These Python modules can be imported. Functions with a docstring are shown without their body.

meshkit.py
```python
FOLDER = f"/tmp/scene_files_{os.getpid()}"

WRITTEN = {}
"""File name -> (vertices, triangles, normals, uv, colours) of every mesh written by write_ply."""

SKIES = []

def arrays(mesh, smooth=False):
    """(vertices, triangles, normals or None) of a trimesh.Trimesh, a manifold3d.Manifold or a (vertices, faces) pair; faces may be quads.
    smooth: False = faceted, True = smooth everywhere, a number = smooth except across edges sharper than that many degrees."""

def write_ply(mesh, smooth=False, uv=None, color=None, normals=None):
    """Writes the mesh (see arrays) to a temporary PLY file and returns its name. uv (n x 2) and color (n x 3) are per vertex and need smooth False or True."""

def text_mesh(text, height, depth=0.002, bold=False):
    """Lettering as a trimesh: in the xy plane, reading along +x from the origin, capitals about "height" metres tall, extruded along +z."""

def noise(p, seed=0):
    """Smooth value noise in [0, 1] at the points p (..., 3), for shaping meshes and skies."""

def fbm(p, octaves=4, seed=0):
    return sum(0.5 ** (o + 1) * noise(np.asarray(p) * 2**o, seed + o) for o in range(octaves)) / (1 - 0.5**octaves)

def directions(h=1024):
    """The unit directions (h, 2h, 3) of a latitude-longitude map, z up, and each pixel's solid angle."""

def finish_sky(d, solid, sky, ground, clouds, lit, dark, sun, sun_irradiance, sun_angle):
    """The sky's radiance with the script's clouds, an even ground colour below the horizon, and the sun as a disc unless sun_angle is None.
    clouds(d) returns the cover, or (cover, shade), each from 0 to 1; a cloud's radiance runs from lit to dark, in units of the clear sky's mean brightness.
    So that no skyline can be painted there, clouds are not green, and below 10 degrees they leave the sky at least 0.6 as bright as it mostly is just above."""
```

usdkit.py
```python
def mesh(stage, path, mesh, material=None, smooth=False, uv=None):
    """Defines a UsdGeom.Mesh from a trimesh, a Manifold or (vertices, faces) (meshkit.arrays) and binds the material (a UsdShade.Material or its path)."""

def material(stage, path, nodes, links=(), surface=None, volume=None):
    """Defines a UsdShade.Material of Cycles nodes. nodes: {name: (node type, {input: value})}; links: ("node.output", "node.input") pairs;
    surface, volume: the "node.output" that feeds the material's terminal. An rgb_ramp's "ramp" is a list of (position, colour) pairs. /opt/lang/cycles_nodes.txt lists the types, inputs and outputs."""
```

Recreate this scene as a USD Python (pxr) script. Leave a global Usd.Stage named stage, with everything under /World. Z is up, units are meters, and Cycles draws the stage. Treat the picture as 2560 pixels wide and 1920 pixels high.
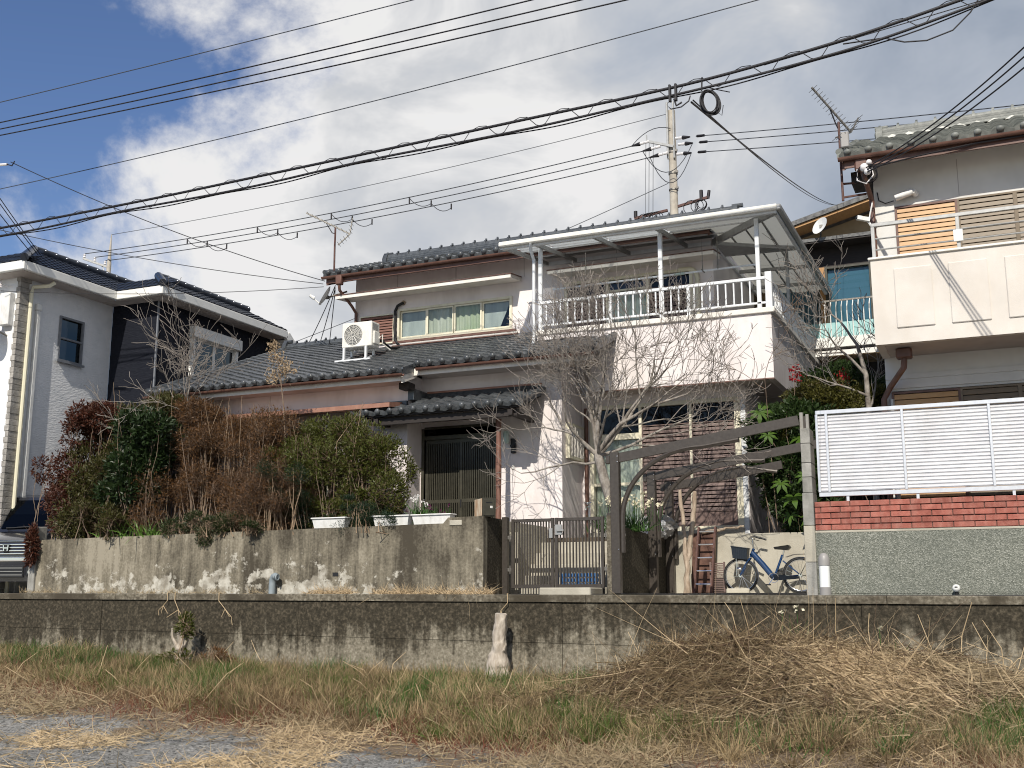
import math, re
import numpy as np, trimesh
from shapely.geometry import Polygon, box as sbox
from pxr import Usd, UsdGeom, UsdLux, UsdShade, Gf, Sdf
import usdkit, meshkit

stage = Usd.Stage.CreateInMemory()
UsdGeom.SetStageUpAxis(stage, UsdGeom.Tokens.z)
UsdGeom.SetStageMetersPerUnit(stage, 1.0)
UsdGeom.Xform.Define(stage, '/World')
UsdGeom.Scope.Define(stage, '/World/Looks')

# ------------------------------------------------------------------ camera
YAW, PITCH, EYE = math.radians(23.9), math.atan(540 / 2790), np.array([0, 0, 1.5])
c_r = np.array([math.cos(YAW), math.sin(YAW), 0])
c_h = np.array([-math.sin(YAW), math.cos(YAW), 0])
c_f = c_h * math.cos(PITCH) + np.array([0, 0, math.sin(PITCH)])
c_u = -c_h * math.sin(PITCH) + np.array([0, 0, math.cos(PITCH)])
cam = UsdGeom.Camera.Define(stage, '/World/Camera')
cam.AddTransformOp().Set(Gf.Matrix4d(*c_r, 0, *c_u, 0, *(-c_f), 0, *EYE, 1))
cam.CreateHorizontalApertureAttr(36.0)
cam.CreateVerticalApertureAttr(27.0)
cam.CreateFocalLengthAttr(39.234)
cam.CreateClippingRangeAttr(Gf.Vec2f(0.1, 4000))
cam.CreateExposureAttr(EXPOSURE := 0.05)

# ------------------------------------------------------------------ sun and sky
SUN_AZ, SUN_EL = math.radians(9), math.radians(40)
sun_dir = np.array([math.sin(SUN_AZ) * math.cos(SUN_EL), -math.cos(SUN_AZ) * math.cos(SUN_EL), math.sin(SUN_EL)])
sun = UsdLux.DistantLight.Define(stage, '/World/Sun')
sun.CreateIntensityAttr(1.22)
sun.CreateAngleAttr(0.5)
sun.CreateColorAttr(Gf.Vec3f(1.0, 0.935, 0.83))
sun.GetPrim().CreateAttribute('inputs:normalize', Sdf.ValueTypeNames.Bool).Set(True)
_z = sun_dir
_x = np.cross([0, 0, 1.0], _z); _x /= np.linalg.norm(_x)
_y = np.cross(_z, _x)
sun.AddTransformOp().Set(Gf.Matrix4d(*_x, 0, *_y, 0, *_z, 0, 0, 0, 0, 1))

def sky_material():
    n = {
        'sky': ('sky_texture', dict(sky_type='single_scattering', sun_disc=False, sun_elevation=SUN_EL, sun_rotation=math.atan2(sun_dir[0], sun_dir[1]), altitude=100.0, air_density=1.0, aerosol_density=0.25, ozone_density=2.5)),
        'tc': ('texture_coordinate', {}),
        'sx': ('vector_math', dict(math_type='dot_product', vector2=tuple(c_r))),      # east-west spread of the cloud bank
        'sz': ('separate_xyz', {}),
        'm1': ('mapping', dict(location=(6.6, 6.1, 2.7), scale=(1, 1, 1.25))),
        'n1': ('noise_texture', dict(scale=3.0, detail=11.0, roughness=0.60, lacunarity=2.1, distortion=0.15)),
        'm2': ('mapping', dict(location=(1.1, 5.2, 2.4), scale=(1, 1, 1.5))),
        'n2': ('noise_texture', dict(scale=5.2, detail=8.0, roughness=0.55, distortion=0.5)),
        'th': ('map_range', dict(from_min=0.5, from_max=0.95, to_min=-0.09, to_max=0.13, clamp=True)),
        'g2': ('math', dict(math_type='add')),
        # cover = noise + bank position - clearer towards the zenith
        'bx': ('map_range', dict(range_type='smoothstep', from_min=-0.55, from_max=-0.09, to_min=-0.27, to_max=0.20, clamp=True)),
        'bz': ('map_range', dict(range_type='smoothstep', from_min=0.44, from_max=0.60, to_min=0.0, to_max=-0.17, clamp=True)),
        'bxr': ('map_range', dict(range_type='smoothstep', from_min=-0.05, from_max=0.35, to_min=0.0, to_max=0.25, clamp=True)),
        'a1': ('math', dict(math_type='add')),
        'a2': ('math', dict(math_type='add')),
        'a3': ('math', dict(math_type='add')),
        'cov': ('map_range', dict(range_type='smoothstep', from_min=0.44, from_max=0.60, to_min=0.0, to_max=0.97, clamp=True)),
        # thick parts are grey, thin edges towards the sun are white
        'gx': ('map_range', dict(from_min=-0.2, from_max=0.42, to_min=-0.14, to_max=0.15, clamp=True)),
        'g1': ('math', dict(math_type='add')),
        'shade': ('rgb_ramp', dict(ramp=[(0.36, CLOUD_W), (0.48, CLOUD_L), (0.63, CLOUD_M), (0.85, CLOUD_D)])),
        'mixc': ('mix_color', {}),
        'blue': ('hsv', dict(hue=0.510, saturation=1.10, value=1.25)),
        'bg': ('background_shader', dict(strength=SKY_STRENGTH)),
    }
    l = [('tc.generated', 'sx.vector1'), ('tc.generated', 'sz.vector'), ('tc.generated', 'm1.vector'), ('tc.generated', 'm2.vector'),
         ('m1.vector', 'n1.vector'), ('m2.vector', 'n2.vector'), ('sx.value', 'bx.value'), ('sx.value', 'bxr.value'), ('sz.z', 'bz.value'),
         ('n1.fac', 'a1.value1'), ('bx.result', 'a1.value2'), ('a1.value', 'a2.value1'), ('bz.result', 'a2.value2'),
         ('a2.value', 'a3.value1'), ('bxr.result', 'a3.value2'), ('a3.value', 'cov.value'),
         ('sx.value', 'gx.value'), ('n2.fac', 'g1.value1'), ('gx.result', 'g1.value2'), ('a3.value', 'th.value'), ('g1.value', 'g2.value1'), ('th.result', 'g2.value2'), ('g2.value', 'shade.fac'),
         ('cov.result', 'mixc.fac'), ('sky.color', 'blue.color'), ('blue.color', 'mixc.a'), ('shade.color', 'mixc.b'), ('mixc.result', 'bg.color')]
    return usdkit.material(stage, '/World/Looks/sky_air', n, l, surface='bg.background')
SKY_STRENGTH = 0.088
CLOUD_W, CLOUD_L, CLOUD_M, CLOUD_D = (9.6, 9.5, 9.4), (7.0, 7.15, 7.4), (5.2, 5.65, 6.4), (3.7, 4.25, 5.15)
dome = UsdLux.DomeLight.Define(stage, '/World/sky')
UsdShade.MaterialBindingAPI.Apply(dome.GetPrim()).Bind(sky_material())
dome.GetPrim().SetCustomDataByKey('kind', 'structure')

# ------------------------------------------------------------------ helpers: shapes
class G:
    """Collects shapes (world coordinates) into one mesh."""
    def __init__(s): s.v, s.f, s.n = [], [], 0
    def add(s, v, f):
        v = np.asarray(v, float).reshape(-1, 3); f = np.asarray(f, int)
        if f.shape[1] == 4: f = np.vstack([f[:, [0, 1, 2]], f[:, [0, 2, 3]]])
        s.v.append(v); s.f.append(f + s.n); s.n += len(v); return s
    def tm(s, m, M=None):
        v = np.array(m.vertices)
        if M is not None: v = v @ np.asarray(M)[:3, :3].T + np.asarray(M)[:3, 3]
        return s.add(v, np.array(m.faces))
    def box(s, x0, x1, y0, y1, z0, z1):
        v = [(x, y, z) for z in (z0, z1) for y in (y0, y1) for x in (x0, x1)]
        return s.add(v, [(0, 2, 3, 1), (4, 5, 7, 6), (0, 1, 5, 4), (2, 6, 7, 3), (0, 4, 6, 2), (1, 3, 7, 5)])
    def bbox(s, x0, x1, y0, y1, z0, z1, b=.008):
        """box with chamfered edges"""
        p = []
        for i in range(3):
            for sx in (0, 1):
                for sy in (0, 1):
                    for sz in (0, 1):
                        q = [x1 if sx else x0, y1 if sy else y0, z1 if sz else z0]
                        for k in range(3):
                            if k != i: q[k] += -b if (sx, sy, sz)[k] else b
                        p.append(q)
        return s.hull(p)
    def hull(s, pts):
        m = trimesh.convex.convex_hull(np.asarray(pts, float)); return s.add(m.vertices, m.faces)
    def beam(s, p0, p1, w, h, upv=(0, 0, 1)):
        p0, p1 = np.asarray(p0, float), np.asarray(p1, float); d = p1 - p0; d /= np.linalg.norm(d)
        a = np.cross(d, upv); 
        if np.linalg.norm(a) < 1e-6: a = np.cross(d, (0, 1, 0))
        a /= np.linalg.norm(a); b = np.cross(a, d)
        v = [q + a * i * w / 2 + b * j * h / 2 for q in (p0, p1) for i, j in ((-1, -1), (1, -1), (1, 1), (-1, 1))]
        return s.add(v, [(3, 2, 1, 0), (4, 5, 6, 7), (0, 1, 5, 4), (1, 2, 6, 5), (2, 3, 7, 6), (3, 0, 4, 7)])
    def tube(s, pts, r, sides=6, caps=True):
        p = np.asarray(pts, float); n = len(p)
        r = np.broadcast_to(r, (n,))
        t = np.gradient(p, axis=0); t /= np.linalg.norm(t, axis=1, keepdims=True) + 1e-12
        ref = np.array([0.31, 0.95, 0.05]) if abs(t.mean(0)[2]) > .6 * np.linalg.norm(t.mean(0)) else np.array([0, 0, 1.0])
        a = np.cross(t, ref); a /= np.linalg.norm(a, axis=1, keepdims=True) + 1e-12
        b = np.cross(t, a); ang = np.arange(sides) * 2 * np.pi / sides
        v = p[:, None] + r[:, None, None] * (np.cos(ang)[None, :, None] * a[:, None] + np.sin(ang)[None, :, None] * b[:, None])
        v = v.reshape(-1, 3)
        i, j = np.meshgrid(np.arange(n - 1), np.arange(sides), indexing='ij')
        q = np.stack([i * sides + j, i * sides + (j + 1) % sides, (i + 1) * sides + (j + 1) % sides, (i + 1) * sides + j], -1).reshape(-1, 4)
        f = [np.vstack([q[:, [0, 2, 1]], q[:, [0, 3, 2]]])]
        if caps:
            k = np.arange(1, sides - 1)
            f.append(np.stack([0 * k, k, k + 1], 1)); o = (n - 1) * sides
            f.append(np.stack([o + 0 * k, o + k + 1, o + k], 1))
        return s.add(v, np.vstack(f))
    def cyl(s, p0, p1, r, sides=12, r1=None): return s.tube([p0, p1], [r, r if r1 is None else r1], sides)
    def lathe(s, prof, c, sides=16, axis=2):
        prof = np.asarray(prof, float); n = len(prof); ang = np.arange(sides) * 2 * np.pi / sides
        x = prof[:, 0][:, None] * np.cos(ang); y = prof[:, 0][:, None] * np.sin(ang); z = np.broadcast_to(prof[:, 1][:, None], x.shape)
        v = np.stack([x, y, z], -1)
        if axis == 1: v = v[..., [0, 2, 1]]
        if axis == 0: v = v[..., [2, 0, 1]]
        v = v.reshape(-1, 3) + np.asarray(c)
        i, j = np.meshgrid(np.arange(n - 1), np.arange(sides), indexing='ij')
        q = np.stack([i * sides + j, i * sides + (j + 1) % sides, (i + 1) * sides + (j + 1) % sides, (i + 1) * sides + j], -1).reshape(-1, 4)
        return s.add(v, q)
    def ball(s, c, r, sub=1, scale=(1, 1, 1)):
        m = trimesh.creation.icosphere(sub, 1.0); return s.add(m.vertices * np.asarray(scale) * r + np.asarray(c), m.faces)
    def prism(s, poly, axis, a, b):
        """polygon (2-D points or shapely) extruded along an axis: 'x' poly=(y,z), 'y' poly=(x,z), 'z' poly=(x,y)"""
        poly = Polygon(poly) if not hasattr(poly, 'exterior') else poly
        m = trimesh.creation.extrude_polygon(poly, b - a, engine='earcut'); v = np.array(m.vertices); f = np.array(m.faces)
        if axis == 'z': v = v + [0, 0, a]
        elif axis == 'y': v = np.stack([v[:, 0], v[:, 2] + a, v[:, 1]], 1); f = f[:, ::-1]
        else: v = np.stack([v[:, 2] + a, v[:, 0], v[:, 1]], 1)
        return s.add(v, f)
    def wall(s, x0, x1, z0, z1, y0, y1, holes=(), axis='y'):
        p = sbox(x0, z0, x1, z1)
        for h in holes: p = p.difference(sbox(h[0], h[2], h[1], h[3]))
        for g in getattr(p, 'geoms', [p]): s.prism(g, axis, y0, y1)
        return s
    def torus(s, c, R, r, axis=1, n=36, m=8, a0=0, a1=2 * np.pi):
        ang = np.linspace(a0, a1, n)
        p = np.zeros((n, 3)); k = [i for i in range(3) if i != axis]
        p[:, k[0]] = R * np.cos(ang); p[:, k[1]] = R * np.sin(ang)
        e = np.zeros(3); e[axis] = 1
        out = p / R; bn = np.arange(m) * 2 * np.pi / m
        v = (p[:, None] + r * (np.cos(bn)[None, :, None] * out[:, None] + np.sin(bn)[None, :, None] * e)).reshape(-1, 3) + np.asarray(c)
        i, j = np.meshgrid(np.arange(n - 1), np.arange(m), indexing='ij')
        q = np.stack([i * m + j, i * m + (j + 1) % m, (i + 1) * m + (j + 1) % m, (i + 1) * m + j], -1).reshape(-1, 4)
        return s.add(v, q)
    def arrays(s): return np.vstack(s.v), np.vstack(s.f)

# ------------------------------------------------------------------ helpers: scene tree
XF = None             # placement of the group being built (a scaling of plan coordinates measured at another depth)
_used, _loc, _turn = {}, {}, {}      # _turn: turns the parts of a thing that does not stand square
def _name(parent, name):
    k = (parent, name); n = _used.get(k, 0); _used[k] = n + 1
    return f'{parent}/{name}' if n == 0 else f'{parent}/{name}_{n:03d}'
def _tag(prim, label=None, cat=None, group=None, kind=None):
    for k, x in (('label', label), ('category', cat), ('group', group), ('kind', kind)):
        if x: prim.SetCustomDataByKey(k, x)
def thing(name, label, cat, loc, group=None):
    p = _name('/World', name); x = UsdGeom.Xform.Define(stage, p); x.AddTranslateOp().Set(Gf.Vec3d(*map(float, loc)))
    _tag(x.GetPrim(), label, cat, group); _loc[p] = np.asarray(loc, float); return p
def part(parent, name, g, m, smooth=False, label=None, kind=None):
    """one Mesh prim under a thing or a part; shapes are given in world coordinates"""
    p = _name(parent, name); v, f = g.arrays() if isinstance(g, G) else g
    o = _loc[parent]; _loc[p] = o
    if XF is not None: v = XF(np.asarray(v, float))
    if parent in _turn: _turn[p] = _turn[parent]; v = _turn[p](np.asarray(v, float))
    usdkit.mesh(stage, p, (v - o, f), MAT[m], smooth=smooth); _tag(stage.GetPrimAtPath(p), label, kind=kind); return p
def single(name, g, m, label=None, cat=None, group=None, kind=None, smooth=False):
    """a thing that is one mesh"""
    p = _name('/World', name); v, f = g.arrays() if isinstance(g, G) else g
    if XF is not None: v = XF(np.asarray(v, float))
    o = np.array([(v[:, 0].min() + v[:, 0].max()) / 2, (v[:, 1].min() + v[:, 1].max()) / 2, v[:, 2].min()])
    if kind == 'structure': o = np.zeros(3)
    me = usdkit.mesh(stage, p, (v - o, f), MAT[m], smooth=smooth)
    if o.any(): me.AddTranslateOp().Set(Gf.Vec3d(*map(float, o)))
    _tag(me.GetPrim(), label, cat, group, kind); _loc[p] = o; return p
def copy_of(src, dloc, label=None):
    """an instance of a finished thing, moved by dloc"""
    base = re.sub(r'_\d{3}$', '', src.split('/')[-1]); p = _name('/World', base)
    x = UsdGeom.Xform.Define(stage, p); was = stage.GetPrimAtPath(src).GetCustomData()
    x.GetPrim().GetReferences().AddInternalReference(src); x.GetPrim().SetInstanceable(True)
    x.ClearXformOpOrder(); x.AddTranslateOp().Set(Gf.Vec3d(*map(float, _loc[src] + dloc)))
    _tag(x.GetPrim(), label or was.get('label'), was.get('category'), was.get('group')); _loc[p] = _loc[src] + dloc; return p
# ------------------------------------------------------------------ materials
MAT = {}
def mat(name, c0, c1=None, scale=4., detail=4., rough=.7, stretch=(1, 1, 1), bump=0., bscale=60., bstretch=(1, 1, 1), metal=0., spec=.5, rnd=0., lo=.35, hi=.65, isl=False, coat=0., trans=0., dirt=None, dirt_scale=1.5, dirt_amt=.5):
    """procedural principled material: noise-mixed colours, optional per-object variation, dirt and bump"""
    c1 = c1 or c0
    n = {'geo': ('geometry', {}), 'map': ('mapping', dict(scale=stretch)), 'nz': ('noise_texture', dict(scale=scale, detail=detail, roughness=.6)),
         'ramp': ('rgb_ramp', dict(ramp=[(lo, c0), (hi, c1)])), 'p': ('principled_bsdf', dict(roughness=rough, metallic=metal, specular_ior_level=spec, coat_weight=coat))}
    l = [('geo.position', 'map.vector'), ('map.vector', 'nz.vector'), (('geo.random_per_island' if isl else 'nz.fac'), 'ramp.fac')]
    col = 'ramp.color'
    if isl and isinstance(isl, list):
        n['ramp'] = ('rgb_ramp', dict(ramp=isl))
    if rnd:
        n['oi'] = ('object_info', {}); n['mr'] = ('map_range', dict(to_min=1 - rnd, to_max=1 + rnd)); n['hv'] = ('hsv', {})
        l += [('oi.random', 'mr.value'), ('mr.result', 'hv.value'), (col, 'hv.color')]; col = 'hv.color'
    if dirt:
        n['dn'] = ('noise_texture', dict(scale=dirt_scale, detail=6., roughness=.65)); n['dm'] = ('map_range', dict(from_min=.45, from_max=.7, to_min=0., to_max=dirt_amt, clamp=True)); n['dx'] = ('mix_color', dict(b=dirt))
        n['dmap'] = ('mapping', dict(scale=(1, 1, .35)))
        l += [('geo.position', 'dmap.vector'), ('dmap.vector', 'dn.vector'), ('dn.fac', 'dm.value'), ('dm.result', 'dx.fac'), (col, 'dx.a')]; col = 'dx.result'
    l.append((col, 'p.base_color'))
    if bump:
        n['bm'] = ('mapping', dict(scale=bstretch)); n['bn'] = ('noise_texture', dict(scale=bscale, detail=3.)); n['bu'] = ('bump', dict(strength=min(1., bump), distance=.012))
        l += [('geo.position', 'bm.vector'), ('bm.vector', 'bn.vector'), ('bn.fac', 'bu.height'), ('bu.normal', 'p.normal')]
    out = 'p.BSDF'
    if trans:
        n['tr'] = ('translucent_bsdf', {}); n['mx'] = ('mix_closure', dict(fac=trans)); l += [(col, 'tr.color'), ('p.BSDF', 'mx.closure1'), ('tr.BSDF', 'mx.closure2')]; out = 'mx.closure'
    MAT[name] = usdkit.material(stage, '/World/Looks/' + name, n, l, surface=out); return name

def glass(name, tint, refl=1.0, rough=.02, body=None, through=.75, milky=False):
    n = {'lw': ('layer_weight', dict(blend=.5)), 'fr': ('math', dict(math_type='power', value2=3.5)), 'mr': ('map_range', dict(to_min=.045, to_max=.9, from_max=1.)), 'tr': ('transparent_bsdf', dict(color=tint)), 'gl': ('glossy_bsdf', dict(color=(refl, refl, refl), roughness=rough)), 'mx': ('mix_closure', {})}
    l = [('lw.facing', 'fr.value1'), ('fr.value', 'mr.value'), ('mr.result', 'mx.fac'), ('tr.BSDF', 'mx.closure1'), ('gl.BSDF', 'mx.closure2')]
    out = 'mx.closure'
    if body:
        n['df'] = ('diffuse_bsdf', dict(color=body)) if not milky else ('translucent_bsdf', dict(color=body)); n['m2'] = ('mix_closure', dict(fac=1 - through)); n['m3'] = ('mix_closure', {})
        l = [('lw.facing', 'fr.value1'), ('fr.value', 'mr.value'), ('mr.result', 'm3.fac'), ('tr.BSDF', 'm2.closure1'), ('df.BSDF', 'm2.closure2'), ('m2.closure', 'm3.closure1'), ('gl.BSDF', 'm3.closure2')]; out = 'm3.closure'
        n.pop('mx')
    MAT[name] = usdkit.material(stage, '/World/Looks/' + name, n, l, surface=out)

# walls, house paint
mat('plaster', (.72, .665, .65), (.78, .725, .71), scale=1.2, rough=.9, bump=.25, bscale=120., dirt=(.46, .41, .38), dirt_scale=2.2, dirt_amt=.40)
mat('cream_board', (.70, .66, .60), (.78, .74, .68), scale=2., rough=.7, dirt=(.45, .40, .34), dirt_scale=3., dirt_amt=.35)
mat('groove', (.36, .33, .32), rough=.9)
mat('brown_trim', (.10, .048, .035), (.15, .075, .055), scale=6., rough=.5, bump=.1)
mat('hood_brown', (.26, .125, .085), (.32, .165, .115), scale=8., rough=.55)
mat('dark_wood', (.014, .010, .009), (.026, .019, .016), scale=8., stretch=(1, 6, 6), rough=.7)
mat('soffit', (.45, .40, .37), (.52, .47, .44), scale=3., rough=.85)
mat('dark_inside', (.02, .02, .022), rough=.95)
mat('cream_frame', (.66, .62, .47), (.72, .68, .54), scale=10., rough=.45, dirt=(.4, .36, .26), dirt_scale=5., dirt_amt=.4)
mat('curtain', (.80, .79, .70), (.60, .62, .52), scale=5., stretch=(1, 1, .2), rough=.95, trans=.25)
mat('curtain_green', (.52, .60, .40), (.72, .73, .60), scale=4., stretch=(1, 1, .5), rough=.95, trans=.25)
mat('curtain_grey', (.36, .38, .38), (.48, .50, .49), scale=5., stretch=(1, 1, .2), rough=.95)
glass('pane', (.90, .93, .92), .55)
glass('dark_pane', (.22, .25, .26), .45)
glass('blue_pane', (.35, .5, .58), 1.0, body=(.06, .16, .22), through=.35)
glass('clear_sheet', (.80, .82, .82), .8, rough=.1, body=(.75, .77, .77), through=.6, milky=True)
glass('frost_sheet', (.80, .82, .80), .5, rough=.2, body=(.52, .52, .50), through=.12, milky=True)
mat('slat_brown', (.12, .078, .068), (.165, .112, .098), scale=10., stretch=(.3, 1, 1), rough=.6, rnd=.12)
mat('slat_red', (.16, .075, .055), (.21, .10, .075), scale=10., stretch=(.3, 1, 1), rough=.55, rnd=.1)
mat('slat_tan', (.42, .235, .095), (.50, .295, .13), scale=10., stretch=(.3, 1, 1), rough=.5, rnd=.06)
mat('slat_olive', (.135, .10, .06), (.18, .132, .082), scale=10., stretch=(.3, 1, 1), rough=.5, rnd=.06)
mat('white_metal', (.66, .68, .70), (.74, .76, .77), scale=12., rough=.4, dirt=(.40, .38, .35), dirt_scale=6., dirt_amt=.3)
mat('grey_metal', (.30, .30, .29), (.38, .38, .37), scale=10., rough=.45, metal=.4)
mat('alu', (.62, .63, .66), (.70, .71, .73), scale=14., rough=.35, metal=.5)
mat('dull_steel', (.15, .14, .125), (.25, .235, .21), scale=18., rough=.5, metal=.6)
mat('chrome', (.72, .72, .74), rough=.18, metal=1.)
# roof tiles
mat('tile', (.050, .055, .060), (.095, .102, .108), scale=9., rough=.36, rnd=.28, spec=.6, bump=.12, bscale=80.)
mat('tile_edge', (.045, .050, .055), (.085, .092, .098), scale=12., rough=.34, rnd=.22, spec=.6)
mat('tile_grey', (.13, .14, .13), (.23, .235, .215), scale=8., rough=.55, rnd=.2, bump=.2, bscale=90.)
mat('tile_navy', (.022, .026, .036), (.035, .040, .052), scale=10., rough=.35, rnd=.15, isl=[(0, (.018, .022, .032)), (1, (.042, .047, .06))])
mat('mortar_white', (.62, .61, .56), (.72, .71, .66), scale=20., rough=.9)
# left house
mat('siding_white', (.72, .73, .74), (.80, .80, .805), scale=3., rough=.75, bump=1., bscale=9., bstretch=(1, 1, 4.5))
mat('siding_navy', (.006, .0075, .014), (.011, .013, .020), scale=9., stretch=(1, 1, 5), spec=.2, rough=.7, bump=.8, bscale=9., bstretch=(1, 1, 4.5))
mat('quoin', (.24, .225, .205), (.38, .36, .33), scale=9., rough=.85, rnd=.2, bump=.6, bscale=30.)
mat('gutter_white', (.74, .73, .69), (.80, .79, .75), scale=4., rough=.4)
mat('pipe_cream', (.70, .66, .50), rough=.4)
mat('sash_grey', (.16, .17, .19), (.20, .21, .23), scale=9., rough=.4)
# right house, tan house
mat('wall_grey', (.60, .59, .56), (.68, .67, .64), scale=1.4, rough=.9, bump=.2, bscale=110., dirt=(.45, .43, .40), dirt_amt=.25)
mat('wall_ivory', (.60, .56, .51), (.68, .64, .59), scale=1.3, rough=.9, bump=.2, bscale=120., dirt=(.55, .48, .40), dirt_scale=2., dirt_amt=.3)
mat('wall_tan', (.20, .15, .085), (.26, .195, .115), scale=3., rough=.85, bump=.2)
mat('soffit_orange', (.38, .21, .085), (.46, .26, .11), scale=6., stretch=(6, 1, 1), rough=.7)
mat('shingle_dark', (.05, .05, .052), (.16, .16, .155), scale=9., rough=.6, bump=.4, bscale=20.)
mat('teal_board', (.28, .50, .50), (.36, .58, .58), scale=4., rough=.6)
# concrete
mat('block', (.25, .245, .225), (.36, .35, .32), scale=5., rough=.95, bump=.6, bscale=70., rnd=.12, dirt=(.10, .10, .08), dirt_scale=4., dirt_amt=.5)
mat('pale_wall', (.36, .335, .275), (.47, .44, .365), scale=2.2, rough=.95, bump=.4, bscale=50., dirt=(.30, .27, .21), dirt_scale=2., dirt_amt=.5)
mat('brick_red', (.24, .070, .050), (.36, .12, .088), scale=7., rough=.85, bump=.5, bscale=60., rnd=.16, dirt=(.46, .26, .21), dirt_scale=9., dirt_amt=.35)
mat('mortar', (.10, .052, .042), (.15, .085, .07), scale=20., rough=.95)
mat('asphalt', (.045, .045, .044), (.075, .074, .07), scale=30., rough=.95, bump=.6, bscale=150.)
mat('drive', (.46, .44, .39), (.56, .54, .48), scale=3., rough=.9)
mat('soil', (.055, .042, .03), (.11, .085, .06), scale=9., rough=1., bump=1., bscale=40.)
# carport, gate, small things
mat('bronze', (.060, .050, .042), (.078, .066, .056), scale=20., rough=.4, metal=.35)
mat('bronze_light', (.27, .255, .225), (.32, .30, .27), scale=20., rough=.4, metal=.4)
mat('screen_alu', (.60, .60, .62), (.72, .72, .73), scale=2.5, stretch=(1, 1, 6), rough=.35, metal=.35, dirt=(.42, .41, .39), dirt_scale=2.2, dirt_amt=.30)
mat('white_plastic', (.70, .70, .68), (.77, .77, .75), scale=6., rough=.45, dirt=(.42, .40, .35), dirt_scale=9., dirt_amt=.45)
mat('ivory_metal', (.74, .72, .66), (.80, .78, .72), scale=5., rough=.4, dirt=(.5, .44, .35), dirt_scale=6., dirt_amt=.3)
mat('dark_grille', (.16, .16, .155), rough=.5)
mat('black', (.012, .012, .013), rough=.5)
mat('rubber', (.018, .018, .019), rough=.75)
mat('grey_plastic', (.28, .27, .26), rough=.45)
mat('lamp_glass', (.80, .82, .81), rough=.25, coat=.4)
mat('lantern_green', (.42, .52, .46), rough=.25)
mat('rust', (.055, .026, .019), (.13, .068, .048), scale=8., rough=.9, bump=.3)
mat('rust_box', (.30, .14, .05), (.62, .55, .42), scale=6., stretch=(4, 4, .6), rough=.7)
mat('olive_metal', (.055, .052, .038), (.075, .070, .052), scale=10., rough=.4, metal=.3)
mat('bike_blue', (.006, .030, .095), (.008, .040, .12), scale=10., rough=.25, coat=.6)
mat('basket', (.012, .020, .032), rough=.5)
mat('leather', (.012, .012, .012), rough=.4)
mat('blue_crate', (.05, .17, .42), (.07, .21, .48), scale=10., rough=.5)
mat('old_wood', (.23, .17, .12), (.42, .34, .26), scale=9., stretch=(2, 2, .5), rough=.95, bump=.6, bscale=40.)
mat('stump_wood', (.32, .27, .215), (.54, .48, .405), scale=10., stretch=(2, 2, .5), rough=.95, bump=1., bscale=26., bstretch=(1, 1, .3), dirt=(.16, .12, .08), dirt_scale=7., dirt_amt=.6)
mat('log_post', (.14, .065, .045), (.22, .11, .08), scale=10., stretch=(2, 2, .5), rough=.6)
mat('pvc_grey', (.21, .25, .27), (.27, .31, .33), scale=8., rough=.6)
mat('car_paint', (.012, .013, .018), rough=.22, coat=1.)
mat('car_trim', (.010, .010, .011), rough=.45)
mat('headlight', (.62, .64, .66), rough=.12, metal=.6, coat=.5)
mat('plate_white', (.75, .75, .72), rough=.5)
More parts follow.
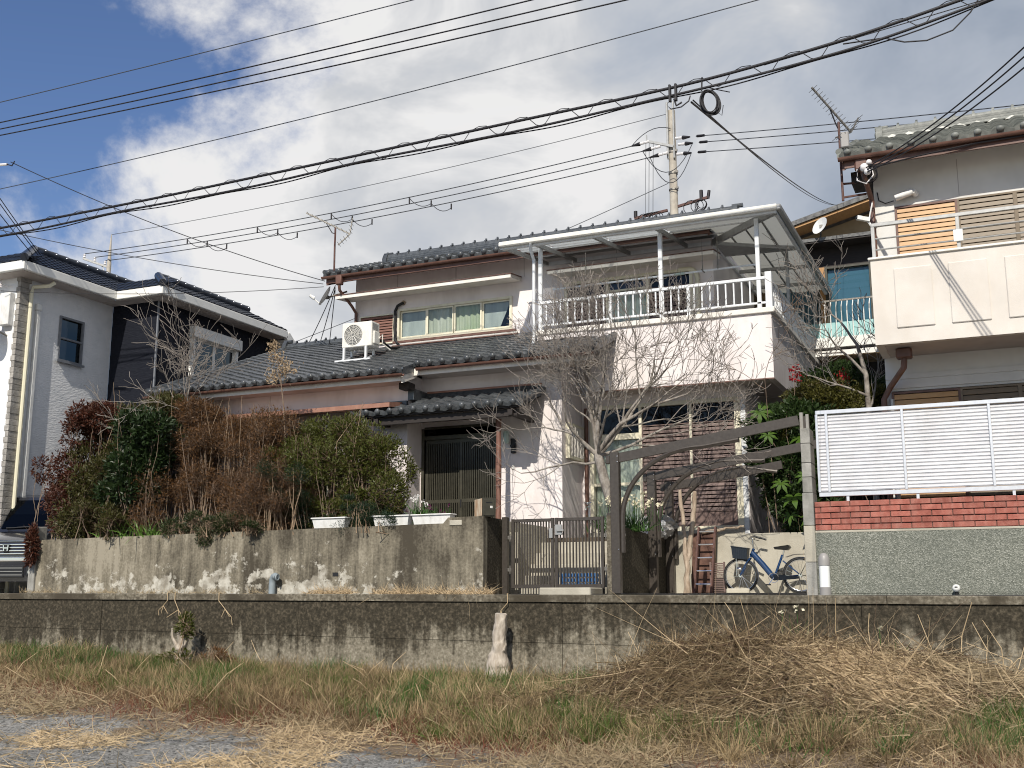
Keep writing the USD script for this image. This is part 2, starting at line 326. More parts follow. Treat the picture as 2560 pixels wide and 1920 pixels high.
# wires and poles
mat('cable', (.010, .009, .012), rough=.6)
mat('wire', (.05, .055, .065), rough=.6)
mat('concrete_pole', (.40, .36, .30), (.52, .48, .41), scale=3., rough=.9, dirt=(.20, .19, .18), dirt_scale=5., dirt_amt=.5)
mat('porcelain', (.72, .70, .70), rough=.25)
mat('rust_arm', (.075, .035, .029), (.12, .058, .046), scale=20., rough=.7)
# plants (several tones, picked per leaf)
def leafmat(name, stops, rough=.5, trans=.25, spec=.4):
    mat(name, stops[0], stops[0], rough=rough, trans=trans, spec=spec, isl=[(i / max(1, len(stops) - 1), c) for i, c in enumerate(stops)])
leafmat('leaf_rust', [(.08, .026, .014), (.17, .055, .020), (.28, .12, .034), (.11, .08, .02), (.20, .05, .022), (.08, .09, .022)])
leafmat('leaf_rustgreen', [(.06, .058, .014), (.24, .09, .02), (.11, .11, .02), (.29, .14, .026), (.055, .08, .016), (.31, .18, .034), (.08, .07, .014)])
leafmat('leaf_camellia', [(.018, .034, .009), (.028, .048, .012), (.045, .068, .018), (.022, .04, .012)], rough=.42, trans=.15, spec=.35)
leafmat('leaf_mixed', [(.03, .045, .012), (.06, .07, .018), (.09, .06, .02), (.04, .06, .016)])
leafmat('leaf_dry', [(.13, .062, .02), (.28, .14, .04), (.07, .085, .02), (.36, .20, .06), (.10, .10, .022), (.05, .07, .016)])
leafmat('leaf_olive', [(.07, .08, .012), (.16, .14, .018), (.26, .20, .025), (.22, .11, .018), (.05, .065, .012), (.30, .23, .05), (.10, .10, .016)])
leafmat('leaf_conifer', [(.012, .03, .010), (.02, .045, .014), (.03, .055, .016)])
leafmat('leaf_fatsia', [(.07, .13, .02), (.16, .20, .03), (.38, .36, .04), (.24, .26, .03)], rough=.3, trans=.3)
leafmat('leaf_gloss', [(.03, .055, .014), (.055, .085, .02), (.09, .11, .025), (.12, .12, .03)], rough=.45)
leafmat('leaf_orange', [(.09, .085, .018), (.16, .10, .022), (.06, .075, .018), (.13, .07, .02)])
leafmat('berry', [(.32, .012, .016), (.45, .03, .03)], rough=.3, trans=0.)
leafmat('petal_cream', [(.80, .74, .55), (.86, .82, .70), (.84, .72, .36)], rough=.6)
leafmat('petal_white', [(.82, .80, .76), (.76, .74, .60)], rough=.6)
leafmat('petal_purple', [(.16, .02, .10), (.24, .04, .16)], rough=.6)
leafmat('strap', [(.10, .19, .03), (.18, .26, .05), (.07, .14, .03), (.30, .30, .10)], rough=.4)
leafmat('narcissus_leaf', [(.05, .11, .025), (.08, .16, .035), (.04, .09, .03)], rough=.45)
leafmat('twig_mix', [(.09, .054, .032), (.19, .115, .062), (.33, .23, .14), (.11, .065, .036), (.24, .155, .085)], trans=0., rough=.8)
leafmat('plume', [(.40, .30, .19), (.50, .40, .28), (.33, .24, .15)])
leafmat('grass_green', [(.09, .125, .024), (.16, .175, .034), (.22, .21, .05), (.07, .11, .024), (.30, .26, .09)], rough=.6)
leafmat('grass_vivid', [(.05, .12, .02), (.09, .17, .03), (.07, .14, .02)], rough=.5)
leafmat('grass_dry', [(.40, .30, .165), (.53, .42, .25), (.33, .24, .13), (.58, .49, .32), (.22, .155, .085)], rough=.8)
leafmat('grass_brown', [(.17, .12, .062), (.27, .195, .105), (.11, .075, .042), (.36, .27, .155)], rough=.8)
leafmat('grass_red', [(.17, .065, .038), (.23, .10, .055), (.13, .06, .035), (.26, .14, .075)], rough=.8)
leafmat('straw', [(.34, .265, .16), (.46, .37, .235), (.24, .18, .105), (.54, .45, .295), (.15, .11, .065)], rough=.75, trans=.12)
leafmat('straw_pale', [(.50, .38, .23), (.58, .46, .29), (.42, .31, .185), (.62, .52, .35)], rough=.75, trans=.12)
mat('twig_grey', (.17, .145, .125), (.33, .295, .26), scale=14., rough=.9)
mat('twig_brown', (.12, .085, .06), (.24, .175, .125), scale=12., rough=.9)
mat('twig_dry', (.15, .10, .062), (.30, .22, .145), scale=9., rough=.9)
mat('bark', (.13, .11, .092), (.32, .29, .255), scale=11., stretch=(1, 1, .6), rough=.95, bump=.7, bscale=35.)

mat('stone', (.11, .108, .10), (.36, .355, .34), rough=.95, isl=[(0, (.10, .10, .095)), (.6, (.22, .215, .205)), (1, (.40, .39, .37))])
# special concrete: stained walls, coping, gravel, exposed aggregate
def noise(n, l, key, scale, detail=5., stretch=(1, 1, 1), rough=.6, loc=(0, 0, 0)):
    n[key + 'm'] = ('mapping', dict(scale=stretch, location=loc)); n[key] = ('noise_texture', dict(scale=scale, detail=detail, roughness=rough))
    l += [('geo.position', key + 'm.vector'), (key + 'm.vector', key + '.vector')]
def rng(n, l, key, src, a, b, lo=0., hi=1., smooth=True):
    n[key] = ('map_range', dict(range_type='smoothstep' if smooth else 'linear', from_min=a, from_max=b, to_min=lo, to_max=hi, clamp=True)); l.append((src, key + '.value'))
def madd(n, l, key, a, b, op='add'):
    n[key] = ('math', dict(math_type=op)); l.append((a, key + '.value1'))
    if isinstance(b, str): l.append((b, key + '.value2'))
    else: n[key][1]['value2'] = b
def mixc(n, l, key, fac, a, b):
    n[key] = ('mix_color', {}); l.append((fac, key + '.fac'))
    for s, x in (('a', a), ('b', b)):
        if isinstance(x, str): l.append((x, f'{key}.{s}'))
        else: n[key][1][s] = x
def finish(name, n, l, col, bump='fine', bs=.6, dist=.01, rough=.95):
    n['bu'] = ('bump', dict(strength=bs, distance=dist)); n['p'] = ('principled_bsdf', dict(roughness=rough, specular_ior_level=.3))
    l += [(bump, 'bu.height'), ('bu.normal', 'p.normal'), (col, 'p.base_color')]
    MAT[name] = usdkit.material(stage, '/World/Looks/' + name, n, l, surface='p.BSDF')

n, l = {'geo': ('geometry', {}), 'sep': ('separate_xyz', {})}, [('geo.position', 'sep.vector')]
noise(n, l, 'big', .55, 6., (1, 1, .8)); noise(n, l, 'streak', 4.2, 6., (1, 1, .10)); noise(n, l, 'fine', 26., 6.); noise(n, l, 'mot', 7., 6., rough=.7)
rng(n, l, 'hgt', 'sep.z', .45, 1.35, -.34, .42, False)
madd(n, l, 'a1', 'hgt.result', 'big.fac'); rng(n, l, 'sk', 'streak.fac', .3, .7, -.26, .26); madd(n, l, 'a2', 'a1.value', 'sk.result'); rng(n, l, 'mk', 'mot.fac', .3, .7, -.13, .13); madd(n, l, 'a3', 'a2.value', 'mk.result')
rng(n, l, 'drk', 'a3.value', .34, .74)
n['pale'] = ('rgb_ramp', dict(ramp=[(.3, (.115, .102, .074)), (.5, (.20, .178, .135)), (.72, (.33, .30, .235))])); l.append(('fine.fac', 'pale.fac'))
n['dark'] = ('rgb_ramp', dict(ramp=[(.3, (.018, .0155, .010)), (.52, (.045, .038, .026)), (.75, (.12, .10, .07))])); l.append(('fine.fac', 'dark.fac'))
mixc(n, l, 'c', 'drk.result', 'pale.color', 'dark.color'); finish('wall_mossy', n, l, 'c.result', 'fine.fac', .7, .015)

n, l = {'geo': ('geometry', {}), 'sep': ('separate_xyz', {})}, [('geo.position', 'sep.vector')]
noise(n, l, 'big', 1.3, 6.); noise(n, l, 'fine', 22., 6.)
n['pale'] = ('rgb_ramp', dict(ramp=[(.3, (.060, .052, .037)), (.5, (.135, .118, .088)), (.7, (.26, .235, .185))])); l.append(('fine.fac', 'pale.fac'))
rng(n, l, 'drk', 'big.fac', .40, .62); mixc(n, l, 'c', 'drk.result', 'pale.color', (.055, .046, .032)); finish('coping', n, l, 'c.result', 'fine.fac', .7, .012)

n, l = {'geo': ('geometry', {}), 'sep': ('separate_xyz', {})}, [('geo.position', 'sep.vector')]
noise(n, l, 'big', .75, 4.); noise(n, l, 'streak', 5., 5., (1, 1, .10), .65); noise(n, l, 'fine', 24., 6.); noise(n, l, 'patch', 2.6, 7., (1, 1, 1.1), .68, (3, 0, 5)); noise(n, l, 'crack', 6., 4., (1, 1, 1), .6, (7, 1, 0))
n['base'] = ('rgb_ramp', dict(ramp=[(.3, (.060, .051, .037)), (.45, (.125, .110, .082)), (.58, (.195, .172, .128)), (.72, (.29, .26, .20))]))
rng(n, l, 'bg', 'big.fac', .3, .7, -.14, .14); madd(n, l, 's1', 'streak.fac', 'bg.result'); rng(n, l, 'xg', 'sep.x', -18., -8.5, .10, -.10, False); madd(n, l, 's2', 's1.value', 'xg.result')
rng(n, l, 'fg', 'fine.fac', .3, .7, -.07, .07); madd(n, l, 's3', 's2.value', 'fg.result'); l.append(('s3.value', 'base.fac'))
rng(n, l, 'hg', 'sep.z', 1.6, 2.6, .07, -.13, False); madd(n, l, 'p1', 'patch.fac', 'hg.result'); rng(n, l, 'xw', 'sep.x', -12.2, -9.0, .025, -.03, False); rng(n, l, 'xv', 'sep.x', -18.5, -14.5, -.045, .01, False); madd(n, l, 'p3', 'p1.value', 'xw.result'); madd(n, l, 'p2', 'p3.value', 'xv.result'); rng(n, l, 'pm', 'p2.value', .545, .605, 0., .85)
n['white'] = ('rgb_ramp', dict(ramp=[(.35, (.26, .235, .19)), (.5, (.42, .395, .335)), (.62, (.56, .535, .465))])); l.append(('crack.fac', 'white.fac'))
mixc(n, l, 'c', 'pm.result', 'base.color', 'white.color'); finish('wall_stained', n, l, 'c.result', 'fine.fac', .5, .01)

n, l = {'geo': ('geometry', {})}, []
noise(n, l, 'fine', 22., 5.); noise(n, l, 'big', .8, 3.)
n['vo'] = ('voronoi_texture', dict(scale=64.)); l.append(('geo.position', 'vo.vector'))
n['bw'] = ('rgb_to_bw', {}); l.append(('vo.color', 'bw.color'))
n['r'] = ('rgb_ramp', dict(ramp=[(.1, (.11, .117, .097)), (.4, (.17, .178, .15)), (.65, (.235, .243, .205)), (.9, (.34, .342, .30))])); l.append(('bw.val', 'r.fac'))
rng(n, l, 'bk', 'big.fac', .35, .7, 0., .35); mixc(n, l, 'c', 'bk.result', 'r.color', (.11, .12, .105)); finish('aggregate', n, l, 'c.result', 'vo.distance', .7, .015)

n, l = {'geo': ('geometry', {}), 'sep': ('separate_xyz', {})}, [('geo.position', 'sep.vector')]
noise(n, l, 'big', .9, 5.); noise(n, l, 'fine', 40., 5.)
n['vo'] = ('voronoi_texture', dict(scale=38.)); l.append(('geo.position', 'vo.vector')); n['bw'] = ('rgb_to_bw', {}); l.append(('vo.color', 'bw.color'))
n['grv'] = ('rgb_ramp', dict(ramp=[(.1, (.115, .112, .105)), (.5, (.205, .20, .188)), (.9, (.34, .33, .31))])); l.append(('bw.val', 'grv.fac'))
n['ea'] = ('rgb_ramp', dict(ramp=[(.3, (.085, .062, .042)), (.5, (.17, .125, .085)), (.7, (.27, .205, .135))])); l.append(('fine.fac', 'ea.fac'))
# gravel lane in front, earth and thatch towards the wall: boundary runs diagonally
n['dir'] = ('vector_math', dict(math_type='dot_product', vector2=(.14, .99, 0))); l.append(('geo.position', 'dir.vector1'))
rng(n, l, 'bg', 'big.fac', .3, .7, -.55, .55); madd(n, l, 'd1', 'dir.value', 'bg.result'); rng(n, l, 'msk', 'd1.value', 8.75, 9.05); mixc(n, l, 'c', 'msk.result', 'grv.color', 'ea.color')
finish('field_soil', n, l, 'c.result', 'vo.distance', .9, .02)
# ------------------------------------------------------------------ ground
RNG = np.random.default_rng(7)
def ground_z(x, y):
    """field: level lane, then a bank that climbs to the foot of the retaining wall"""
    x, y = np.asarray(x, float), np.asarray(y, float)
    t = np.clip((y - 9.2 - .1 * (x + 6) * 0) / 4.9, 0, 1); top = .38 + .018 * np.abs(x + 6) + .10 * np.clip((-x - 10) / 5, 0, 1)
    z = top * t * t * (3 - 2 * t) * .9 + .1 * t * top
    p = np.stack([x * .9, y * .9, 0 * x], -1)
    return z + (meshkit.fbm(p, 4, 3) - .5) * .16 * np.clip((y - 8.6) / 1.5, 0.12, 1) * (np.abs(x + 7) < 25)
def grid(x, y, zf):
    X, Y = np.meshgrid(x, y, indexing='ij'); Z = zf(X, Y); nx, ny = X.shape
    i, j = np.meshgrid(np.arange(nx - 1), np.arange(ny - 1), indexing='ij'); a = i * ny + j
    return np.stack([X, Y, Z], -1).reshape(-1, 3), np.stack([a, a + ny, a + ny + 1, a + 1], -1).reshape(-1, 4)
def sheet(x, y, zf): g = G(); g.add(*grid(x, y, zf)); return g
xs = np.concatenate([[-400, -150, -60], np.arange(-30, 12, .16), [40, 120, 400]])
ys = np.concatenate([[-400, -120, -40, -12], np.arange(-2, 14.25, .16), [14.3]])
single('field', sheet(xs, ys, ground_z), 'field_soil', kind='structure', smooth=True)
single('road', G().box(-60, 40, 14.42, 17.44, .9, 1.56), 'asphalt', kind='structure')
single('house_plot', sheet(np.array([-400, -60, -5.7, 3, 60, 400]), np.array([17.44, 24, 60, 400]), lambda x, y: 1.6 + 0 * x), 'soil', kind='structure')
single('driveway', sheet(np.linspace(-26, -18.9, 4), np.linspace(17.3, 23, 4), lambda x, y: 1.604 + .03 * (y - 17.3)), 'drive', kind='structure')
single('carport_floor', sheet(np.linspace(-5.92, -2.9, 3), np.linspace(17.3, 20.6, 3), lambda x, y: 1.605 + 0 * x), 'drive', kind='structure')
single('garden_terrace', G().box(-18.4, -8.42, 17.6, 26, 1.55, 2.70).box(-8.42, -5.93, 19.95, 26, 1.55, 2.66).box(-5.93, -2.95, 20.76, 26, 1.55, 2.64), 'soil', kind='structure')
hz = lambda x, y: 3.0 + .34 * (y - 27) + 0 * x
single('hillside', sheet(np.linspace(-120, 80, 20), np.linspace(27, 60, 8), hz), 'soil', kind='structure')

# ------------------------------------------------------------------ lower retaining wall, with recessed pour joints
RT = lambda x: 1.572 - .0045 * (x + 6)
rw = thing('retaining_wall', 'long dark moss-stained concrete retaining wall running across between road and field', 'wall', (-8, 14.17, .2))
jo = [-60, -24, -17.4, -13.55, -9.75, -5.55, -1.7, 2.6, 40]
zj = lambda x: 1.01 - .012 * (x + 12)
for i in range(len(jo) - 1):
    a, b = jo[i] + .004, jo[i + 1] - .004
    sub = np.linspace(a, b, max(2, int(min(b - a, 8) / .5) + 1))
    for zl, zh in ((lambda x: -.2 + 0 * x, lambda x: zj(x) - .003), (lambda x: zj(x) + .003, lambda x: RT(x) - .10)):
        g = G(); lo = [(x, zl(x)) for x in sub]; hi = [(x, zh(x)) for x in sub[::-1]]
        g.prism(lo + hi, 'y', 14.17 + .004 * (i % 2), 14.42); part(rw, 'cast_panel', g, 'wall_mossy')
part(rw, 'joint_backing', G().box(-60, 40, 14.20, 14.40, -.2, 1.30), 'wall_mossy')
cx = [-60, -22, -16.2, -12.6, -8.9, -5.2, -1.4, 3, 40]
for i in range(len(cx) - 1):
    a, b = cx[i] + .004, cx[i + 1] - .004
    v = []
    for x in (a, b):
        t = RT(x); v += [(x, 14.145, t - .097), (x, 14.145, t - .012), (x, 14.16, t), (x, 14.43, t + .002), (x, 14.43, t - .097)]
    part(rw, 'coping', G().hull(v), 'coping')

# ------------------------------------------------------------------ garden wall on the left
GY = 17.447
gw = thing('garden_wall', 'weathered concrete garden wall with white salt patches below the hedge', 'wall', (-13, GY, 1.56))
g = G()
top = [(-18.52, 2.725), (-15, 2.76), (-12, 2.79), (-9.05, 2.815), (-8.95, 2.915), (-8.27, 2.92)]
g.prism([(-18.52, 1.5)] + [(x, z) for x, z in top][0:0] + [(-8.27, 1.5)] + top[::-1], 'y', GY, GY + .16)
part(gw, 'wall_face', g, 'wall_stained')
part(gw, 'return_wall', G().box(-8.43, -8.272, GY + .162, 18.5, 1.5, 2.915), 'wall_mossy')
part(gw, 'return_wall', G().box(-8.43, -8.274, 18.502, 20.4, 1.5, 2.9), 'pale_wall')
part(gw, 'end_post', G().bbox(-18.70, -18.525, GY - .05, GY + .22, 1.5, 3.0, .012), 'block')
part(gw, 'end_return', G().box(-18.69, -18.54, GY + .222, 22, 1.5, 2.72), 'block')
part(gw, 'drain_hole', G().box(-11.29, -11.17, GY - .004, GY + .02, 1.92, 1.99), 'black')
part(gw, 'name_plaque', G().bbox(-8.92, -8.68, GY - .014, GY - .001, 2.775, 2.865, .006), 'pale_wall')
single('vent_pipe', G().tube([(-12.53, GY - .10, 1.56), (-12.53, GY - .10, 1.80), (-12.52, GY - .105, 1.87), (-12.49, GY - .12, 1.92), (-12.44, GY - .14, 1.935), (-12.39, GY - .16, 1.915)], .062, 12).torus((-12.38, GY - .165, 1.91), .05, .016, 0, 16, 5), 'pvc_grey', 'bent grey plastic vent pipe standing at the foot of the stained garden wall', 'pipe', smooth=40)

# low wall right of the gate, its return along the parking bay, back wall of the bay
pw = thing('parking_bay_wall', 'grey concrete wall returning from the gate beside the carport', 'wall', (-5.8, GY, 1.56))
part(pw, 'wall_end', G().box(-6.03, -5.92, GY - .02, 17.6, 1.5, 2.86), 'coping')
part(pw, 'return_wall', G().prism([(17.602, 1.5), (20.6, 1.5), (20.6, 2.55), (19.4, 2.66), (17.602, 2.72)], 'x', -6.05, -5.92), 'wall_mossy')
bw = thing('bay_back_wall', 'pale cement wall behind the bicycle, marked by branch shadows', 'wall', (-4.3, 20.6, 1.6))
part(bw, 'wall_face', G().box(-5.918, -2.96, 20.6, 20.75, 1.5, 2.70), 'pale_wall')

# boundary wall on the right: block end, exposed aggregate, brick courses, louvre fence
bo = thing('boundary_wall', 'exposed aggregate wall topped by red brick courses under the white louvre fence', 'wall', (0, GY, 1.56))
part(bo, 'aggregate_panel', G().box(-2.70, 9, GY, GY + .2, 1.45, 2.52), 'aggregate')
part(bo, 'mortar_bed', G().box(-2.69, 9, GY + .02, GY + .16, 2.522, 2.965), 'mortar')
part(bo, 'brick_shelf_cement', G().box(-2.70, 9, GY - .004, GY + .2, 2.50, 2.530), 'pale_wall')
BH, BL = .0885, .287
r = np.random.default_rng(3)
nb = 0
for row in range(5):
    x = -2.69 - (BL / 2 if row % 2 else 0) - .05
    while x < 1.9:
        a, b = max(x, -2.69), x + BL - .012
        if b - a > .05:
            d = r.uniform(-.004, .006); z = 2.530 + row * BH + r.uniform(-.002, .002)
            part(bo, 'brick', G().bbox(a, b, GY - .006 + d, GY + .17, z + .006, z + BH - .006, .005), 'brick_red'); nb += 1
        x += BL
bk = thing('block_pier', 'stack of grey concrete blocks ending the boundary wall beside the bicycle', 'wall', (-2.78, GY, 1.56))
z = 1.5
for i, h in enumerate((.56, .55, .50, .24, .22, .30, .24)):
    w = 0 if i < 3 else .012
    part(bk, 'block', G().bbox(-2.865 + w, -2.702 - w * .6, GY - .03 + w, GY + .36, z + .003, z + h - .003, .006), 'block' if i > 2 else ('pale_wall' if i == 1 else 'block')); z += h
zb = z
part(bk, 'block_run', G().box(-2.86, -2.71, GY + .362, 24, 1.5, 3.0), 'block')
part(bk, 'bracket_post', G().bbox(-2.855, -2.80, GY, GY + .06, zb - .4, 4.36, .006), 'bronze_light')
part(bk, 'bracket_post', G().bbox(-2.765, -2.715, GY + .01, GY + .07, zb - .4, 4.33, .006), 'bronze_light')
part(bk, 'bracket_web', G().box(-2.80, -2.766, GY + .02, GY + .05, zb - .4, 4.30), 'bronze')

lf = thing('louvre_fence', 'white aluminium louvre fence panels standing on the red brick wall', 'fence', (0, GY + .05, 3.0))
part(lf, 'top_rail', G().bbox(-2.62, 9, GY + .04, GY + .10, 4.315, 4.375, .005), 'alu')
part(lf, 'bottom_rail', G().bbox(-2.62, 9, GY + .04, GY + .10, 3.045, 3.11, .005), 'alu')
for x in (-2.605, -2.46, -1.35, -.145, 1.06, 2.3): part(lf, 'post', G().bbox(x - .02, x + .02, GY + .032, GY + .06, 3.112, 4.313, .004), 'alu')
for x in (-2.2, -1.2, .1, 1.2): part(lf, 'foot', G().box(x - .02, x + .02, GY + .055, GY + .085, 2.966, 3.046), 'alu')
bays = [(-2.59, -2.48), (-2.44, -1.37), (-1.33, -.165), (-.125, 1.04), (1.08, 2.28)]
NS = 22
for a, b in bays:
    for k in range(NS):
        z = 3.125 + k * (1.18 / NS)
        part(lf, 'slat', G().hull([(x, y, zz) for x in (a, b) for y, zz in ((GY + .086, z - .002), (GY + .060, z + .017), (GY + .062, z + .021), (GY + .084, z + .0535), (GY + .088, z + .0535))]), 'screen_alu')
# ------------------------------------------------------------------ main house
mh = thing('main_house', 'two storey house with pale pink plaster, dark tiled roofs and a covered balcony', 'house', (-9, 20.45, 2.66))
YL, YE, YU = 19.86, 20.45, 21.6
KU, KB = 1.037, 1.077
def UP(v): return EYE + (np.asarray(v, float) - EYE) * KU          # the upper storey stands 0.8 m behind the lower front
def BAL(v):                                                         # balcony and canopy: outer edge at KB, edge on the wall at KU
    v = np.asarray(v, float); t = np.clip((v[:, 1] - 19.6) / 1.94, 0, 1) * np.clip((-3.6 - v[:, 0]) / 1.44, 0, 1); k = (KB + (KU - KB) * t)[:, None]
    w = EYE + (v - EYE) * k; w[:, 1] = np.where(v[:, 1] > 21.61, v[:, 1] * KB, w[:, 1]); return w
# walls
g = G()
g.wall(-17.0, -11.15, 2.60, 6.05, YL, YL + .15, [(-15.2, -13.0, 3.3, 5.15)])
g.box(-17.0, -16.85, YL + .15, 28, 2.60, 6.0); g.box(-11.30, -11.15, YL + .15, YE + .15, 2.60, 6.1)
part(mh, 'left_wing_wall', g, 'plaster')
g = G(); g.wall(-11.149, -7.98, 2.60, 6.28, YE, YE + .15, [(-11.06, -9.38, 2.66, 5.0)])
part(mh, 'entry_wall', g, 'plaster')
g = G(); g.wall(YE + .151, YU + .02, 2.60, 6.6, -8.13, -7.98, [(20.68, 21.52, 4.32, 4.98)], axis='x'); part(mh, 'entry_side_wall', g, 'plaster')
g = G(); g.wall(-7.979, -4.55, 2.60, 6.598, YU, YU + .15, [(-7.80, -4.70, 2.86, 5.42)]); g.box(-4.70, -4.55, YU + .151, 28, 2.6, 6.6); part(mh, 'right_wall', g, 'plaster')
XF = UP
g = G(); g.wall(-13.57, -5.10, 6.3, 9.0, YU, YU + .15, [(-13.42, -12.52, 7.25, 7.92), (-12.42, -9.56, 7.27, 8.03), (-8.32, -5.55, 6.66, 8.16)]); part(mh, 'upper_wall', g, 'plaster')
g = G(); g.prism([(YU + .151, 6.6), (25.6, 6.6), (25.6, 9.0), (23.6, 9.75), (YU + .151, 9.0)], 'x', -5.25, -5.10); part(mh, 'upper_side_wall', g, 'plaster')
g = G(); g.prism([(YU + .151, 6.6), (25.6, 6.6), (25.6, 9.0), (23.6, 9.75), (YU + .151, 9.0)], 'x', -13.57, -13.42); g.box(-13.42, -5.25, 25.45, 25.6, 2.6, 9.0); part(mh, 'rear_wall', g, 'plaster')
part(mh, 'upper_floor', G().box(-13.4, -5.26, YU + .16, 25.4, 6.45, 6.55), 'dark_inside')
XF = None
part(mh, 'foundation', G().box(-7.95, -4.56, YU - .03, YU - .001, 2.6, 2.84), 'pale_wall')
# plaster joints on the upper wall
XF = UP
for x in (-12.45, -10.95, -9.28, -7.15): part(mh, 'wall_joint', G().box(x - .006, x + .006, YU - .003, YU + .01, 8.44, 8.92), 'groove')
XF = None
part(mh, 'wall_joint', G().box(-14.6, -14.59, YL - .003, YL + .01, 5.47, 5.95), 'groove')

# ---- roofs of single tiles
def tile_shape(eave=False, w=.28, L=.275, ball=.062):
    """one pantile; x across, y up the slope, z off the roof; returns (vertices, triangles)"""
    g = G(); n = 7
    x = np.linspace(0, w + .012, n); s = x / w
    z = .030 * np.sin(2 * np.pi * (s - .18)) + .012 * np.sin(4 * np.pi * (s - .1)) + .022
    lo = np.stack([x, 0 * x, z + .028], 1); hi = np.stack([x, 0 * x + L, z], 1); fr = np.stack([x, 0 * x + .004, z - .004 if not eave else z * .35 - .045], 1)
    v = np.vstack([lo, hi, fr]); k = np.arange(n - 1)
    f = np.vstack([np.stack([k, k + 1, k + n + 1, k + n], 1), np.stack([k + 2 * n, k + 2 * n + 1, k + 1, k], 1)])
    g.add(v, f)
    if eave:
        m = trimesh.creation.icosphere(1, ball); v = m.vertices * [1, .75, 1]; g.add(v + [w * .43, -.005, .045], m.faces)
    return g.arrays()
def slope_frame(x0, ye, ze, yr, zr):
    d = np.array([0, yr - ye, zr - ze]); L = np.linalg.norm(d); d /= L
    return np.array([[1, 0, 0], d, np.cross([1, 0, 0], d)]).T, np.array([x0, ye, ze]), L
T_MID, T_EAVE = tile_shape(), tile_shape(True)
def ridge_tile(g, x, y, z, w=.30, r=.075, hook=True):
    ang = np.linspace(-.15, np.pi + .15, 7)
    v = np.array([[xx, y + r * np.cos(a), z + r * np.sin(a)] for xx in (x, x + w) for a in ang]); k = np.arange(6)
    g.add(v, np.stack([k, k + 1, k + 8, k + 7], 1))
    if hook:
        rr = r + .022; v = np.array([[xx, y + q * np.cos(a), z + q * np.sin(a)] for xx in (x - .02, x + .035) for q in (rr,) for a in ang]); g.add(v, np.stack([k, k + 1, k + 8, k + 7], 1))
        v = np.array([[x - .02, y + q * np.cos(a), z + q * np.sin(a)] for q in (r * .9, rr) for a in ang]); g.add(v, np.stack([k, k + 1, k + 8, k + 7], 1))
        g.hull([(x - .01 + a, y + b, z + rr + c) for a in (0, .04) for b in (-.018, .018) for c in (-.01, .035)])
def end_tile(g, x, y, z, s=1., face=-1):
    """ridge-end ornament: shouldered slab with a boss"""
    p = [(-.17, -.20), (.17, -.20), (.19, .0), (.13, .12), (.07, .19), (-.07, .19), (-.13, .12), (-.19, 0)]
    g.prism([(y + a * s, z + b * s) for a, b in p], 'x', x - .06, x + .06); g.ball((x + face * .06, y, z + .02), .085 * s, 1, (.5, 1, 1)); g.cyl((x - .08, y, z + .17 * s), (x + .16, y, z + .17 * s), .06 * s, 8)
R_TILE = np.random.default_rng(11)
tile_queue = []
def tiled(roof, x0, x1, ye, ze, yr, zr, w=.28, exp=.235, skip=None, mid='tile', edge='tile_edge', shapes=None, cut=None):
    M, o, L = slope_frame(x0, ye, ze, yr, zr); n = int(round((x1 - x0) / w)); w2 = (x1 - x0) / n
    tm, te = shapes or (T_MID, T_EAVE); rows = int(math.ceil(L / exp))
    for c in range(n):
        for rr in range(rows):
            if rr * exp > L - .06: continue
            q = np.array([c * w2, rr * exp - (.02 if rr == 0 else 0), .012 + R_TILE.uniform(-.003, .003)])
            p = M @ q + o
            if cut and not cut(p): continue
            sv, sf = te if rr == 0 else tm; v = sv * [w2 / .28, 1, 1] * (1, exp / .235 if rr else 1, 1)
            v = v + q + [R_TILE.uniform(-.003, .003), R_TILE.uniform(-.004, .004), 0]; v = v @ M.T + o
            if rr == 0: part(roof, 'eave_tile', (v, sf), edge, smooth=40)
            else: tile_queue.append((np.linalg.norm(p - EYE), roof, v if XF is None else XF(v), sf, mid))
def flush_tiles(limit, rest_roof, skip=0):
    """the nearest tiles each get a mesh of their own, the rest are joined"""
    global tile_queue
    tile_queue.sort(key=lambda t: t[0]); rest = G()
    for i, (d, roof, v, f, m) in enumerate(tile_queue):
        if i < limit: part(roof, 'roof_tile', (v, f), m, smooth=40)
        else: rest.add(v, f); mm = m
    if rest.n: part(rest_roof, 'small_tiles', rest, mm, smooth=40, kind='stuff')
    tile_queue = []
def deck(g, x0, x1, ye, ze, yr, zr, t=.10):
    g.prism([(ye + .03, ze - .012), (yr, zr - .012), (yr, zr - .012 - t), (ye + .03, ze - .012 - t)], 'x', x0 + .03, x1 - .02); return g

XF = UP
UE = (20.95, 8.86, 23.6, 9.84)
g = deck(G(), -14.0, -4.98, *UE); g = deck(g, -14.0, -4.98, 26.25, 8.86, 23.6, 9.84)
ur = part(mh, 'upper_roof', g, 'dark_wood')
part(ur, 'rear_slope', G().prism([(26.3, 8.86), (23.6, 9.87), (23.6, 9.84), (26.3, 8.83)], 'x', -14.02, -4.96), 'tile')
tiled(ur, -14.02, -4.96, *UE)
def ridge(roof, x0, x1, y, z, mid='tile_edge', layers=2, end='both', w=.30):
    for k in range(layers): part(roof, 'ridge_course', G().box(x0, x1, y - .13 + .015 * k, y + .13 - .015 * k, z + .055 * k - .01, z + .055 * k + .035), mid)
    n = int((x1 - x0) / w)
    for i in range(n):
        g = G(); ridge_tile(g, x0 + i * (x1 - x0) / n, y, z + .055 * layers - .01, (x1 - x0) / n + .01); part(roof, 'ridge_tile', g, mid, smooth=40)
    for e, x, fc in (('left', x0, -1), ('right', x1, 1)):
        if end in ('both', e): g = G(); end_tile(g, x, y, z + .08, .85, fc); part(roof, 'ridge_end', g, mid, smooth=40)
ridge(ur, -13.92, -5.02, 23.6, 9.88, layers=3)
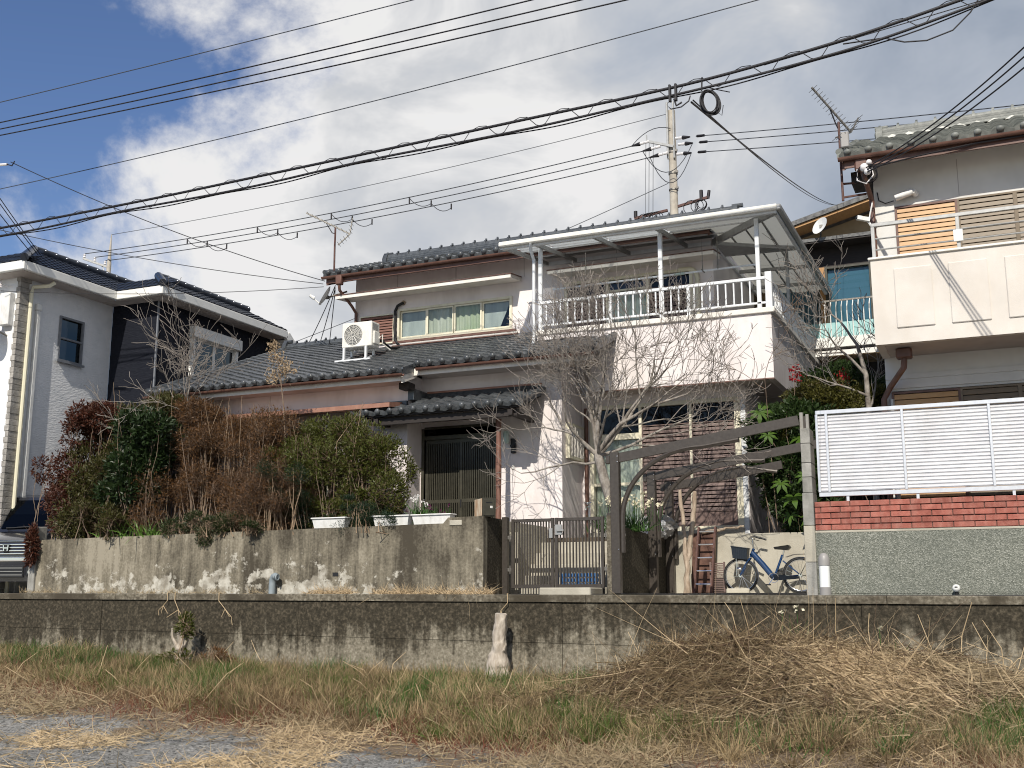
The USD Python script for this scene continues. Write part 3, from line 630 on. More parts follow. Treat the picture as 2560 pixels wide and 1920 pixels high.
def verge(roof, x, ye, ze, yr, zr, n, m='tile_edge', face=-1):
    """tiles that close the gable edge, one per row"""
    for i in range(n):
        a, b = i / n, (i + 1.06) / n; p = lambda t, up: (ye + (yr - ye) * t, ze + (zr - ze) * t + up)
        g = G(); q = [p(a, .075), p(b, .05), p(b, -.06), p(a, -.045)]; g.prism(q, 'x', x - .03, x + .03); g.cyl((x, q[0][0] - .01, q[0][1] - .01), (x, q[1][0], q[1][1] - .01), .05, 8); part(roof, 'verge_tile', g, m)
verge(ur, -14.02, 20.94, 8.87, 23.6, 9.85, 12); verge(ur, -4.96, 20.94, 8.87, 23.6, 9.85, 12)
part(mh, 'eave_soffit', G().prism([(20.99, 8.72), (YU, 8.90), (YU, 8.86), (20.99, 8.68)], 'x', -13.95, -5.0), 'soffit')
part(mh, 'barge_board', G().prism([(20.98, 8.62), (23.6, 9.60), (23.6, 9.78), (20.98, 8.78)], 'x', -13.98, -13.93), 'brown_trim')
part(mh, 'barge_board', G().prism([(20.98, 8.62), (23.6, 9.60), (23.6, 9.78), (20.98, 8.78)], 'x', -5.04, -5.0), 'brown_trim')
def gutter(x0, x1, y, z, m='brown_trim', r=.055):
    ang = np.linspace(np.pi, 2 * np.pi, 7); o = [(y + r * math.cos(a), z + r * math.sin(a)) for a in ang]; i = [(y + (r - .012) * math.cos(a), z + (r - .012) * math.sin(a)) for a in ang[::-1]]
    g = G().prism(o + i, 'x', x0, x1); return g
part(mh, 'gutter', gutter(-14.05, -4.95, 20.90, 8.80), 'brown_trim', smooth=40)
part(mh, 'fascia', G().box(-13.98, -5.0, 20.965, 20.99, 8.66, 8.82), 'brown_trim')
part(mh, 'downpipe', G().bbox(-13.66, -13.50, 20.84, 20.97, 8.57, 8.80, .02).tube([(-13.58, 20.90, 8.58), (-13.58, 20.92, 8.45), (-13.54, 21.40, 8.18), (-13.52, YU - .05, 8.05), (-13.52, YU - .05, 7.25)], .035, 8), 'brown_trim', smooth=40)

XF = None
# lower roof, one plane over the left wing and the entry
LEAVE = lambda y: 6.04 + .40 * (y - 19.25)
g = deck(G(), -17.5, -10.98, 19.25, 6.04, 24.4, LEAVE(24.4)); g = deck(g, -10.98, -7.02, 19.72, LEAVE(19.72), 22.4, LEAVE(22.4)); g = deck(g, -17.5, -13.58, 29.5, 6.04, 24.4, LEAVE(24.4))
lr = part(mh, 'lower_roof', g, 'dark_wood')
tiled(lr, -17.52, -10.96, 19.25, 6.04, 24.4, LEAVE(24.4), cut=lambda p: p[0] < -14.25 or p[1] < 22.25)
tiled(lr, -10.96, -7.02, 19.72, LEAVE(19.72), 22.4, LEAVE(22.4), cut=lambda p: p[0] < -8.95 or p[1] < 21.75)
ridge(lr, -17.45, -14.1, 24.4, LEAVE(24.4) + .01, end='left')
verge(lr, -17.52, 19.24, 6.05, 24.4, LEAVE(24.4), 22)
part(lr, 'step_flashing', G().prism([(19.28, 5.96), (19.72, 6.10), (19.72, 6.28), (19.28, 6.12)], 'x', -10.99, -10.95), 'tile_edge')
verge(lr, -7.03, 19.72, LEAVE(19.72), 21.7, LEAVE(21.7), 8)
part(mh, 'gutter', gutter(-17.55, -10.90, 19.20, 5.97), 'brown_trim', smooth=40)
part(mh, 'gutter', gutter(-10.86, -7.0, 19.67, 6.16), 'brown_trim', smooth=40)
part(mh, 'fascia', G().box(-17.45, -11.0, 19.275, 19.30, 5.84, 6.0), 'cream_board')
part(mh, 'fascia', G().box(-10.96, -7.05, 19.745, 19.77, 6.03, 6.19), 'cream_board')
part(mh, 'fascia', G().prism([(19.30, 5.80), (19.9, 6.02), (19.9, 6.20), (19.30, 5.98)], 'x', -11.0, -10.965), 'cream_board')
part(mh, 'eave_soffit', G().box(-17.4, -11.0, 19.30, YL, 5.88, 5.90), 'soffit')
part(mh, 'eave_soffit', G().box(-10.96, -7.1, 19.77, YE, 6.08, 6.10), 'soffit')
part(mh, 'barge_board', G().prism([(19.28, 5.86), (24.4, 7.90), (24.4, 8.06), (19.28, 6.02)], 'x', -17.48, -17.44), 'brown_trim')
part(mh, 'beam_end', G().box(-11.22, -10.99, 19.6, YL, 5.74, 5.87), 'dark_wood')
g = G().prism([(YE, 6.0), (YU, 6.0), (YU, 6.75), (YE, 6.35)], 'x', -8.12, -7.99); part(mh, 'gable_wall', g, 'plaster')
part(mh, 'flashing', G().prism([(22.15, LEAVE(22.15) + .06), (22.392, LEAVE(22.4) + .06), (22.392, 7.39), (22.37, 7.39)], 'x', -14.0, -8.75), 'tile_edge')

# porch roof
PR = (19.30, 5.20, 20.44, 5.63)
pr_ = part(mh, 'porch_roof', deck(G(), -11.95, -8.38, *PR, t=.05), 'dark_wood')
tiled(pr_, -11.9, -8.36, *PR, cut=lambda p: p[0] > -11.2 or p[1] < YL - .03)
g = G(); t = np.linspace(0, 1, 7); g.tube([(-11.9 - .27 * a, 19.32 - .02 * a, 5.19 + .09 * a ** 2.2) for a in t], np.linspace(.075, .028, 7), 8); part(pr_, 'corner_tile', g, 'tile_edge', smooth=True)
part(pr_, 'porch_flashing', G().prism([(20.36, 5.61), (20.447, 5.64), (20.447, 5.76), (20.42, 5.76)], 'x', -11.0, -8.4).box(-11.14, -11.0, 19.84, 20.447, 5.55, 5.78).box(-11.95, -11.14, 19.78, 19.857, 5.38, 5.53), 'tile_edge')
part(pr_, 'porch_cap', G().box(-11.0, -8.4, 20.41, 20.44, 5.76, 5.80), 'hood_brown')
part(pr_, 'porch_beam', G().box(-11.75, -8.5, 19.42, 19.52, 4.99, 5.13), 'dark_wood')
for x in (-11.6, -8.62): part(pr_, 'bracket', G().box(x - .05, x + .05, 19.35, YE - .002 if x > -9 else YL - .002, 5.0, 5.11), 'dark_wood')
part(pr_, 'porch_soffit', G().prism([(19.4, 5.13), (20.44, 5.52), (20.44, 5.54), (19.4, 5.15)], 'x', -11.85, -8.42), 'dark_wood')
verge(pr_, -8.36, 19.3, 5.21, 20.42, 5.63, 5)
verge(pr_, -11.92, 19.3, 5.21, 19.84, 5.40, 2)

# entry: sliding lattice doors, transom, jambs, post
en = part(mh, 'entry_frame', G().box(-11.12, -11.06, YE - .03, YE + .12, 2.66, 5.02).box(-9.385, -9.33, YE - .03, YE + .12, 2.66, 5.02).box(-11.06, -9.385, YE - .02, YE + .12, 4.78, 4.86).box(-11.06, -9.385, YE - .02, YE + .12, 5.0, 5.05), 'olive_metal')
part(en, 'transom_pane', G().box(-11.05, -9.39, YE + .05, YE + .06, 4.86, 5.0), 'dark_pane')
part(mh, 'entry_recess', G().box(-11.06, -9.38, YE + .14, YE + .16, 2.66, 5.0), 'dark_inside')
for k, (a, b, y) in enumerate(((-11.055, -10.20, YE + .04), (-10.24, -9.39, YE))):
    g = G().box(a, a + .06, y, y + .035, 2.70, 4.775).box(b - .06, b, y, y + .035, 2.70, 4.775).box(a, b, y + .002, y + .033, 4.70, 4.775).box(a, b, y + .002, y + .033, 3.46, 3.53).box(a, b, y + .002, y + .033, 2.70, 2.78)
    d = part(mh, 'sliding_door', g, 'olive_metal'); part(d, 'door_pane', G().box(a + .02, b - .02, y + .04, y + .046, 2.72, 4.76), 'dark_pane')
    nb_ = 17
    for i in range(nb_):
        x = a + .085 + i * (b - a - .17) / (nb_ - 1); part(d, 'bar', G().box(x - .011, x + .011, y + .004, y + .03, 2.78, 4.70), 'olive_metal')
    part(d, 'door_pull', G().bbox((b - .05) if k == 0 else (a + .02), (b - .02) if k == 0 else (a + .05), y - .012, y, 3.36, 3.52, .003), 'black')
part(mh, 'entry_step', G().box(-11.3, -9.2, 19.7, YE, 2.66, 2.80), 'pale_wall')
part(mh, 'log_post', G().tube([(-9.04, 19.75, z) for z in np.linspace(2.66, 5.0, 9)], .055 + .006 * np.sin(np.arange(9) * 1.7), 10), 'log_post', smooth=True)
ln = part(mh, 'wall_lantern', G().bbox(-9.06, -8.96, YE - .07, YE - .001, 4.40, 4.70, .01).box(-9.04, -8.98, YE - .15, YE - .06, 4.52, 4.56), 'black')
part(ln, 'lamp_shade', G().lathe([(.0, .30), (.045, .295), (.062, .26), (.062, .10), (.05, .05), (0, .045)], (-9.12, YE - .16, 4.54), 14), 'lantern_green', smooth=40)
part(mh, 'door_camera', G().bbox(-9.06, -9.0, YE - .03, YE - .001, 4.08, 4.18, .008).ball((-9.03, YE - .03, 4.15), .02), 'white_plastic')
part(mh, 'door_switch', G().bbox(-11.15, -11.10, 19.98, 20.08, 3.98, 4.22, .004), 'black')

# left window hood, its dark window and the shutter case below
part(mh, 'window_hood', G().hull([(x, y, z) for x in (-15.6, -11.25) for y, z in ((19.28, 5.42), (19.28, 5.33), (YL, 5.52), (YL, 5.40))]), 'hood_brown')
w = part(mh, 'window', G().wall(-15.2, -13.0, 3.3, 5.15, YL - .02, YL + .07, [(-15.15, -14.12, 3.36, 5.1), (-14.08, -13.05, 3.36, 5.1)]), 'cream_frame')
for a, b in ((-15.15, -14.12), (-14.08, -13.05)): part(w, 'window_pane', G().box(a, b, YL + .03, YL + .036, 3.36, 5.1), 'dark_pane')
part(w, 'blind', G().box(-15.1, -13.1, YL + .12, YL + .13, 3.3, 5.1), 'curtain_grey')

def shutter(name, x0, x1, z0, z1, y, n, sm, fm, fw=.04, back='dark_inside', label=None, shut=.80):
    s = part(mh_target, name, G().wall(x0, x1, z0, z1, y - .02, y + .05, [(x0 + fw, x1 - fw, z0 + fw, z1 - fw)]), fm, label=label)
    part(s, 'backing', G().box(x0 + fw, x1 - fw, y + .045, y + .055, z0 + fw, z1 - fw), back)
    h = (z1 - z0 - 2 * fw) / n
    for i in range(n):
        z = z0 + fw + i * h
        part(s, 'slat', G().hull([(x, yy, zz) for x in (x0 + fw + .002, x1 - fw - .002) for yy, zz in ((y - .014, z + .005), (y - .010, z), (y + .002, z + h * shut), (y + .012, z + h * (shut - .03)))]), sm)
    return s
mh_target = mh
shutter('shutter', -12.95, -12.1, 2.95, 4.3, YL - .05, 16, 'slat_brown', 'brown_trim')
# lower right opening: curtained window, two shutters, transom lights
T = part(mh, 'garden_door_frame', G().box(-7.80, -4.70, YU - .03, YU + .08, 5.36, 5.44).box(-7.80, -7.72, YU - .03, YU + .08, 2.86, 5.36).box(-4.78, -4.66, YU - .04, YU + .08, 2.86, 5.36).box(-7.72, -4.78, YU - .03, YU + .08, 2.84, 2.92).box(-6.74, -6.68, YU - .03, YU + .07, 2.92, 5.36).box(-7.72, -6.74, YU - .03, YU + .07, 4.72, 4.84).box(-5.69, -5.64, YU - .035, YU + .07, 2.92, 5.36), 'cream_frame')
for a, b in ((-7.72, -6.74), (-6.68, -5.69), (-5.64, -4.78)): part(T, 'transom_pane', G().box(a, b, YU + .04, YU + .046, 4.86, 5.36), 'dark_pane')
part(T, 'window_pane', G().box(-7.70, -6.75, YU + .035, YU + .04, 2.94, 4.72), 'pane')
part(T, 'mid_rail', G().box(-7.72, -6.745, YU - .01, YU + .03, 3.78, 3.84), 'cream_frame')
def drape(x0, x1, z0, z1, y, amp=.03, waves=7, hem=0.):
    x = np.linspace(x0, x1, 60); zz = np.linspace(z0, z1, 8); g = G()
    X, Z = np.meshgrid(x, zz, indexing='ij'); Yv = y + amp * np.sin((X - x0) / (x1 - x0) * waves * 2 * np.pi + .6 * Z) * (1.1 - .6 * (Z - z0) / (z1 - z0)) + hem * (X - x0) / (x1 - x0) * 0
    i, j = np.meshgrid(np.arange(59), np.arange(7), indexing='ij'); a = i * 8 + j
    return g.add(np.stack([X, Yv, Z], -1).reshape(-1, 3), np.stack([a, a + 8, a + 9, a + 1], -1).reshape(-1, 4))
part(T, 'curtain', drape(-7.72, -6.75, 2.92, 4.75, YU + .10, .025, 6), 'curtain', smooth=True)
shutter('shutter', -6.68, -5.69, 2.94, 4.98, YU - .005, 25, 'slat_brown', 'slat_brown', .02)
shutter('shutter', -5.64, -4.79, 3.20, 4.98, YU - .005, 22, 'slat_brown', 'slat_brown', .02)
part(T, 'kick_panel', G().box(-5.64, -4.79, YU - .01, YU + .03, 2.92, 3.19), 'slat_brown')
part(mh, 'corner_post', G().box(-4.655, -4.56, YU - .045, YU - .001, 2.70, 5.36), 'white_metal')
# sticks of the entry side lattice, pipe, tap
la = part(mh, 'side_window', G().wall(20.66, 21.54, 4.28, 5.0, -7.985, -7.90, [(20.72, 21.50, 4.34, 4.95)], axis='x'), 'cream_frame')
part(la, 'window_pane', G().box(-7.99, -7.985, 20.72, 21.5, 4.34, 4.95), 'dark_pane')
for i in range(9): y = 20.76 + i * .088; part(la, 'lattice_bar', G().box(-7.92, -7.895, y - .012, y + .012, 4.34, 4.95), 'cream_board')
part(mh, 'downpipe', G().tube([(-7.86, YU - .07, 2.66), (-7.86, YU - .07, 5.4)], .04, 8), 'brown_trim', smooth=True)
single('garden_tap', G().tube([(-7.70, 21.2, 2.66), (-7.70, 21.2, 3.40)], .018, 6).tube([(-7.70, 21.2, 3.32), (-7.70, 21.05, 3.33), (-7.70, 21.02, 3.26)], .016, 6).ball((-7.70, 21.14, 3.40), .035).tube([(-7.77, 21.14, 3.42), (-7.63, 21.14, 3.42)], .012, 5), 'chrome', 'chrome garden tap on a thin standpipe at the corner beside the barred window', 'tap', smooth=True)

XF = UP
# upper left window with sill, hood and slatted shutter case
w = part(mh, 'window', G().wall(-12.42, -9.56, 7.27, 8.03, YU - .04, YU + .08, [(-12.37, -9.61, 7.33, 7.98)]), 'cream_frame')
px = np.linspace(-12.37, -9.61, 5)
for i in range(4):
    a, b = px[i], px[i + 1]; yo = YU - .01 if i in (1, 2) else YU + .02
    s = part(w, 'sash', G().wall(a + (.0 if i % 2 else .012), b - (.012 if i % 2 else 0), 7.335, 7.975, yo, yo + .025, [(a + .04, b - .04, 7.38, 7.94)]), 'cream_frame')
    part(w, 'window_pane', G().box(a + .03, b - .03, yo + .008, yo + .014, 7.37, 7.95), 'pane')
part(w, 'curtain', drape(-12.38, -11.68, 7.27, 8.0, YU + .065, .004, 2), 'curtain_grey', smooth=True, label='plain pale net curtain')
part(w, 'curtain', drape(-11.68, -11.0, 7.27, 8.0, YU + .075, .035, 4), 'curtain', smooth=True, label='white curtain gathered to one side')
part(w, 'curtain', drape(-11.0, -10.3, 7.27, 8.0, YU + .07, .025, 5), 'curtain_green', smooth=True, label='yellow green gathered curtain')
g = G(); g.add([(-10.28, YU + .07, 8.0), (-9.64, YU + .075, 8.0), (-9.72, YU + .07, 7.75), (-9.92, YU + .065, 7.30), (-10.28, YU + .07, 7.28)], [(0, 1, 2), (0, 2, 3), (0, 3, 4)]); part(w, 'curtain', g, 'curtain_grey', label='grey curtain hanging askew')
part(mh, 'window_sill', G().box(-12.5, -9.45, YU - .10, YU - .04, 7.215, 7.27).box(-12.5, -9.40, YU - .13, YU - .002, 7.14, 7.165), 'brown_trim')
part(mh, 'sill_board', G().box(-12.5, -9.42, YU - .09, YU - .002, 7.166, 7.214), 'cream_board')
def hood(x0, x1, z, y0=21.02):
    h = part(mh, 'window_hood', G().hull([(x, y, zz) for x in (x0, x1) for y, zz in ((y0, z), (y0, z + .075), (YU - .002, z + .06), (YU - .002, z + .15))]), 'cream_board')
    part(h, 'hood_cap', G().hull([(x, y, zz) for x in (x0 - .015, x1 + .015) for y, zz in ((y0 - .015, z + .077), (y0 - .015, z + .095), (YU - .004, z + .152), (YU - .004, z + .17))]), 'brown_trim')
hood(-13.75, -9.35, 8.28); hood(-8.5, -4.95, 8.24)
shutter('shutter', -13.42, -12.50, 7.25, 7.95, YU - .03, 10, 'slat_red', 'cream_frame', .03)
# opening onto the balcony
T = part(mh, 'balcony_door_frame', G().wall(-8.34, -5.53, 6.63, 8.18, YU - .03, YU + .07, [(-8.28, -7.40, 6.68, 8.12), (-7.34, -6.52, 6.68, 8.12), (-6.46, -5.60, 6.68, 8.12)]), 'cream_frame')
part(T, 'window_pane', G().box(-7.34, -6.52, YU + .03, YU + .036, 6.68, 8.12), 'pane'); part(T, 'mid_rail', G().box(-7.34, -6.52, YU - .01, YU + .028, 7.86, 7.9), 'cream_frame')
part(T, 'curtain', drape(-7.36, -6.5, 6.66, 7.88, YU + .11, .03, 7), 'curtain', smooth=True)
shutter('shutter', -8.27, -7.41, 6.69, 7.85, YU, 14, 'slat_brown', 'slat_brown', .02); shutter('shutter', -6.45, -5.61, 6.69, 7.85, YU, 14, 'slat_brown', 'slat_brown', .02)
for a, b in ((-8.27, -7.41), (-6.45, -5.61)): part(T, 'transom_pane', G().box(a, b, YU + .03, YU + .035, 7.86, 8.12), 'dark_pane')
part(mh, 'pipe_cover', G().tube([(-5.42, YU - .05, 6.7), (-5.42, YU - .05, 7.95), (-5.44, YU - .05, 8.05), (-5.50, YU - .05, 8.12), (-5.60, YU - .05, 8.15), (-5.8, YU - .05, 8.15)], .05, 10), 'pipe_cream', smooth=True)

XF = BAL
# balcony: parapet, coping, rail
YB, XB = 19.5, -3.59
bl = part(mh, 'balcony', G().box(-7.03, XB, YB, YB + .12, 5.35, 6.53).box(XB - .12, XB, YB + .12, 25.4, 5.35, 6.53).box(-7.03, -6.91, YB + .12, YU - .002, 5.35, 6.53), 'plaster')
part(bl, 'slab', G().box(-6.91, XB - .12, YB + .12, YU - .002, 5.36, 5.46).box(-5.09, XB - .12, YU, 25.4, 5.36, 5.46).box(-4.9, XB - .12, YU - .002, YU, 5.36, 5.46), 'soffit')
part(bl, 'slab_edge', G().box(-7.02, XB + .004, YB - .004, YB + .02, 5.33, 5.352), 'brown_trim')
part(bl, 'coping', G().bbox(-8.12, XB + .07, YB - .05, YB + .16, 6.532, 6.632, .01).bbox(XB - .15, XB + .07, YB + .162, 25.45, 6.532, 6.632, .01), 'cream_board')
part(bl, 'deck', G().box(-8.10, -7.04, YB + .16, YU - .01, 6.46, 6.60), 'cream_board'); part(bl, 'deck_trim', G().box(-8.10, -7.04, YB - .02, YB + .15, 6.44, 6.53), 'plaster')
rl = part(bl, 'railing', G().bbox(-8.08, XB + .02, YB + .03, YB + .09, 7.17, 7.23, .008).bbox(-8.08, XB + .02, YB + .04, YB + .08, 6.72, 6.76, .006).bbox(XB - .07, XB - .01, YB + .1, 25.35, 7.17, 7.23, .008).bbox(XB - .06, XB - .02, YB + .1, 25.35, 6.72, 6.76, .006), 'white_metal')
for x in (-8.06, -6.62, -5.1): part(rl, 'rail_post', G().bbox(x - .03, x + .03, YB + .03, YB + .09, 6.633, 7.169, .005), 'white_metal')
part(rl, 'rail_post', G().bbox(XB - .09, XB + .03, YB + .0, YB + .12, 6.633, 7.30, .008), 'white_metal')
for y in (21.1, 22.9, 24.4): part(rl, 'rail_post', G().bbox(XB - .075, XB - .005, y - .05, y + .05, 6.633, 7.169, .005), 'white_metal')
for i in range(29):
    x = -7.93 + i * .147
    if min(abs(x + 6.62), abs(x + 5.1)) > .05 and x < XB - .12: part(rl, 'baluster', G().box(x - .013, x + .013, YB + .047, YB + .073, 6.761, 7.169), 'white_metal')
for i in range(38):
    y = YB + .25 + i * .148
    if min(abs(y - 21.1), abs(y - 22.9), abs(y - 24.4)) > .07: part(rl, 'baluster', G().box(XB - .053, XB - .027, y - .013, y + .013, 6.761, 7.169), 'white_metal')
# canopy over the balcony
CZ, CI, YC, XC = 8.33, 8.70, 19.22, -3.36
cn = part(mh, 'balcony_canopy', G().bbox(-8.75, XC, YC, YC + .08, CZ - .05, CZ + .05, .01).bbox(XC - .07, XC, YC + .08, 25.8, CZ - .05, CZ + .05, .01).box(-8.85, -5.12, YU - .06, YU - .005, CI - .10, CI - .02).box(-5.098, -5.04, YU, 25.6, CI - .10, CI - .02), 'white_metal')
part(cn, 'gutter', G().bbox(-8.78, XC + .02, YC - .09, YC - .002, CZ - .01, CZ + .09, .02), 'ivory_metal')
part(cn, 'gutter', G().bbox(XC + .002, XC + .09, YC - .09, 25.85, CZ - .03, CZ + .08, .02), 'grey_metal')
part(cn, 'hip_beam', G().beam((-5.07, YU - .03, CI - .05), (XC - .03, YC + .05, CZ + .0), .07, .13), 'grey_metal')
for x in (-8.7, -8.05, -6.85, -5.62): part(cn, 'rafter', G().beam((x, YC + .08, CZ - .0), (x, YU - .06, CI - .06), .05, .08), 'grey_metal')
for y in (21.62, 22.95, 24.3, 25.7): part(cn, 'rafter', G().beam((XC - .07, y, CZ + .0), (-5.04, y, CI - .06), .05, .07), 'grey_metal')
for t in (.33, .66): part(cn, 'purlin', G().beam((-8.75, YC + (YU - YC) * t, CZ + (CI - CZ) * t), (XC - (XC + 5.07) * t - (YU - YC) * 0 - .05, YC + (YU - YC) * t, CZ + (CI - CZ) * t), .035, .03), 'white_metal')
for t in (.25, .5, .75): x = XC + (-5.04 - XC) * t; part(cn, 'purlin', G().beam((x, YC + (YU - YC) * t, CZ + (CI - CZ) * t + .0), (x, 25.75, CZ + (CI - CZ) * t), .035, .03), 'grey_metal')
hip = lambda t: (XC + (-5.07 - XC) * t, YC + (YU - YC) * t, CZ + (CI - CZ) * t + .065)
def sheet3(pts, t=.006):
    p = np.asarray(pts, float); n = len(p); g = G(); v = np.vstack([p, p + [0, 0, t]]); f = [(0, i + 1, i) for i in range(1, n - 1)] + [(n, n + i, n + i + 1) for i in range(1, n - 1)]
    for i in range(n): j = (i + 1) % n; f += [(i, j, n + j), (i, n + j, n + i)]
    return g.add(v, np.array(f))
xe = [-8.75, -8.05, -6.85, -5.62]
for i in range(3): part(cn, 'roof_sheet', sheet3([(xe[i] + .01, YC + .02, CZ + .065), (xe[i + 1] - .01, YC + .02, CZ + .065), (xe[i + 1] - .01, YU - .01, CI + .065), (xe[i] + .01, YU - .01, CI + .065)]), 'clear_sheet')
part(cn, 'roof_sheet', sheet3([(-5.61, YC + .02, CZ + .065), hip(0), hip(1), (-5.61, YU - .01, CI + .065)]), 'frost_sheet')
ye = [YC + .02, 21.62, 22.95, 24.3, 25.75]
part(cn, 'roof_sheet', sheet3([hip(0), (XC, ye[1], CZ + .065), (-5.05, ye[1], CI + .065), hip(1)]), 'frost_sheet')
for i in range(1, 4): part(cn, 'roof_sheet', sheet3([(XC, ye[i] + .01, CZ + .065), (XC, ye[i + 1] - .01, CZ + .065), (-5.05, ye[i + 1] - .01, CI + .065), (-5.05, ye[i] + .01, CI + .065)]), 'frost_sheet')
for x, z0 in ((-8.06, 6.633), (-5.62, 6.633), (-3.80, 6.633)): part(cn, 'canopy_post', G().bbox(x - .038, x + .038, YB + .04, YB + .115, z0, CZ + .0, .006), 'white_metal')
for y in (21.75, 25.2): part(cn, 'canopy_post', G().bbox(XB - .10, XB - .03, y - .035, y + .035, 6.633, CZ + .02, .006), 'grey_metal')
part(cn, 'downpipe', G().tube([(-8.10, YC - .05, CZ - .0), (-8.14, YC + .05, CZ - .12), (-8.17, YB + .0, CZ - .25), (-8.17, YB - .02, 6.30), (-8.20, YB - .05, 6.20)], .032, 8).tube([(-8.35, YB + .2, 6.27), (-8.62, YB + .4, 6.32), (-8.95, YB + .42, 6.26)], .04, 8), 'white_metal', smooth=40)
part(cn, 'downpipe', G().tube([(XC + .04, 25.8, CZ - .02), (XC + .02, 25.75, CZ - .15), (XC - .12, 25.5, CZ - .28), (XC - .14, 25.47, CZ - .4), (XC - .14, 25.47, 5.3)], .04, 8), 'grey_metal', smooth=40)
for x in (-7.75, -5.05): part(cn, 'pole_hanger', G().tube([(x, 20.5, CZ + .1), (x, 20.5, 7.75), (x + .05, 20.45, 7.70), (x, 20.4, 7.76)], .012, 5).tube([(x + .3, 20.5, CZ + .1), (x + .3, 20.5, 7.75)], .01, 5), 'dull_steel')
cp = thing('laundry_pole', 'long pale laundry pole hanging under the balcony canopy', 'pole', (-6.2, 20.45, 7.7)); part(cp, 'pole_tube', G().cyl((-8.15, 20.45, 7.72), (-3.95, 20.45, 7.74), .02, 8), 'white_metal', smooth=40); part(cp, 'pole_sleeve', G().cyl((-5.6, 20.45, 7.731), (-5.4, 20.45, 7.732), .026, 8), 'lantern_green', smooth=40)
XF = None
flush_tiles(300, mh)
# ------------------------------------------------------------------ left house
lh = thing('left_house', 'white and navy two storey house with dark tile roof and white gutters', 'house', (-22, 18.9, 1.6))
XL, YF, XW, YW = -21.3, 18.9, -19.76, 21.95
part(lh, 'front_wall', G().box(-28, XL - .001, YF, YF + .15, 1.5, 9.2), 'siding_white')
part(lh, 'side_wall', G().wall(YF + .151, YW - .001, 1.5, 9.2, XL - .15, XL, [(20.2, 20.92, 7.38, 8.44)], axis='x'), 'siding_white')
part(lh, 'wing_front_wall', G().box(XL + .001, XW - .001, YW, YW + .15, 1.5, 9.25), 'siding_navy')
part(lh, 'wing_side_wall', G().wall(YW + .151, 29.2, 1.5, 9.3, XW - .15, XW, [(23.3, 25.1, 6.9, 8.62)], axis='x'), 'siding_navy')
part(lh, 'wing_corner_trim', G().box(XW - .03, XW + .012, YW - .012, YW + .03, 1.5, 9.2), 'sash_grey')
# quoin strip of small stones at the corner
R_Q = np.random.default_rng(5)
for i in range(54):
    z = 1.62 + i * .14; d = R_Q.uniform(.02, .035)
    part(lh, 'corner_stone', G().bbox(XL - .08 - (.03 if i % 2 else 0), XL + d, YF - d, YF + .24 + (.06 if i % 2 else .0), z, z + .132, .006), 'quoin')
# eaves: white gutter fascia and soffit
E0 = 9.12
part(lh, 'soffit', G().box(-28.3, -20.82, 18.52, YF - .001, 9.14, 9.16).box(XL + .001, -20.82, YF - .001, 21.5, 9.14, 9.16).box(XL, -19.32, 21.54, YW - .001, 9.14, 9.16).box(XW + .001, -19.32, YW - .001, 26.9, 9.14, 9.16), 'soffit')
part(lh, 'gutter', G().bbox(-28.3, -20.72, 18.42, 18.52, E0 + .03, E0 + .25, .015).bbox(-20.82, -20.72, 18.522, 21.44, E0 + .03, E0 + .25, .015).bbox(-20.82, -19.22, 21.442, 21.54, E0 + .03, E0 + .25, .015).bbox(-19.32, -19.22, 21.542, 26.9, E0 + .03, E0 + .25, .015), 'gutter_white')
part(lh, 'gutter', G().beam((-19.27, 26.9, E0 + .13), (-19.27, 28.4, E0 - 1.0), .1, .25), 'gutter_white')
part(lh, 'soffit', G().hull([(x, y, z + o) for x in (XW + .002, -19.3) for y, z in ((26.9, 9.1), (28.4, 7.98)) for o in (0, .02)]), 'gutter_white')
ZR = E0 + .25
def hip_slope(a, b, c, d): return G().hull([a, b, c, d] + [tuple(np.array(q) - [0, 0, .06]) for q in (a, b, c, d)])
T1 = 2.5; zr1 = ZR + .5 * T1
r1 = part(lh, 'main_roof', hip_slope((-20.76, 18.46, ZR), (-28.3, 18.46, ZR), (-28.3, 18.46 + T1, zr1), (-20.76 - T1, 18.46 + T1, zr1)), 'tile_navy')
part(r1, 'east_slope', hip_slope((-20.76, 18.46, ZR), (-20.76, 29, ZR), (-20.76 - T1, 29, zr1), (-20.76 - T1, 18.46 + T1, zr1)), 'tile_navy')
T2 = 1.5; zr2 = ZR + .5 * T2
r2 = part(lh, 'wing_roof', hip_slope((-19.26, 21.48, ZR), (-23, 21.48, ZR), (-23, 21.48 + T2, zr2), (-19.26 - T2, 21.48 + T2, zr2)), 'tile_navy')
part(r2, 'east_slope', hip_slope((-19.26, 21.48, ZR), (-19.26, 26.9, ZR), (-19.26 - T2, 26.9, zr2), (-19.26 - T2, 21.48 + T2, zr2)), 'tile_navy')
part(r2, 'rear_slope', hip_slope((-19.26, 26.9, ZR), (-19.26, 28.4, ZR - 1.1), (-19.26 - T2, 28.4, zr2 - 1.1), (-19.26 - T2, 26.9, zr2)), 'tile_navy')
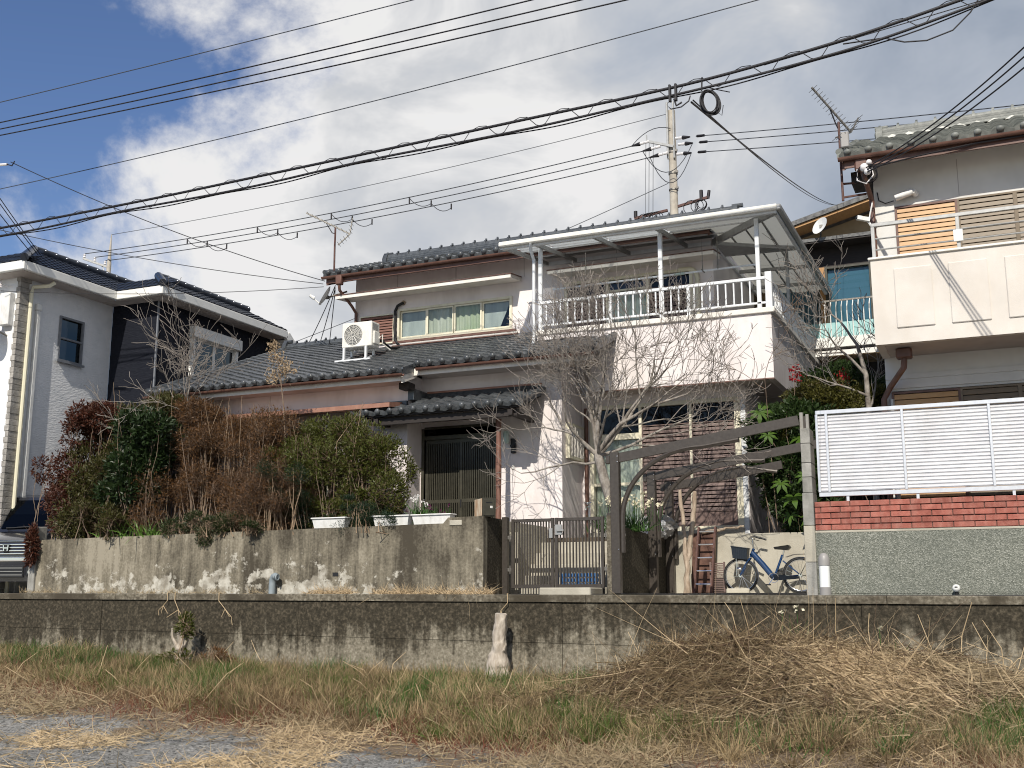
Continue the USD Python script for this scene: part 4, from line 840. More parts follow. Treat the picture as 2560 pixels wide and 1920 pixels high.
def flat_tiles(P, U, W, nu, nw, wdt, keep=lambda i, j: True):
    """rows of small interlocking tiles on a slope, joined: too small to tell apart singly"""
    g = G(); P, U, W = map(lambda q: np.asarray(q, float), (P, U, W)); N = np.cross(U, W); N /= np.linalg.norm(N); N *= np.sign(N[2])
    for j in range(nw):
        for i in range(nu):
            if not keep(i / nu, j / nw): continue
            a = P + U * (i + .5 * (j % 2)) / nu + W * j / nw; u, w = U / nu, W / nw * 1.1
            q = [a + N * .035, a + u * .5 + N * .055, a + u * .97 + N * .035, a + u * .97 + w + N * .005, a + u * .5 + w + N * .02, a + w + N * .005, a - N * .01, a + u * .97 - N * .01]
            g.add(q, [(0, 1, 4, 5), (1, 2, 3, 4), (6, 7, 2, 0), (0, 2, 1, 0)])
    return g
part(r1, 'small_tiles', flat_tiles((-20.76, 18.46, ZR), (0, 10.5, 0), (-T1, 0, .5 * T1), 44, 11, 0, lambda u, w: u * 10.5 > w * T1), 'tile_navy', kind='stuff')
part(r1, 'small_tiles', flat_tiles((-28.3, 18.46, ZR), (7.54, 0, 0), (0, T1, .5 * T1), 30, 11, 0, lambda u, w: (1 - u) * 7.54 > w * T1), 'tile_navy', kind='stuff')
part(r2, 'small_tiles', flat_tiles((-19.26, 21.48, ZR), (0, 5.42, 0), (-T2, 0, .5 * T2), 23, 7, 0, lambda u, w: u * 5.42 > w * T2), 'tile_navy', kind='stuff')
part(r2, 'small_tiles', flat_tiles((-22.5, 21.48, ZR), (3.24, 0, 0), (0, T2, .5 * T2), 14, 7, 0, lambda u, w: (1 - u) * 3.24 > w * T2), 'tile_navy', kind='stuff')
def ridge_run(roof, p0, p1, n):
    p0, p1 = np.asarray(p0, float), np.asarray(p1, float)
    for i in range(n):
        a, b = p0 + (p1 - p0) * i / n, p0 + (p1 - p0) * (i + 1.04) / n; g = G().tube([a, b], [.095, .115], 10)
        part(roof, 'ridge_tile', g, 'tile_navy', smooth=40)
        part(roof, 'ridge_stud', G().ball(b + [0.0, -.02, .0] + np.array([.10, -.06, .03]), .032), 'chrome', smooth=True)
ridge_run(r1, (-20.70, 18.40, ZR + .06), (-20.76 - T1, 18.46 + T1, zr1 + .08), 6); ridge_run(r1, (-20.76 - T1, 18.46 + T1, zr1 + .08), (-20.76 - T1, 27, zr1 + .08), 16)
ridge_run(r2, (-19.20, 21.42, ZR + .06), (-19.26 - T2, 21.48 + T2, zr2 + .08), 5); ridge_run(r2, (-19.26 - T2, 21.48 + T2, zr2 + .08), (-19.26 - T2, 26.9, zr2 + .08), 11)
w = part(lh, 'window', G().wall(20.16, 20.96, 7.34, 8.48, XL - .06, XL + .045, [(20.21, 20.91, 7.39, 7.90), (20.21, 20.91, 7.945, 8.43)], axis='x'), 'sash_grey')
part(w, 'window_pane', G().box(XL - .02, XL - .014, 20.2, 20.92, 7.38, 8.44), 'dark_pane'); part(w, 'window_sill', G().box(XL + .046, XL + .10, 20.1, 21.0, 7.30, 7.35), 'sash_grey')
w = part(lh, 'window', G().wall(23.22, 25.18, 6.82, 8.70, XW - .05, XW + .09, [(23.34, 25.06, 6.9, 8.42)], axis='x'), 'gutter_white')
part(w, 'shutter_box', G().bbox(XW + .001, XW + .20, 23.18, 25.22, 8.44, 8.74, .01), 'gutter_white')
for a, b in ((23.34, 24.2), (24.2, 25.06)):
    part(w, 'sash', G().wall(a, b, 6.9, 8.42, XW - .01, XW + .03, [(a + .05, b - .05, 6.95, 8.37)], axis='x'), 'gutter_white'); part(w, 'window_pane', G().box(XW, XW + .006, a + .04, b - .04, 6.94, 8.38), 'dark_pane')
part(lh, 'downpipe', G().tube([(-20.85, 19.5, 9.1), (-20.9, 19.4, 9.0), (XL + .07, 19.22, 8.96), (XL + .07, 19.18, 8.8), (XL + .07, 19.18, 1.6)], .05, 8), 'pipe_cream', smooth=40)
part(lh, 'pipe_box', G().bbox(XL + .001, XL + .09, 19.38, 19.50, 1.6, 8.42, .02), 'white_plastic')
part(lh, 'pipe_cap', G().bbox(XL + .001, XL + .11, 19.36, 19.52, 8.422, 8.60, .025), 'white_plastic')
part(lh, 'wall_box', G().bbox(-21.78, -21.45, YF - .16, YF - .001, 7.95, 8.75, .015), 'white_plastic')
part(lh, 'insulator', G().lathe([(.02, 0), (.05, .02), (.02, .05), (.05, .07), (.02, .10), (.05, .12), (.015, .16), (0, .17)], (-21.72, YF - .22, 8.86), 10).cyl((-21.72, YF - .22, 8.95), (-21.72, YF, 8.95), .012, 5), 'porcelain', smooth=40)
def dish(name, label, c, nrm, R, arm_to, mats=('white_plastic', 'dull_steel'), feed=True):
    c, nrm = np.asarray(c, float), np.asarray(nrm, float) / np.linalg.norm(nrm); t = thing(name, label, 'satellite dish', c)
    a = np.cross(nrm, (0, 0, 1)); a /= np.linalg.norm(a); b = np.cross(a, nrm); M = np.stack([a, b, nrm], 1)
    g = G().lathe([(0, -.16 * R), (.35 * R, -.14 * R), (.7 * R, -.07 * R), (R, .06 * R), (R + .006, .06 * R), (.7 * R, -.09 * R), (.35 * R, -.16 * R), (0, -.18 * R)], (0, 0, 0), 22)
    v, f = g.arrays(); part(t, 'reflector', (v @ M.T + c, f), mats[0], smooth=40)
    if feed:
        tip = c + nrm * R * 1.2 - b * R * .7; part(t, 'feed_arm', G().cyl(c - b * R * .9 - nrm * .03, tip, .016, 6), mats[0]); part(t, 'feed_horn', G().cyl(tip, tip - nrm * .12, .035, 8, .05), mats[0], smooth=40)
    part(t, 'mount', G().tube([c - nrm * .18 * R, c - nrm * .18 * R - np.array([0, 0, .02]), np.asarray(arm_to, float)], .022, 6).bbox(*sum(([q - .04, q + .04] for q in c - nrm * .2 * R), [])), mats[1]); return t
dish('satellite_dish', 'grey satellite dish on the white front of the left house above the car', (-21.70, YF - .42, 7.85), (-.75, -.95, .35), .30, (-21.62, YF, 7.72), ('grey_metal', 'dull_steel'))

# ------------------------------------------------------------------ right house
rh = thing('right_house', 'grey white house with tan louvre shutters, grey tiled roof and panelled balcony', 'house', (1, 19, 1.6))
RY, RB, RX = 19.0, 17.9, -1.68
part(rh, 'upper_wall', G().wall(RX, 6, 5.6, 8.95, RY, RY + .15, [(-1.36, 2.6, 6.5, 8.0)]).box(RX, RX + .15, RY + .151, 27, 1.6, 9.2), 'wall_grey')
part(rh, 'lower_wall', G().wall(RX, 6, 1.6, 5.598, RY + .01, RY + .15, [(-1.60, 2.6, 2.7, 4.86)]), 'wall_grey')
part(rh, 'gable_wall', G().prism([(RY + .2, 9.0), (21.6, 10.2), (24, 9.0)], 'x', RX + .01, RX + .14), 'wall_grey')
part(rh, 'wall_joint', G().box(-.345, -.335, RY - .003, RY + .01, 8.06, 8.7), 'groove')
part(rh, 'wall_band', G().box(RX, 6, RY - .03, RY + .009, 5.05, 5.13).box(RX, 6, RY - .015, RY + .009, 4.90, 5.049), 'wall_grey')
bl = part(rh, 'balcony', G().box(-1.70, 5.8, RB, RB + .12, 5.42, 6.80).box(-1.70, -1.58, RB + .12, RY - .001, 5.42, 6.80), 'wall_ivory')
part(bl, 'slab', G().box(-1.58, 5.8, RB + .12, RY - .001, 5.43, 5.53), 'soffit')
part(bl, 'coping', G().bbox(-1.735, 5.8, RB - .035, RB + .15, 6.801, 6.84, .008), 'ivory_metal')
for i in range(7):
    x = -1.36 + i * .80
    part(bl, 'raised_panel', G().bbox(x, x + .56, RB - .022, RB - .001, 5.66, 6.62, .012), 'wall_ivory')
rl = part(bl, 'railing', G().bbox(-1.66, 5.7, RB + .03, RB + .09, 7.36, 7.42, .006).cyl((-1.64, RB + .06, 7.16), (5.7, RB + .06, 7.16), .014, 6).cyl((-1.64, RB + .06, 6.98), (5.7, RB + .06, 6.98), .014, 6), 'grey_metal')
for x in (-1.64, -.38, .95, 2.3): part(rl, 'rail_post', G().bbox(x - .028, x + .028, RB + .03, RB + .09, 6.841, 7.359, .004), 'grey_metal')
part(rl, 'rail_tag', G().bbox(-.45, -.31, RB + .0, RB + .028, 6.95, 7.14, .005), 'white_plastic')
mh_target = rh
for z0, z1, nn, xa, tn in ((6.52, 8.0, 17, -1.36, .98), (2.7, 4.84, 22, -1.60, 1.05)):
    xx = [xa, xa + tn, xa + tn + .87, xa + tn + 1.74]
    shutter('shutter', xx[0], xx[1], z0, z1, RY - .02, nn, 'slat_tan', 'brown_trim', .035, label='tan louvre shutter', shut=.90); shutter('shutter', xx[1], xx[2], z0, z1, RY - .02, nn, 'slat_olive', 'slat_olive', .03, label='olive louvre shutter', shut=.90); shutter('shutter', xx[2], xx[3], z0, z1, RY - .02, nn, 'slat_olive', 'slat_olive', .03, label='olive louvre shutter', shut=.90)
part(rh, 'wall_lamp', G().cyl((-1.33, RY - .12, 8.12), (-1.05, RY - .13, 8.20), .055, 10).cyl((-1.05, RY - .13, 8.2), (-1.0, RY - .05, 8.16), .05, 8), 'white_plastic', smooth=40)
part(rh, 'cable_run', G().tube([(-1.62, RY - .03, 8.3), (-1.60, RY - .03, 8.15), (-1.5, RY - .04, 8.08), (-1.36, RY - .06, 8.10)], .01, 4), 'cable')
part(rh, 'downpipe', G().bbox(-1.90, -1.68, 18.32, 18.46, 8.50, 8.72, .03).tube([(-1.78, 18.40, 8.52), (-1.76, 18.42, 8.40), (-1.71, RY - .08, 8.15), (-1.71, RY - .08, 6.7)], .045, 8), 'brown_trim', smooth=40)
part(rh, 'downpipe', G().bbox(-1.44, -1.20, RB + .35, RB + .55, 5.26, 5.42, .02).tube([(-1.32, RB + .45, 5.27), (-1.34, RB + .47, 5.12), (-1.60, RY - .12, 4.92), (-1.72, RY - .08, 4.72), (-1.72, RY - .08, 1.6)], .05, 8), 'brown_trim', smooth=40)
part(rh, 'downpipe', G().tube([(-1.60, RY - .05, 4.72), (-1.60, RY - .05, 1.6)], .045, 8), 'grey_metal', smooth=40)
part(rh, 'cable_clamp', G().ball((-1.74, 18.30, 8.52), .075).ball((-1.69, 18.27, 8.43), .06).ball((-1.66, 18.3, 8.6), .05).tube([(-1.85, 18.28, 8.5), (-1.86, 18.27, 8.3), (-1.72, 18.26, 8.22), (-1.6, 18.28, 8.36), (-1.62, 18.3, 8.5)], .012, 5), 'porcelain', smooth=40)
part(rh, 'cable_loop', G().torus((-1.66, 18.28, 8.36), .12, .010, 1, 18, 4).torus((-1.70, 18.26, 8.40), .16, .009, 1, 18, 4).tube([(-1.6, 18.3, 8.5), (-.9, 18.3, 8.58), (0, 18.32, 8.66), (2, 18.33, 8.68)], .014, 5), 'cable')
# roof
RE = (18.35, 8.80, 21.5, 10.24)
g = deck(G(), -2.12, 6, *RE); g = deck(g, -2.12, 6, 24.65, 8.80, 21.5, 10.24); rr_ = part(rh, 'roof', g, 'dark_wood')
TG = (tile_shape(), tile_shape(True, ball=.05))
tiled(rr_, -2.14, 2.9, *RE, mid='tile_grey', edge='tile_grey', w=.33, exp=.25, shapes=TG)
ridge(rr_, -1.72, 3.0, 21.5, 10.26, 'tile_grey', 3, 'left', .32)
for i in range(11): x = -1.6 + i * .3; part(rr_, 'ridge_mortar', G().hull([(x + a, 21.5 - .16 + b, 10.22 + c) for a, b, c in ((0, 0, 0), (.24, 0, 0), (.12, 0, .06), (0, .05, 0), (.24, .05, 0), (.12, .05, .07))]), 'mortar_white')
verge(rr_, -2.14, 18.34, 8.81, 21.5, 10.24, 14, 'tile_grey')
flush_tiles(300, rh)
part(rh, 'gutter', gutter(-2.15, 6, 18.30, 8.74), 'brown_trim', smooth=40)
part(rh, 'fascia', G().box(-2.06, 6, 18.37, 18.40, 8.58, 8.76), 'brown_trim')
part(rh, 'eave_soffit', G().prism([(18.40, 8.62), (RY, 8.86), (RY, 8.83), (18.40, 8.59)], 'x', -2.05, 6), 'soffit')
part(rh, 'barge_board', G().prism([(18.4, 8.56), (21.5, 9.98), (21.5, 10.16), (18.4, 8.74)], 'x', -2.10, -2.06), 'brown_trim')
part(rh, 'eave_box', G().box(-2.0, -1.69, 18.7, 19.2, 8.42, 8.62), 'dark_wood')

# ------------------------------------------------------------------ tan house behind
th = thing('tan_house', 'tan house with orange eaves and blue windows behind the bare sapling', 'house', (-3, 27, 3))
part(th, 'upper_wall', G().prism([(-6, 9.9), (-6, 10.0), (-2.0, 11.02), (1, 11.7), (1, 9.9)], 'y', 27.6, 27.8), 'wall_tan')
part(th, 'lower_wall', G().wall(-6.5, 1, 4.0, 9.9, 27.2, 27.4, [(-5.0, -3.85, 7.6, 9.45), (-3.60, -2.62, 7.6, 9.45)]), 'wall_tan')
part(th, 'roof', G().prism([(-6.0, 10.16), (1, 11.93), (1, 12.05), (-6.0, 10.28)], 'y', 26.9, 33), 'shingle_dark')
part(th, 'roof_soffit', G().prism([(-6.0, 10.09), (1, 11.86), (1, 11.92), (-6.0, 10.15)], 'y', 26.95, 27.6), 'soffit_orange')
part(th, 'lower_roof', G().hull([(x, y, z) for x in (-6.3, 1) for y, z in ((26.6, 10.02), (26.6, 10.10), (27.6, 10.25), (27.6, 10.15))]), 'shingle_dark')
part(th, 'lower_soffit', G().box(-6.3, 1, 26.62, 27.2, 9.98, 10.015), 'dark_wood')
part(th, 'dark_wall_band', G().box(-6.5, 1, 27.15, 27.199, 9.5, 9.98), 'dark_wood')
for a, b in ((-5.0, -3.85), (-3.60, -2.62)):
    w = part(th, 'window', G().wall(a - .06, b + .06, 7.55, 9.5, 27.13, 27.22, [(a, b, 7.6, 9.45)]), 'olive_metal'); part(w, 'window_pane', G().box(a, b, 27.24, 27.25, 7.6, 9.45), 'blue_pane'); part(w, 'curtain', G().box(a, b, 27.35, 27.36, 7.6, 9.45), 'curtain_grey')
part(th, 'window_post', G().box(-3.84, -3.62, 27.14, 27.198, 7.5, 9.5), 'soffit_orange')
tb = part(th, 'balcony', G().box(-6.2, .5, 26.2, 27.1, 7.28, 7.36).bbox(-6.2, .5, 26.14, 26.198, 7.26, 7.50, .006).box(-6.2, .5, 26.2, 26.24, 7.08, 7.20), 'gutter_white')
part(tb, 'balcony_panel', G().box(-6.1, .4, 26.27, 26.29, 7.52, 7.88), 'teal_board')
part(tb, 'hand_rail', G().box(-6.1, .4, 26.15, 26.19, 8.36, 8.40), 'dull_steel')
for i in range(30):
    x = -5.2 + i * .125; part(tb, 'picket', G().tube([(x, 26.17, 7.5), (x, 26.17, 8.12), (x + .01, 26.12, 8.22), (x + .02, 26.13, 8.30), (x + .02, 26.17, 8.36)], .013, 5), 'gutter_white')
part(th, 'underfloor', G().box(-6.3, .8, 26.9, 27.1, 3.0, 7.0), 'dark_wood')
dish('satellite_dish', 'white satellite dish on the lower roof of the tan house', (-3.62, 26.5, 10.36), (-.55, -.75, .35), .22, (-3.66, 26.75, 10.12), ('white_plastic', 'dull_steel'), feed=False)
sc = thing('security_camera', 'white security camera with antenna on the corner of the right house', 'camera', (-1.75, 18.0, 7.5)); part(sc, 'camera_body', G().beam((-1.86, 17.90, 7.54), (-1.68, 17.98, 7.50), .065, .065), 'white_plastic'); part(sc, 'camera_arm', G().tube([(-1.70, 17.98, 7.48), (-1.66, 17.99, 7.40), (-1.64, 17.97, 7.42)], .02, 6), 'white_plastic'); part(sc, 'camera_antenna', G().cyl((-1.68, 17.97, 7.53), (-1.62, 17.98, 7.78), .012, 6), 'white_plastic'); part(sc, 'lens', G().cyl((-1.875, 17.893, 7.543), (-1.858, 17.901, 7.539), .024, 10), 'black')

# ------------------------------------------------------------------ parked car
CX, CYf = -20.30, 18.25
car = thing('parked_car', 'black boxy small car parked nose out beside the left house', 'car', (CX, CYf, 1.72))
_ca, _sa = math.cos(math.radians(17)), math.sin(math.radians(17))
def _turn_car(v):
    d = (v - [CX, CYf, 1.65]) * [.95, .9, 1.07]
    return np.stack([CX + d[:, 0] * _ca - d[:, 1] * _sa, CYf + d[:, 0] * _sa + d[:, 1] * _ca, 1.72 + d[:, 2]], 1)
_turn[car] = _turn_car
hw = .86
S = lambda pts: [(CYf + y, 1.65 + z) for y, z in pts]
def loft(secs, g=None):
    """stack of (half width, y, z) rounded sections -> closed shell"""
    g = g or G(); return g
body = G()
lower = Polygon(S([(0.10, .17), (.02, .30), (0, .75), (.06, .98), (.30, 1.16), (.95, 1.26), (4.0, 1.30), (4.05, .5), (3.95, .17)]))
m = trimesh.creation.extrude_polygon(lower, 2 * hw, engine='earcut'); v = np.array(m.vertices); v = np.stack([v[:, 2] - hw, v[:, 0], v[:, 1]], 1)
k = np.clip(1 - (v[:, 1] - CYf) / .5, 0, 1); v[:, 0] *= 1 - .06 * k ** 2; v[:, 0] += CX
body.add(v, m.faces)
body.hull([(CX + s * w_, CYf + y, 1.65 + z) for s in (-1, 1) for w_, y, z in ((hw, .95, 1.24), (hw - .02, 1.0, 1.28), (hw - .13, 1.42, 2.0), (hw - .17, 1.62, 2.07), (hw - .12, 3.9, 2.05), (hw, 4.0, 1.3))])
part(car, 'body', body, 'car_paint', smooth=35)
def quad3(pts, t): 
    p = np.asarray(pts, float); nrm = np.cross(p[1] - p[0], p[2] - p[0]); nrm /= np.linalg.norm(nrm); return G().hull(np.vstack([p + nrm * t, p - nrm * t]))
P = lambda x, y, z: (CX + x, CYf + y, 1.65 + z)
part(car, 'windscreen', quad3([P(-.74, .965, 1.30), P(.74, .965, 1.30), P(.66, 1.37, 1.93), P(-.66, 1.37, 1.93)], .012), 'dark_pane')
part(car, 'side_window', G().hull([P(hw + a, y, z) for a, y, z in ((-.005, 1.25, 1.36), (.006, 1.25, 1.36), (-.10, 1.58, 1.93), (-.09, 1.58, 1.93), (-.005, 2.4, 1.36), (.006, 2.4, 1.36), (-.1, 2.4, 1.93), (-.09, 2.4, 1.93))]), 'dark_pane')
part(car, 'wiper', G().cyl(P(-.6, .945, 1.31), P(.05, .955, 1.34), .012, 5).cyl(P(.0, .945, 1.31), P(.6, .955, 1.34), .012, 5), 'black')
part(car, 'hood_edge', G().bbox(CX - .66, CX + .66, CYf + .02, CYf + .06, 1.65 + .985, 1.65 + 1.0, .004), 'chrome')
gr = part(car, 'grille', G().bbox(CX - .52, CX + .52, CYf - .012, CYf + .05, 1.65 + .70, 1.65 + .97, .02), 'car_trim')
for i in range(4): z = 1.65 + .735 + i * .062; part(gr, 'grille_bar', G().bbox(CX - .50 + .01 * (3 - i), CX + .50 - .01 * (3 - i), CYf - .035, CYf - .010, z - .014, z + .014, .006), 'chrome')
part(gr, 'badge', G().hull([P(a, b, c) for a, c in ((-.085, .92), (.085, .92), (.07, .77), (-.07, .77)) for b in (-.05, -.036)]), 'car_trim')
part(gr, 'badge_mark', G().hull([P(a, b, c) for a, c in ((-.072, .905), (-.044, .905), (-.030, .785), (-.056, .785)) for b in (-.060, -.051)]).hull([P(a, b, c) for a, c in ((.072, .905), (.044, .905), (.030, .785), (.056, .785)) for b in (-.060, -.051)]).hull([P(a, b, c) for a, c in ((-.04, .862), (.04, .862), (.036, .835), (-.036, .835)) for b in (-.060, -.051)]), 'chrome')
for s in (-1, 1):
    h = part(car, 'headlight', G().hull([P(s * a, y, z) for a, y, z in ((.54, -.005, .98), (.54, -.005, .74), (.80, .10, .72), (.82, .16, .98), (.56, .05, 1.0), (.83, .24, .9))]), 'headlight', smooth=30)
    part(h, 'lamp_reflector', G().ball(P(s * .64, .0, .86), .06), 'chrome', smooth=True)
    part(car, 'fog_light', G().cyl(P(s * .62, -.012, .36), P(s * .62, .05, .36), .055, 12), 'headlight')
    part(car, 'fog_bezel', G().bbox(min(CX + s * .5, CX + s * .76), max(CX + s * .5, CX + s * .76), CYf + .0, CYf + .04, 1.65 + .27, 1.65 + .46, .02), 'car_trim')
    part(car, 'mirror', G().bbox(min(CX + s * .86, CX + s * 1.04), max(CX + s * .86, CX + s * 1.04), CYf + 1.0, CYf + 1.12, 1.65 + 1.34, 1.65 + 1.56, .03), 'car_paint')
    for y in (.62, 3.3):
        wh = part(car, 'wheel', G().lathe([(0, -.09), (.20, -.09), (.30, -.07), (.32, 0), (.30, .07), (.2, .09), (0, .09)], P(s * .74, y, .32), 20, axis=0), 'rubber', smooth=40); part(wh, 'rim', G().lathe([(0, .095), (.18, .10), (.19, .05)], P(s * .74, y, .32), 14, axis=0), 'chrome', smooth=30)
part(car, 'bumper_trim', G().bbox(CX - .74, CX + .74, CYf - .03, CYf + .05, 1.65 + .58, 1.65 + .67, .02), 'chrome')
bg = part(car, 'bumper_grille', G().bbox(CX - .46, CX + .46, CYf - .004, CYf + .05, 1.65 + .24, 1.65 + .50, .02), 'car_trim')
for i in range(3): z = 1.65 + .30 + i * .07; part(bg, 'grille_bar', G().box(CX - .43, CX + .43, CYf - .018, CYf - .005, z - .010, z + .010), 'dark_grille')
part(car, 'steering_wheel', G().torus(P(.36, 1.35, 1.32), .17, .018, 1, 20, 6), 'black', smooth=True)
def NEAR(v): return EYE + (np.asarray(v, float) - EYE) * 1.02
XF = NEAR
# ------------------------------------------------------------------ air conditioner on the lower roof
ac = thing('air_conditioner', 'white outdoor air conditioner unit on a stand on the lower roof', 'air conditioner', (-12.9, 20.7, 6.6))
AX, AY, AZ = -13.24, 20.55, 6.98
part(ac, 'casing', G().bbox(AX, AX + .76, AY, AY + .34, AZ, AZ + .56, .015), 'ivory_metal')
part(ac, 'fan_opening', G().lathe([(.0, 0), (.235, 0)], (AX + .29, AY - .004, AZ + .28), 28, axis=1), 'dark_grille')
g = G()
for rr in np.linspace(.05, .225, 6): g.torus((AX + .29, AY - .012, AZ + .28), rr, .0045, 1, 28, 4)
for k in range(12): a = k * np.pi / 6; g.cyl((AX + .29 + .03 * math.cos(a), AY - .012, AZ + .28 + .03 * math.sin(a)), (AX + .29 + .235 * math.cos(a), AY - .012, AZ + .28 + .235 * math.sin(a)), .0045, 4)
part(ac, 'fan_guard', g, 'ivory_metal')
part(ac, 'side_cover', G().bbox(AX + .762, AX + .80, AY + .06, AY + .30, AZ + .06, AZ + .34, .012), 'ivory_metal')
for i in range(6): part(ac, 'side_slot', G().box(AX + .758, AX + .7625, AY + .05, AY + .28, AZ + .38 + i * .025, AZ + .39 + i * .025), 'dark_grille')
for dx in (.04, .60):
    part(ac, 'stand_leg', G().bbox(AX + dx, AX + dx + .05, AY - .02, AY + .03, AZ - .30, AZ - .002, .004).bbox(AX + dx, AX + dx + .05, AY + .3, AY + .35, AZ - .14, AZ - .002, .004).beam((AX + dx + .025, AY - .05, AZ - .29), (AX + dx + .025, AY + .38, AZ - .13), .05, .03), 'white_metal')
part(ac, 'stand_foot', G().bbox(AX - .12, AX + .78, AY - .09, AY - .04, AZ - .33, AZ - .29, .005), 'white_metal')
XF = UP
part(ac, 'pipe_wrap', G().tube([(AX + .8, AY + .2, AZ + .16), (AX + .92, AY + .2, AZ + .12), (AX + 1.0, AY + .4, AZ + .0), (-12.28, YU - .12, 7.1), (-12.44, YU - .07, 7.3), (-12.47, YU - .07, 7.6), (-12.46, YU - .07, 7.98), (-12.40, YU - .07, 8.10), (-12.30, YU - .06, 8.15), (-12.26, YU - .0, 8.16)], .034, 8), 'rubber', smooth=True)
XF = NEAR
part(ac, 'pipe_wrap', G().tube([(AX + .8, AY + .26, AZ + .2), (AX + .86, AY + .3, AZ + .30), (AX + .84, AY + .34, AZ + .1), (AX + .95, AY + .5, AZ - .02)], .016, 6), 'ivory_metal', smooth=True)
XF = UP
part(ac, 'wall_plug', G().lathe([(0, -.03), (.055, -.02), (.055, .03)], (-12.28, YU - .012, 8.17), 12, axis=1), 'old_wood')
# antennas
def antenna(name, label, base, top, boom0, boom1, n, el, reflect, mast_m='rust_arm'):
    t = thing(name, label, 'antenna', base); b0, b1 = np.asarray(boom0, float), np.asarray(boom1, float)
    part(t, 'mast', G().cyl(base, top, .022, 8), mast_m); part(t, 'boom', G().beam(b0, b1, .028, .028), 'dull_steel')
    d = (b1 - b0) / np.linalg.norm(b1 - b0); s = np.cross(d, (0, 0, 1)); s /= np.linalg.norm(s); u = np.cross(s, d)
    for i in range(n):
        c = b0 + (b1 - b0) * (i + .5) / n; part(t, 'element', G().cyl(c - s * el, c + s * el, .0055, 4), 'dull_steel')
    for sg in (-1, 1):
        g = G(); e = b1 + u * sg * reflect - d * reflect * .35; g.beam(b1, e, .03, .02)
        for k in range(4): q = b1 + (e - b1) * (k + .7) / 4; g.cyl(q - s * el * 1.1, q + s * el * 1.1, .006, 4)
        part(t, 'reflector', g, 'dull_steel')
    part(t, 'feed_cable', G().tube([b0 + (b1 - b0) * .45, b0 + (b1 - b0) * .6 - [0, 0, .18], np.asarray(top) - [0, 0, .15]], .012, 5), 'cable'); return t
antenna('tv_antenna', 'rusty rooftop television antenna at the left gable of the pink house', (-13.93, 21.2, 8.9), (-13.93, 21.2, 10.08), (-14.62, 21.0, 10.48), (-13.62, 21.35, 9.93), 9, .16, .36)
XF = None
t = antenna('tv_antenna', 'long rusty television antenna with mesh reflector at the corner of the right house', (-2.14, 18.6, 8.1), (-2.14, 18.6, 9.52), (-2.52, 18.35, 10.12), (-1.96, 18.75, 9.36), 14, .15, .30)
part(t, 'amplifier_box', G().bbox(-2.12, -1.98, 18.52, 18.60, 9.02, 9.30, .015), 'grey_plastic')
part(t, 'wall_bracket', G().beam((-2.14, 18.6, 8.16), (-1.78, 18.8, 8.24), .03, .03).beam((-2.14, 18.6, 8.4), (-1.9, 18.75, 8.44), .03, .03), 'rust_arm')
XF = UP
dish('satellite_dish', 'white satellite dish under the left eave of the pink house', (-14.02, 21.0, 8.38), (-.8, -.55, .55), .25, (-13.62, 21.3, 8.52))

XF = None
# ------------------------------------------------------------------ gate
GTY = 18.1
gt = thing('garden_gate', 'double leaf brown metal gate of upright bars between the concrete walls', 'gate', (-7.2, GTY, 1.6))
part(gt, 'gate_post', G().bbox(-8.20, -8.10, GTY - .04, GTY + .06, 1.55, 2.94, .006), 'bronze'); part(gt, 'gate_post', G().bbox(-6.245, -6.135, GTY - .04, GTY + .06, 1.55, 2.95, .006), 'bronze')
for k, (a, b) in enumerate(((-8.03, -7.225), (-7.205, -6.31))):
    lf_ = part(gt, 'gate_leaf', G().bbox(a, a + .055, GTY - .02, GTY + .03, 1.70, 2.90, .004).bbox(b - .055, b, GTY - .02, GTY + .03, 1.70, 2.90, .004).bbox(a + .055, b - .055, GTY - .018, GTY + .028, 2.84, 2.895, .004).bbox(a + .055, b - .055, GTY - .018, GTY + .028, 1.70, 1.765, .004), 'bronze')
    for i in range(13): x = a + .095 + i * (b - a - .19) / 12; part(lf_, 'bar', G().bbox(x - .011, x + .011, GTY - .008, GTY + .018, 1.765, 2.84, .003), 'bronze')
    for z in (2.02, 2.58): hx = (a - .03) if k == 0 else (b + .03); part(lf_, 'hinge', G().box(hx - .04, hx + .04, GTY - .01, GTY + .02, z - .03, z + .03).cyl((hx, GTY, z - .07), (hx, GTY, z + .07), .014, 6), 'dull_steel')
part(gt, 'latch', G().bbox(-7.30, -7.235, GTY - .05, GTY - .021, 2.55, 2.72, .005), 'grey_metal'); part(gt, 'latch', G().bbox(-7.19, -7.06, GTY - .05, GTY - .021, 2.60, 2.78, .006).bbox(-7.15, -7.02, GTY - .08, GTY - .051, 2.66, 2.70, .005), 'grey_metal')
single('step_slab', G().bbox(-7.20, -6.30, 17.35, 17.95, 1.56, 1.70, .015), 'pale_wall', 'pale concrete step slab lying in front of the right gate leaf', 'step')
st = thing('garden_stairs', 'concrete steps climbing behind the bars of the brown gate', 'stairs', (-7.2, 18.6, 1.6))
for i in range(5): part(st, 'side_wall', G().box(-8.27, -8.105, 18.56, 19.9, 1.55, 2.70), 'pale_wall') if i == 0 else None
for i in range(5): part(st, 'stair_tread', G().bbox(-8.1, -6.05, 18.55 + i * .27, 18.55 + (i + 1) * .27 - .002, 1.55, 1.72 + i * .21, .008), 'pale_wall')
hr = thing('stair_handrail', 'bent metal handrail beside the steps behind the gate', 'handrail', (-6.4, 18.5, 1.6)); part(hr, 'rail_tube', G().tube([(-6.47, 18.45, 1.6), (-6.47, 18.45, 2.52), (-6.45, 18.47, 2.57), (-6.40, 18.5, 2.58), (-6.10, 18.9, 2.62)], .022, 8), 'dull_steel', smooth=True); part(hr, 'rail_sleeve', G().cyl((-6.47, 18.45, 1.7), (-6.47, 18.45, 2.2), .03, 8), 'white_plastic')
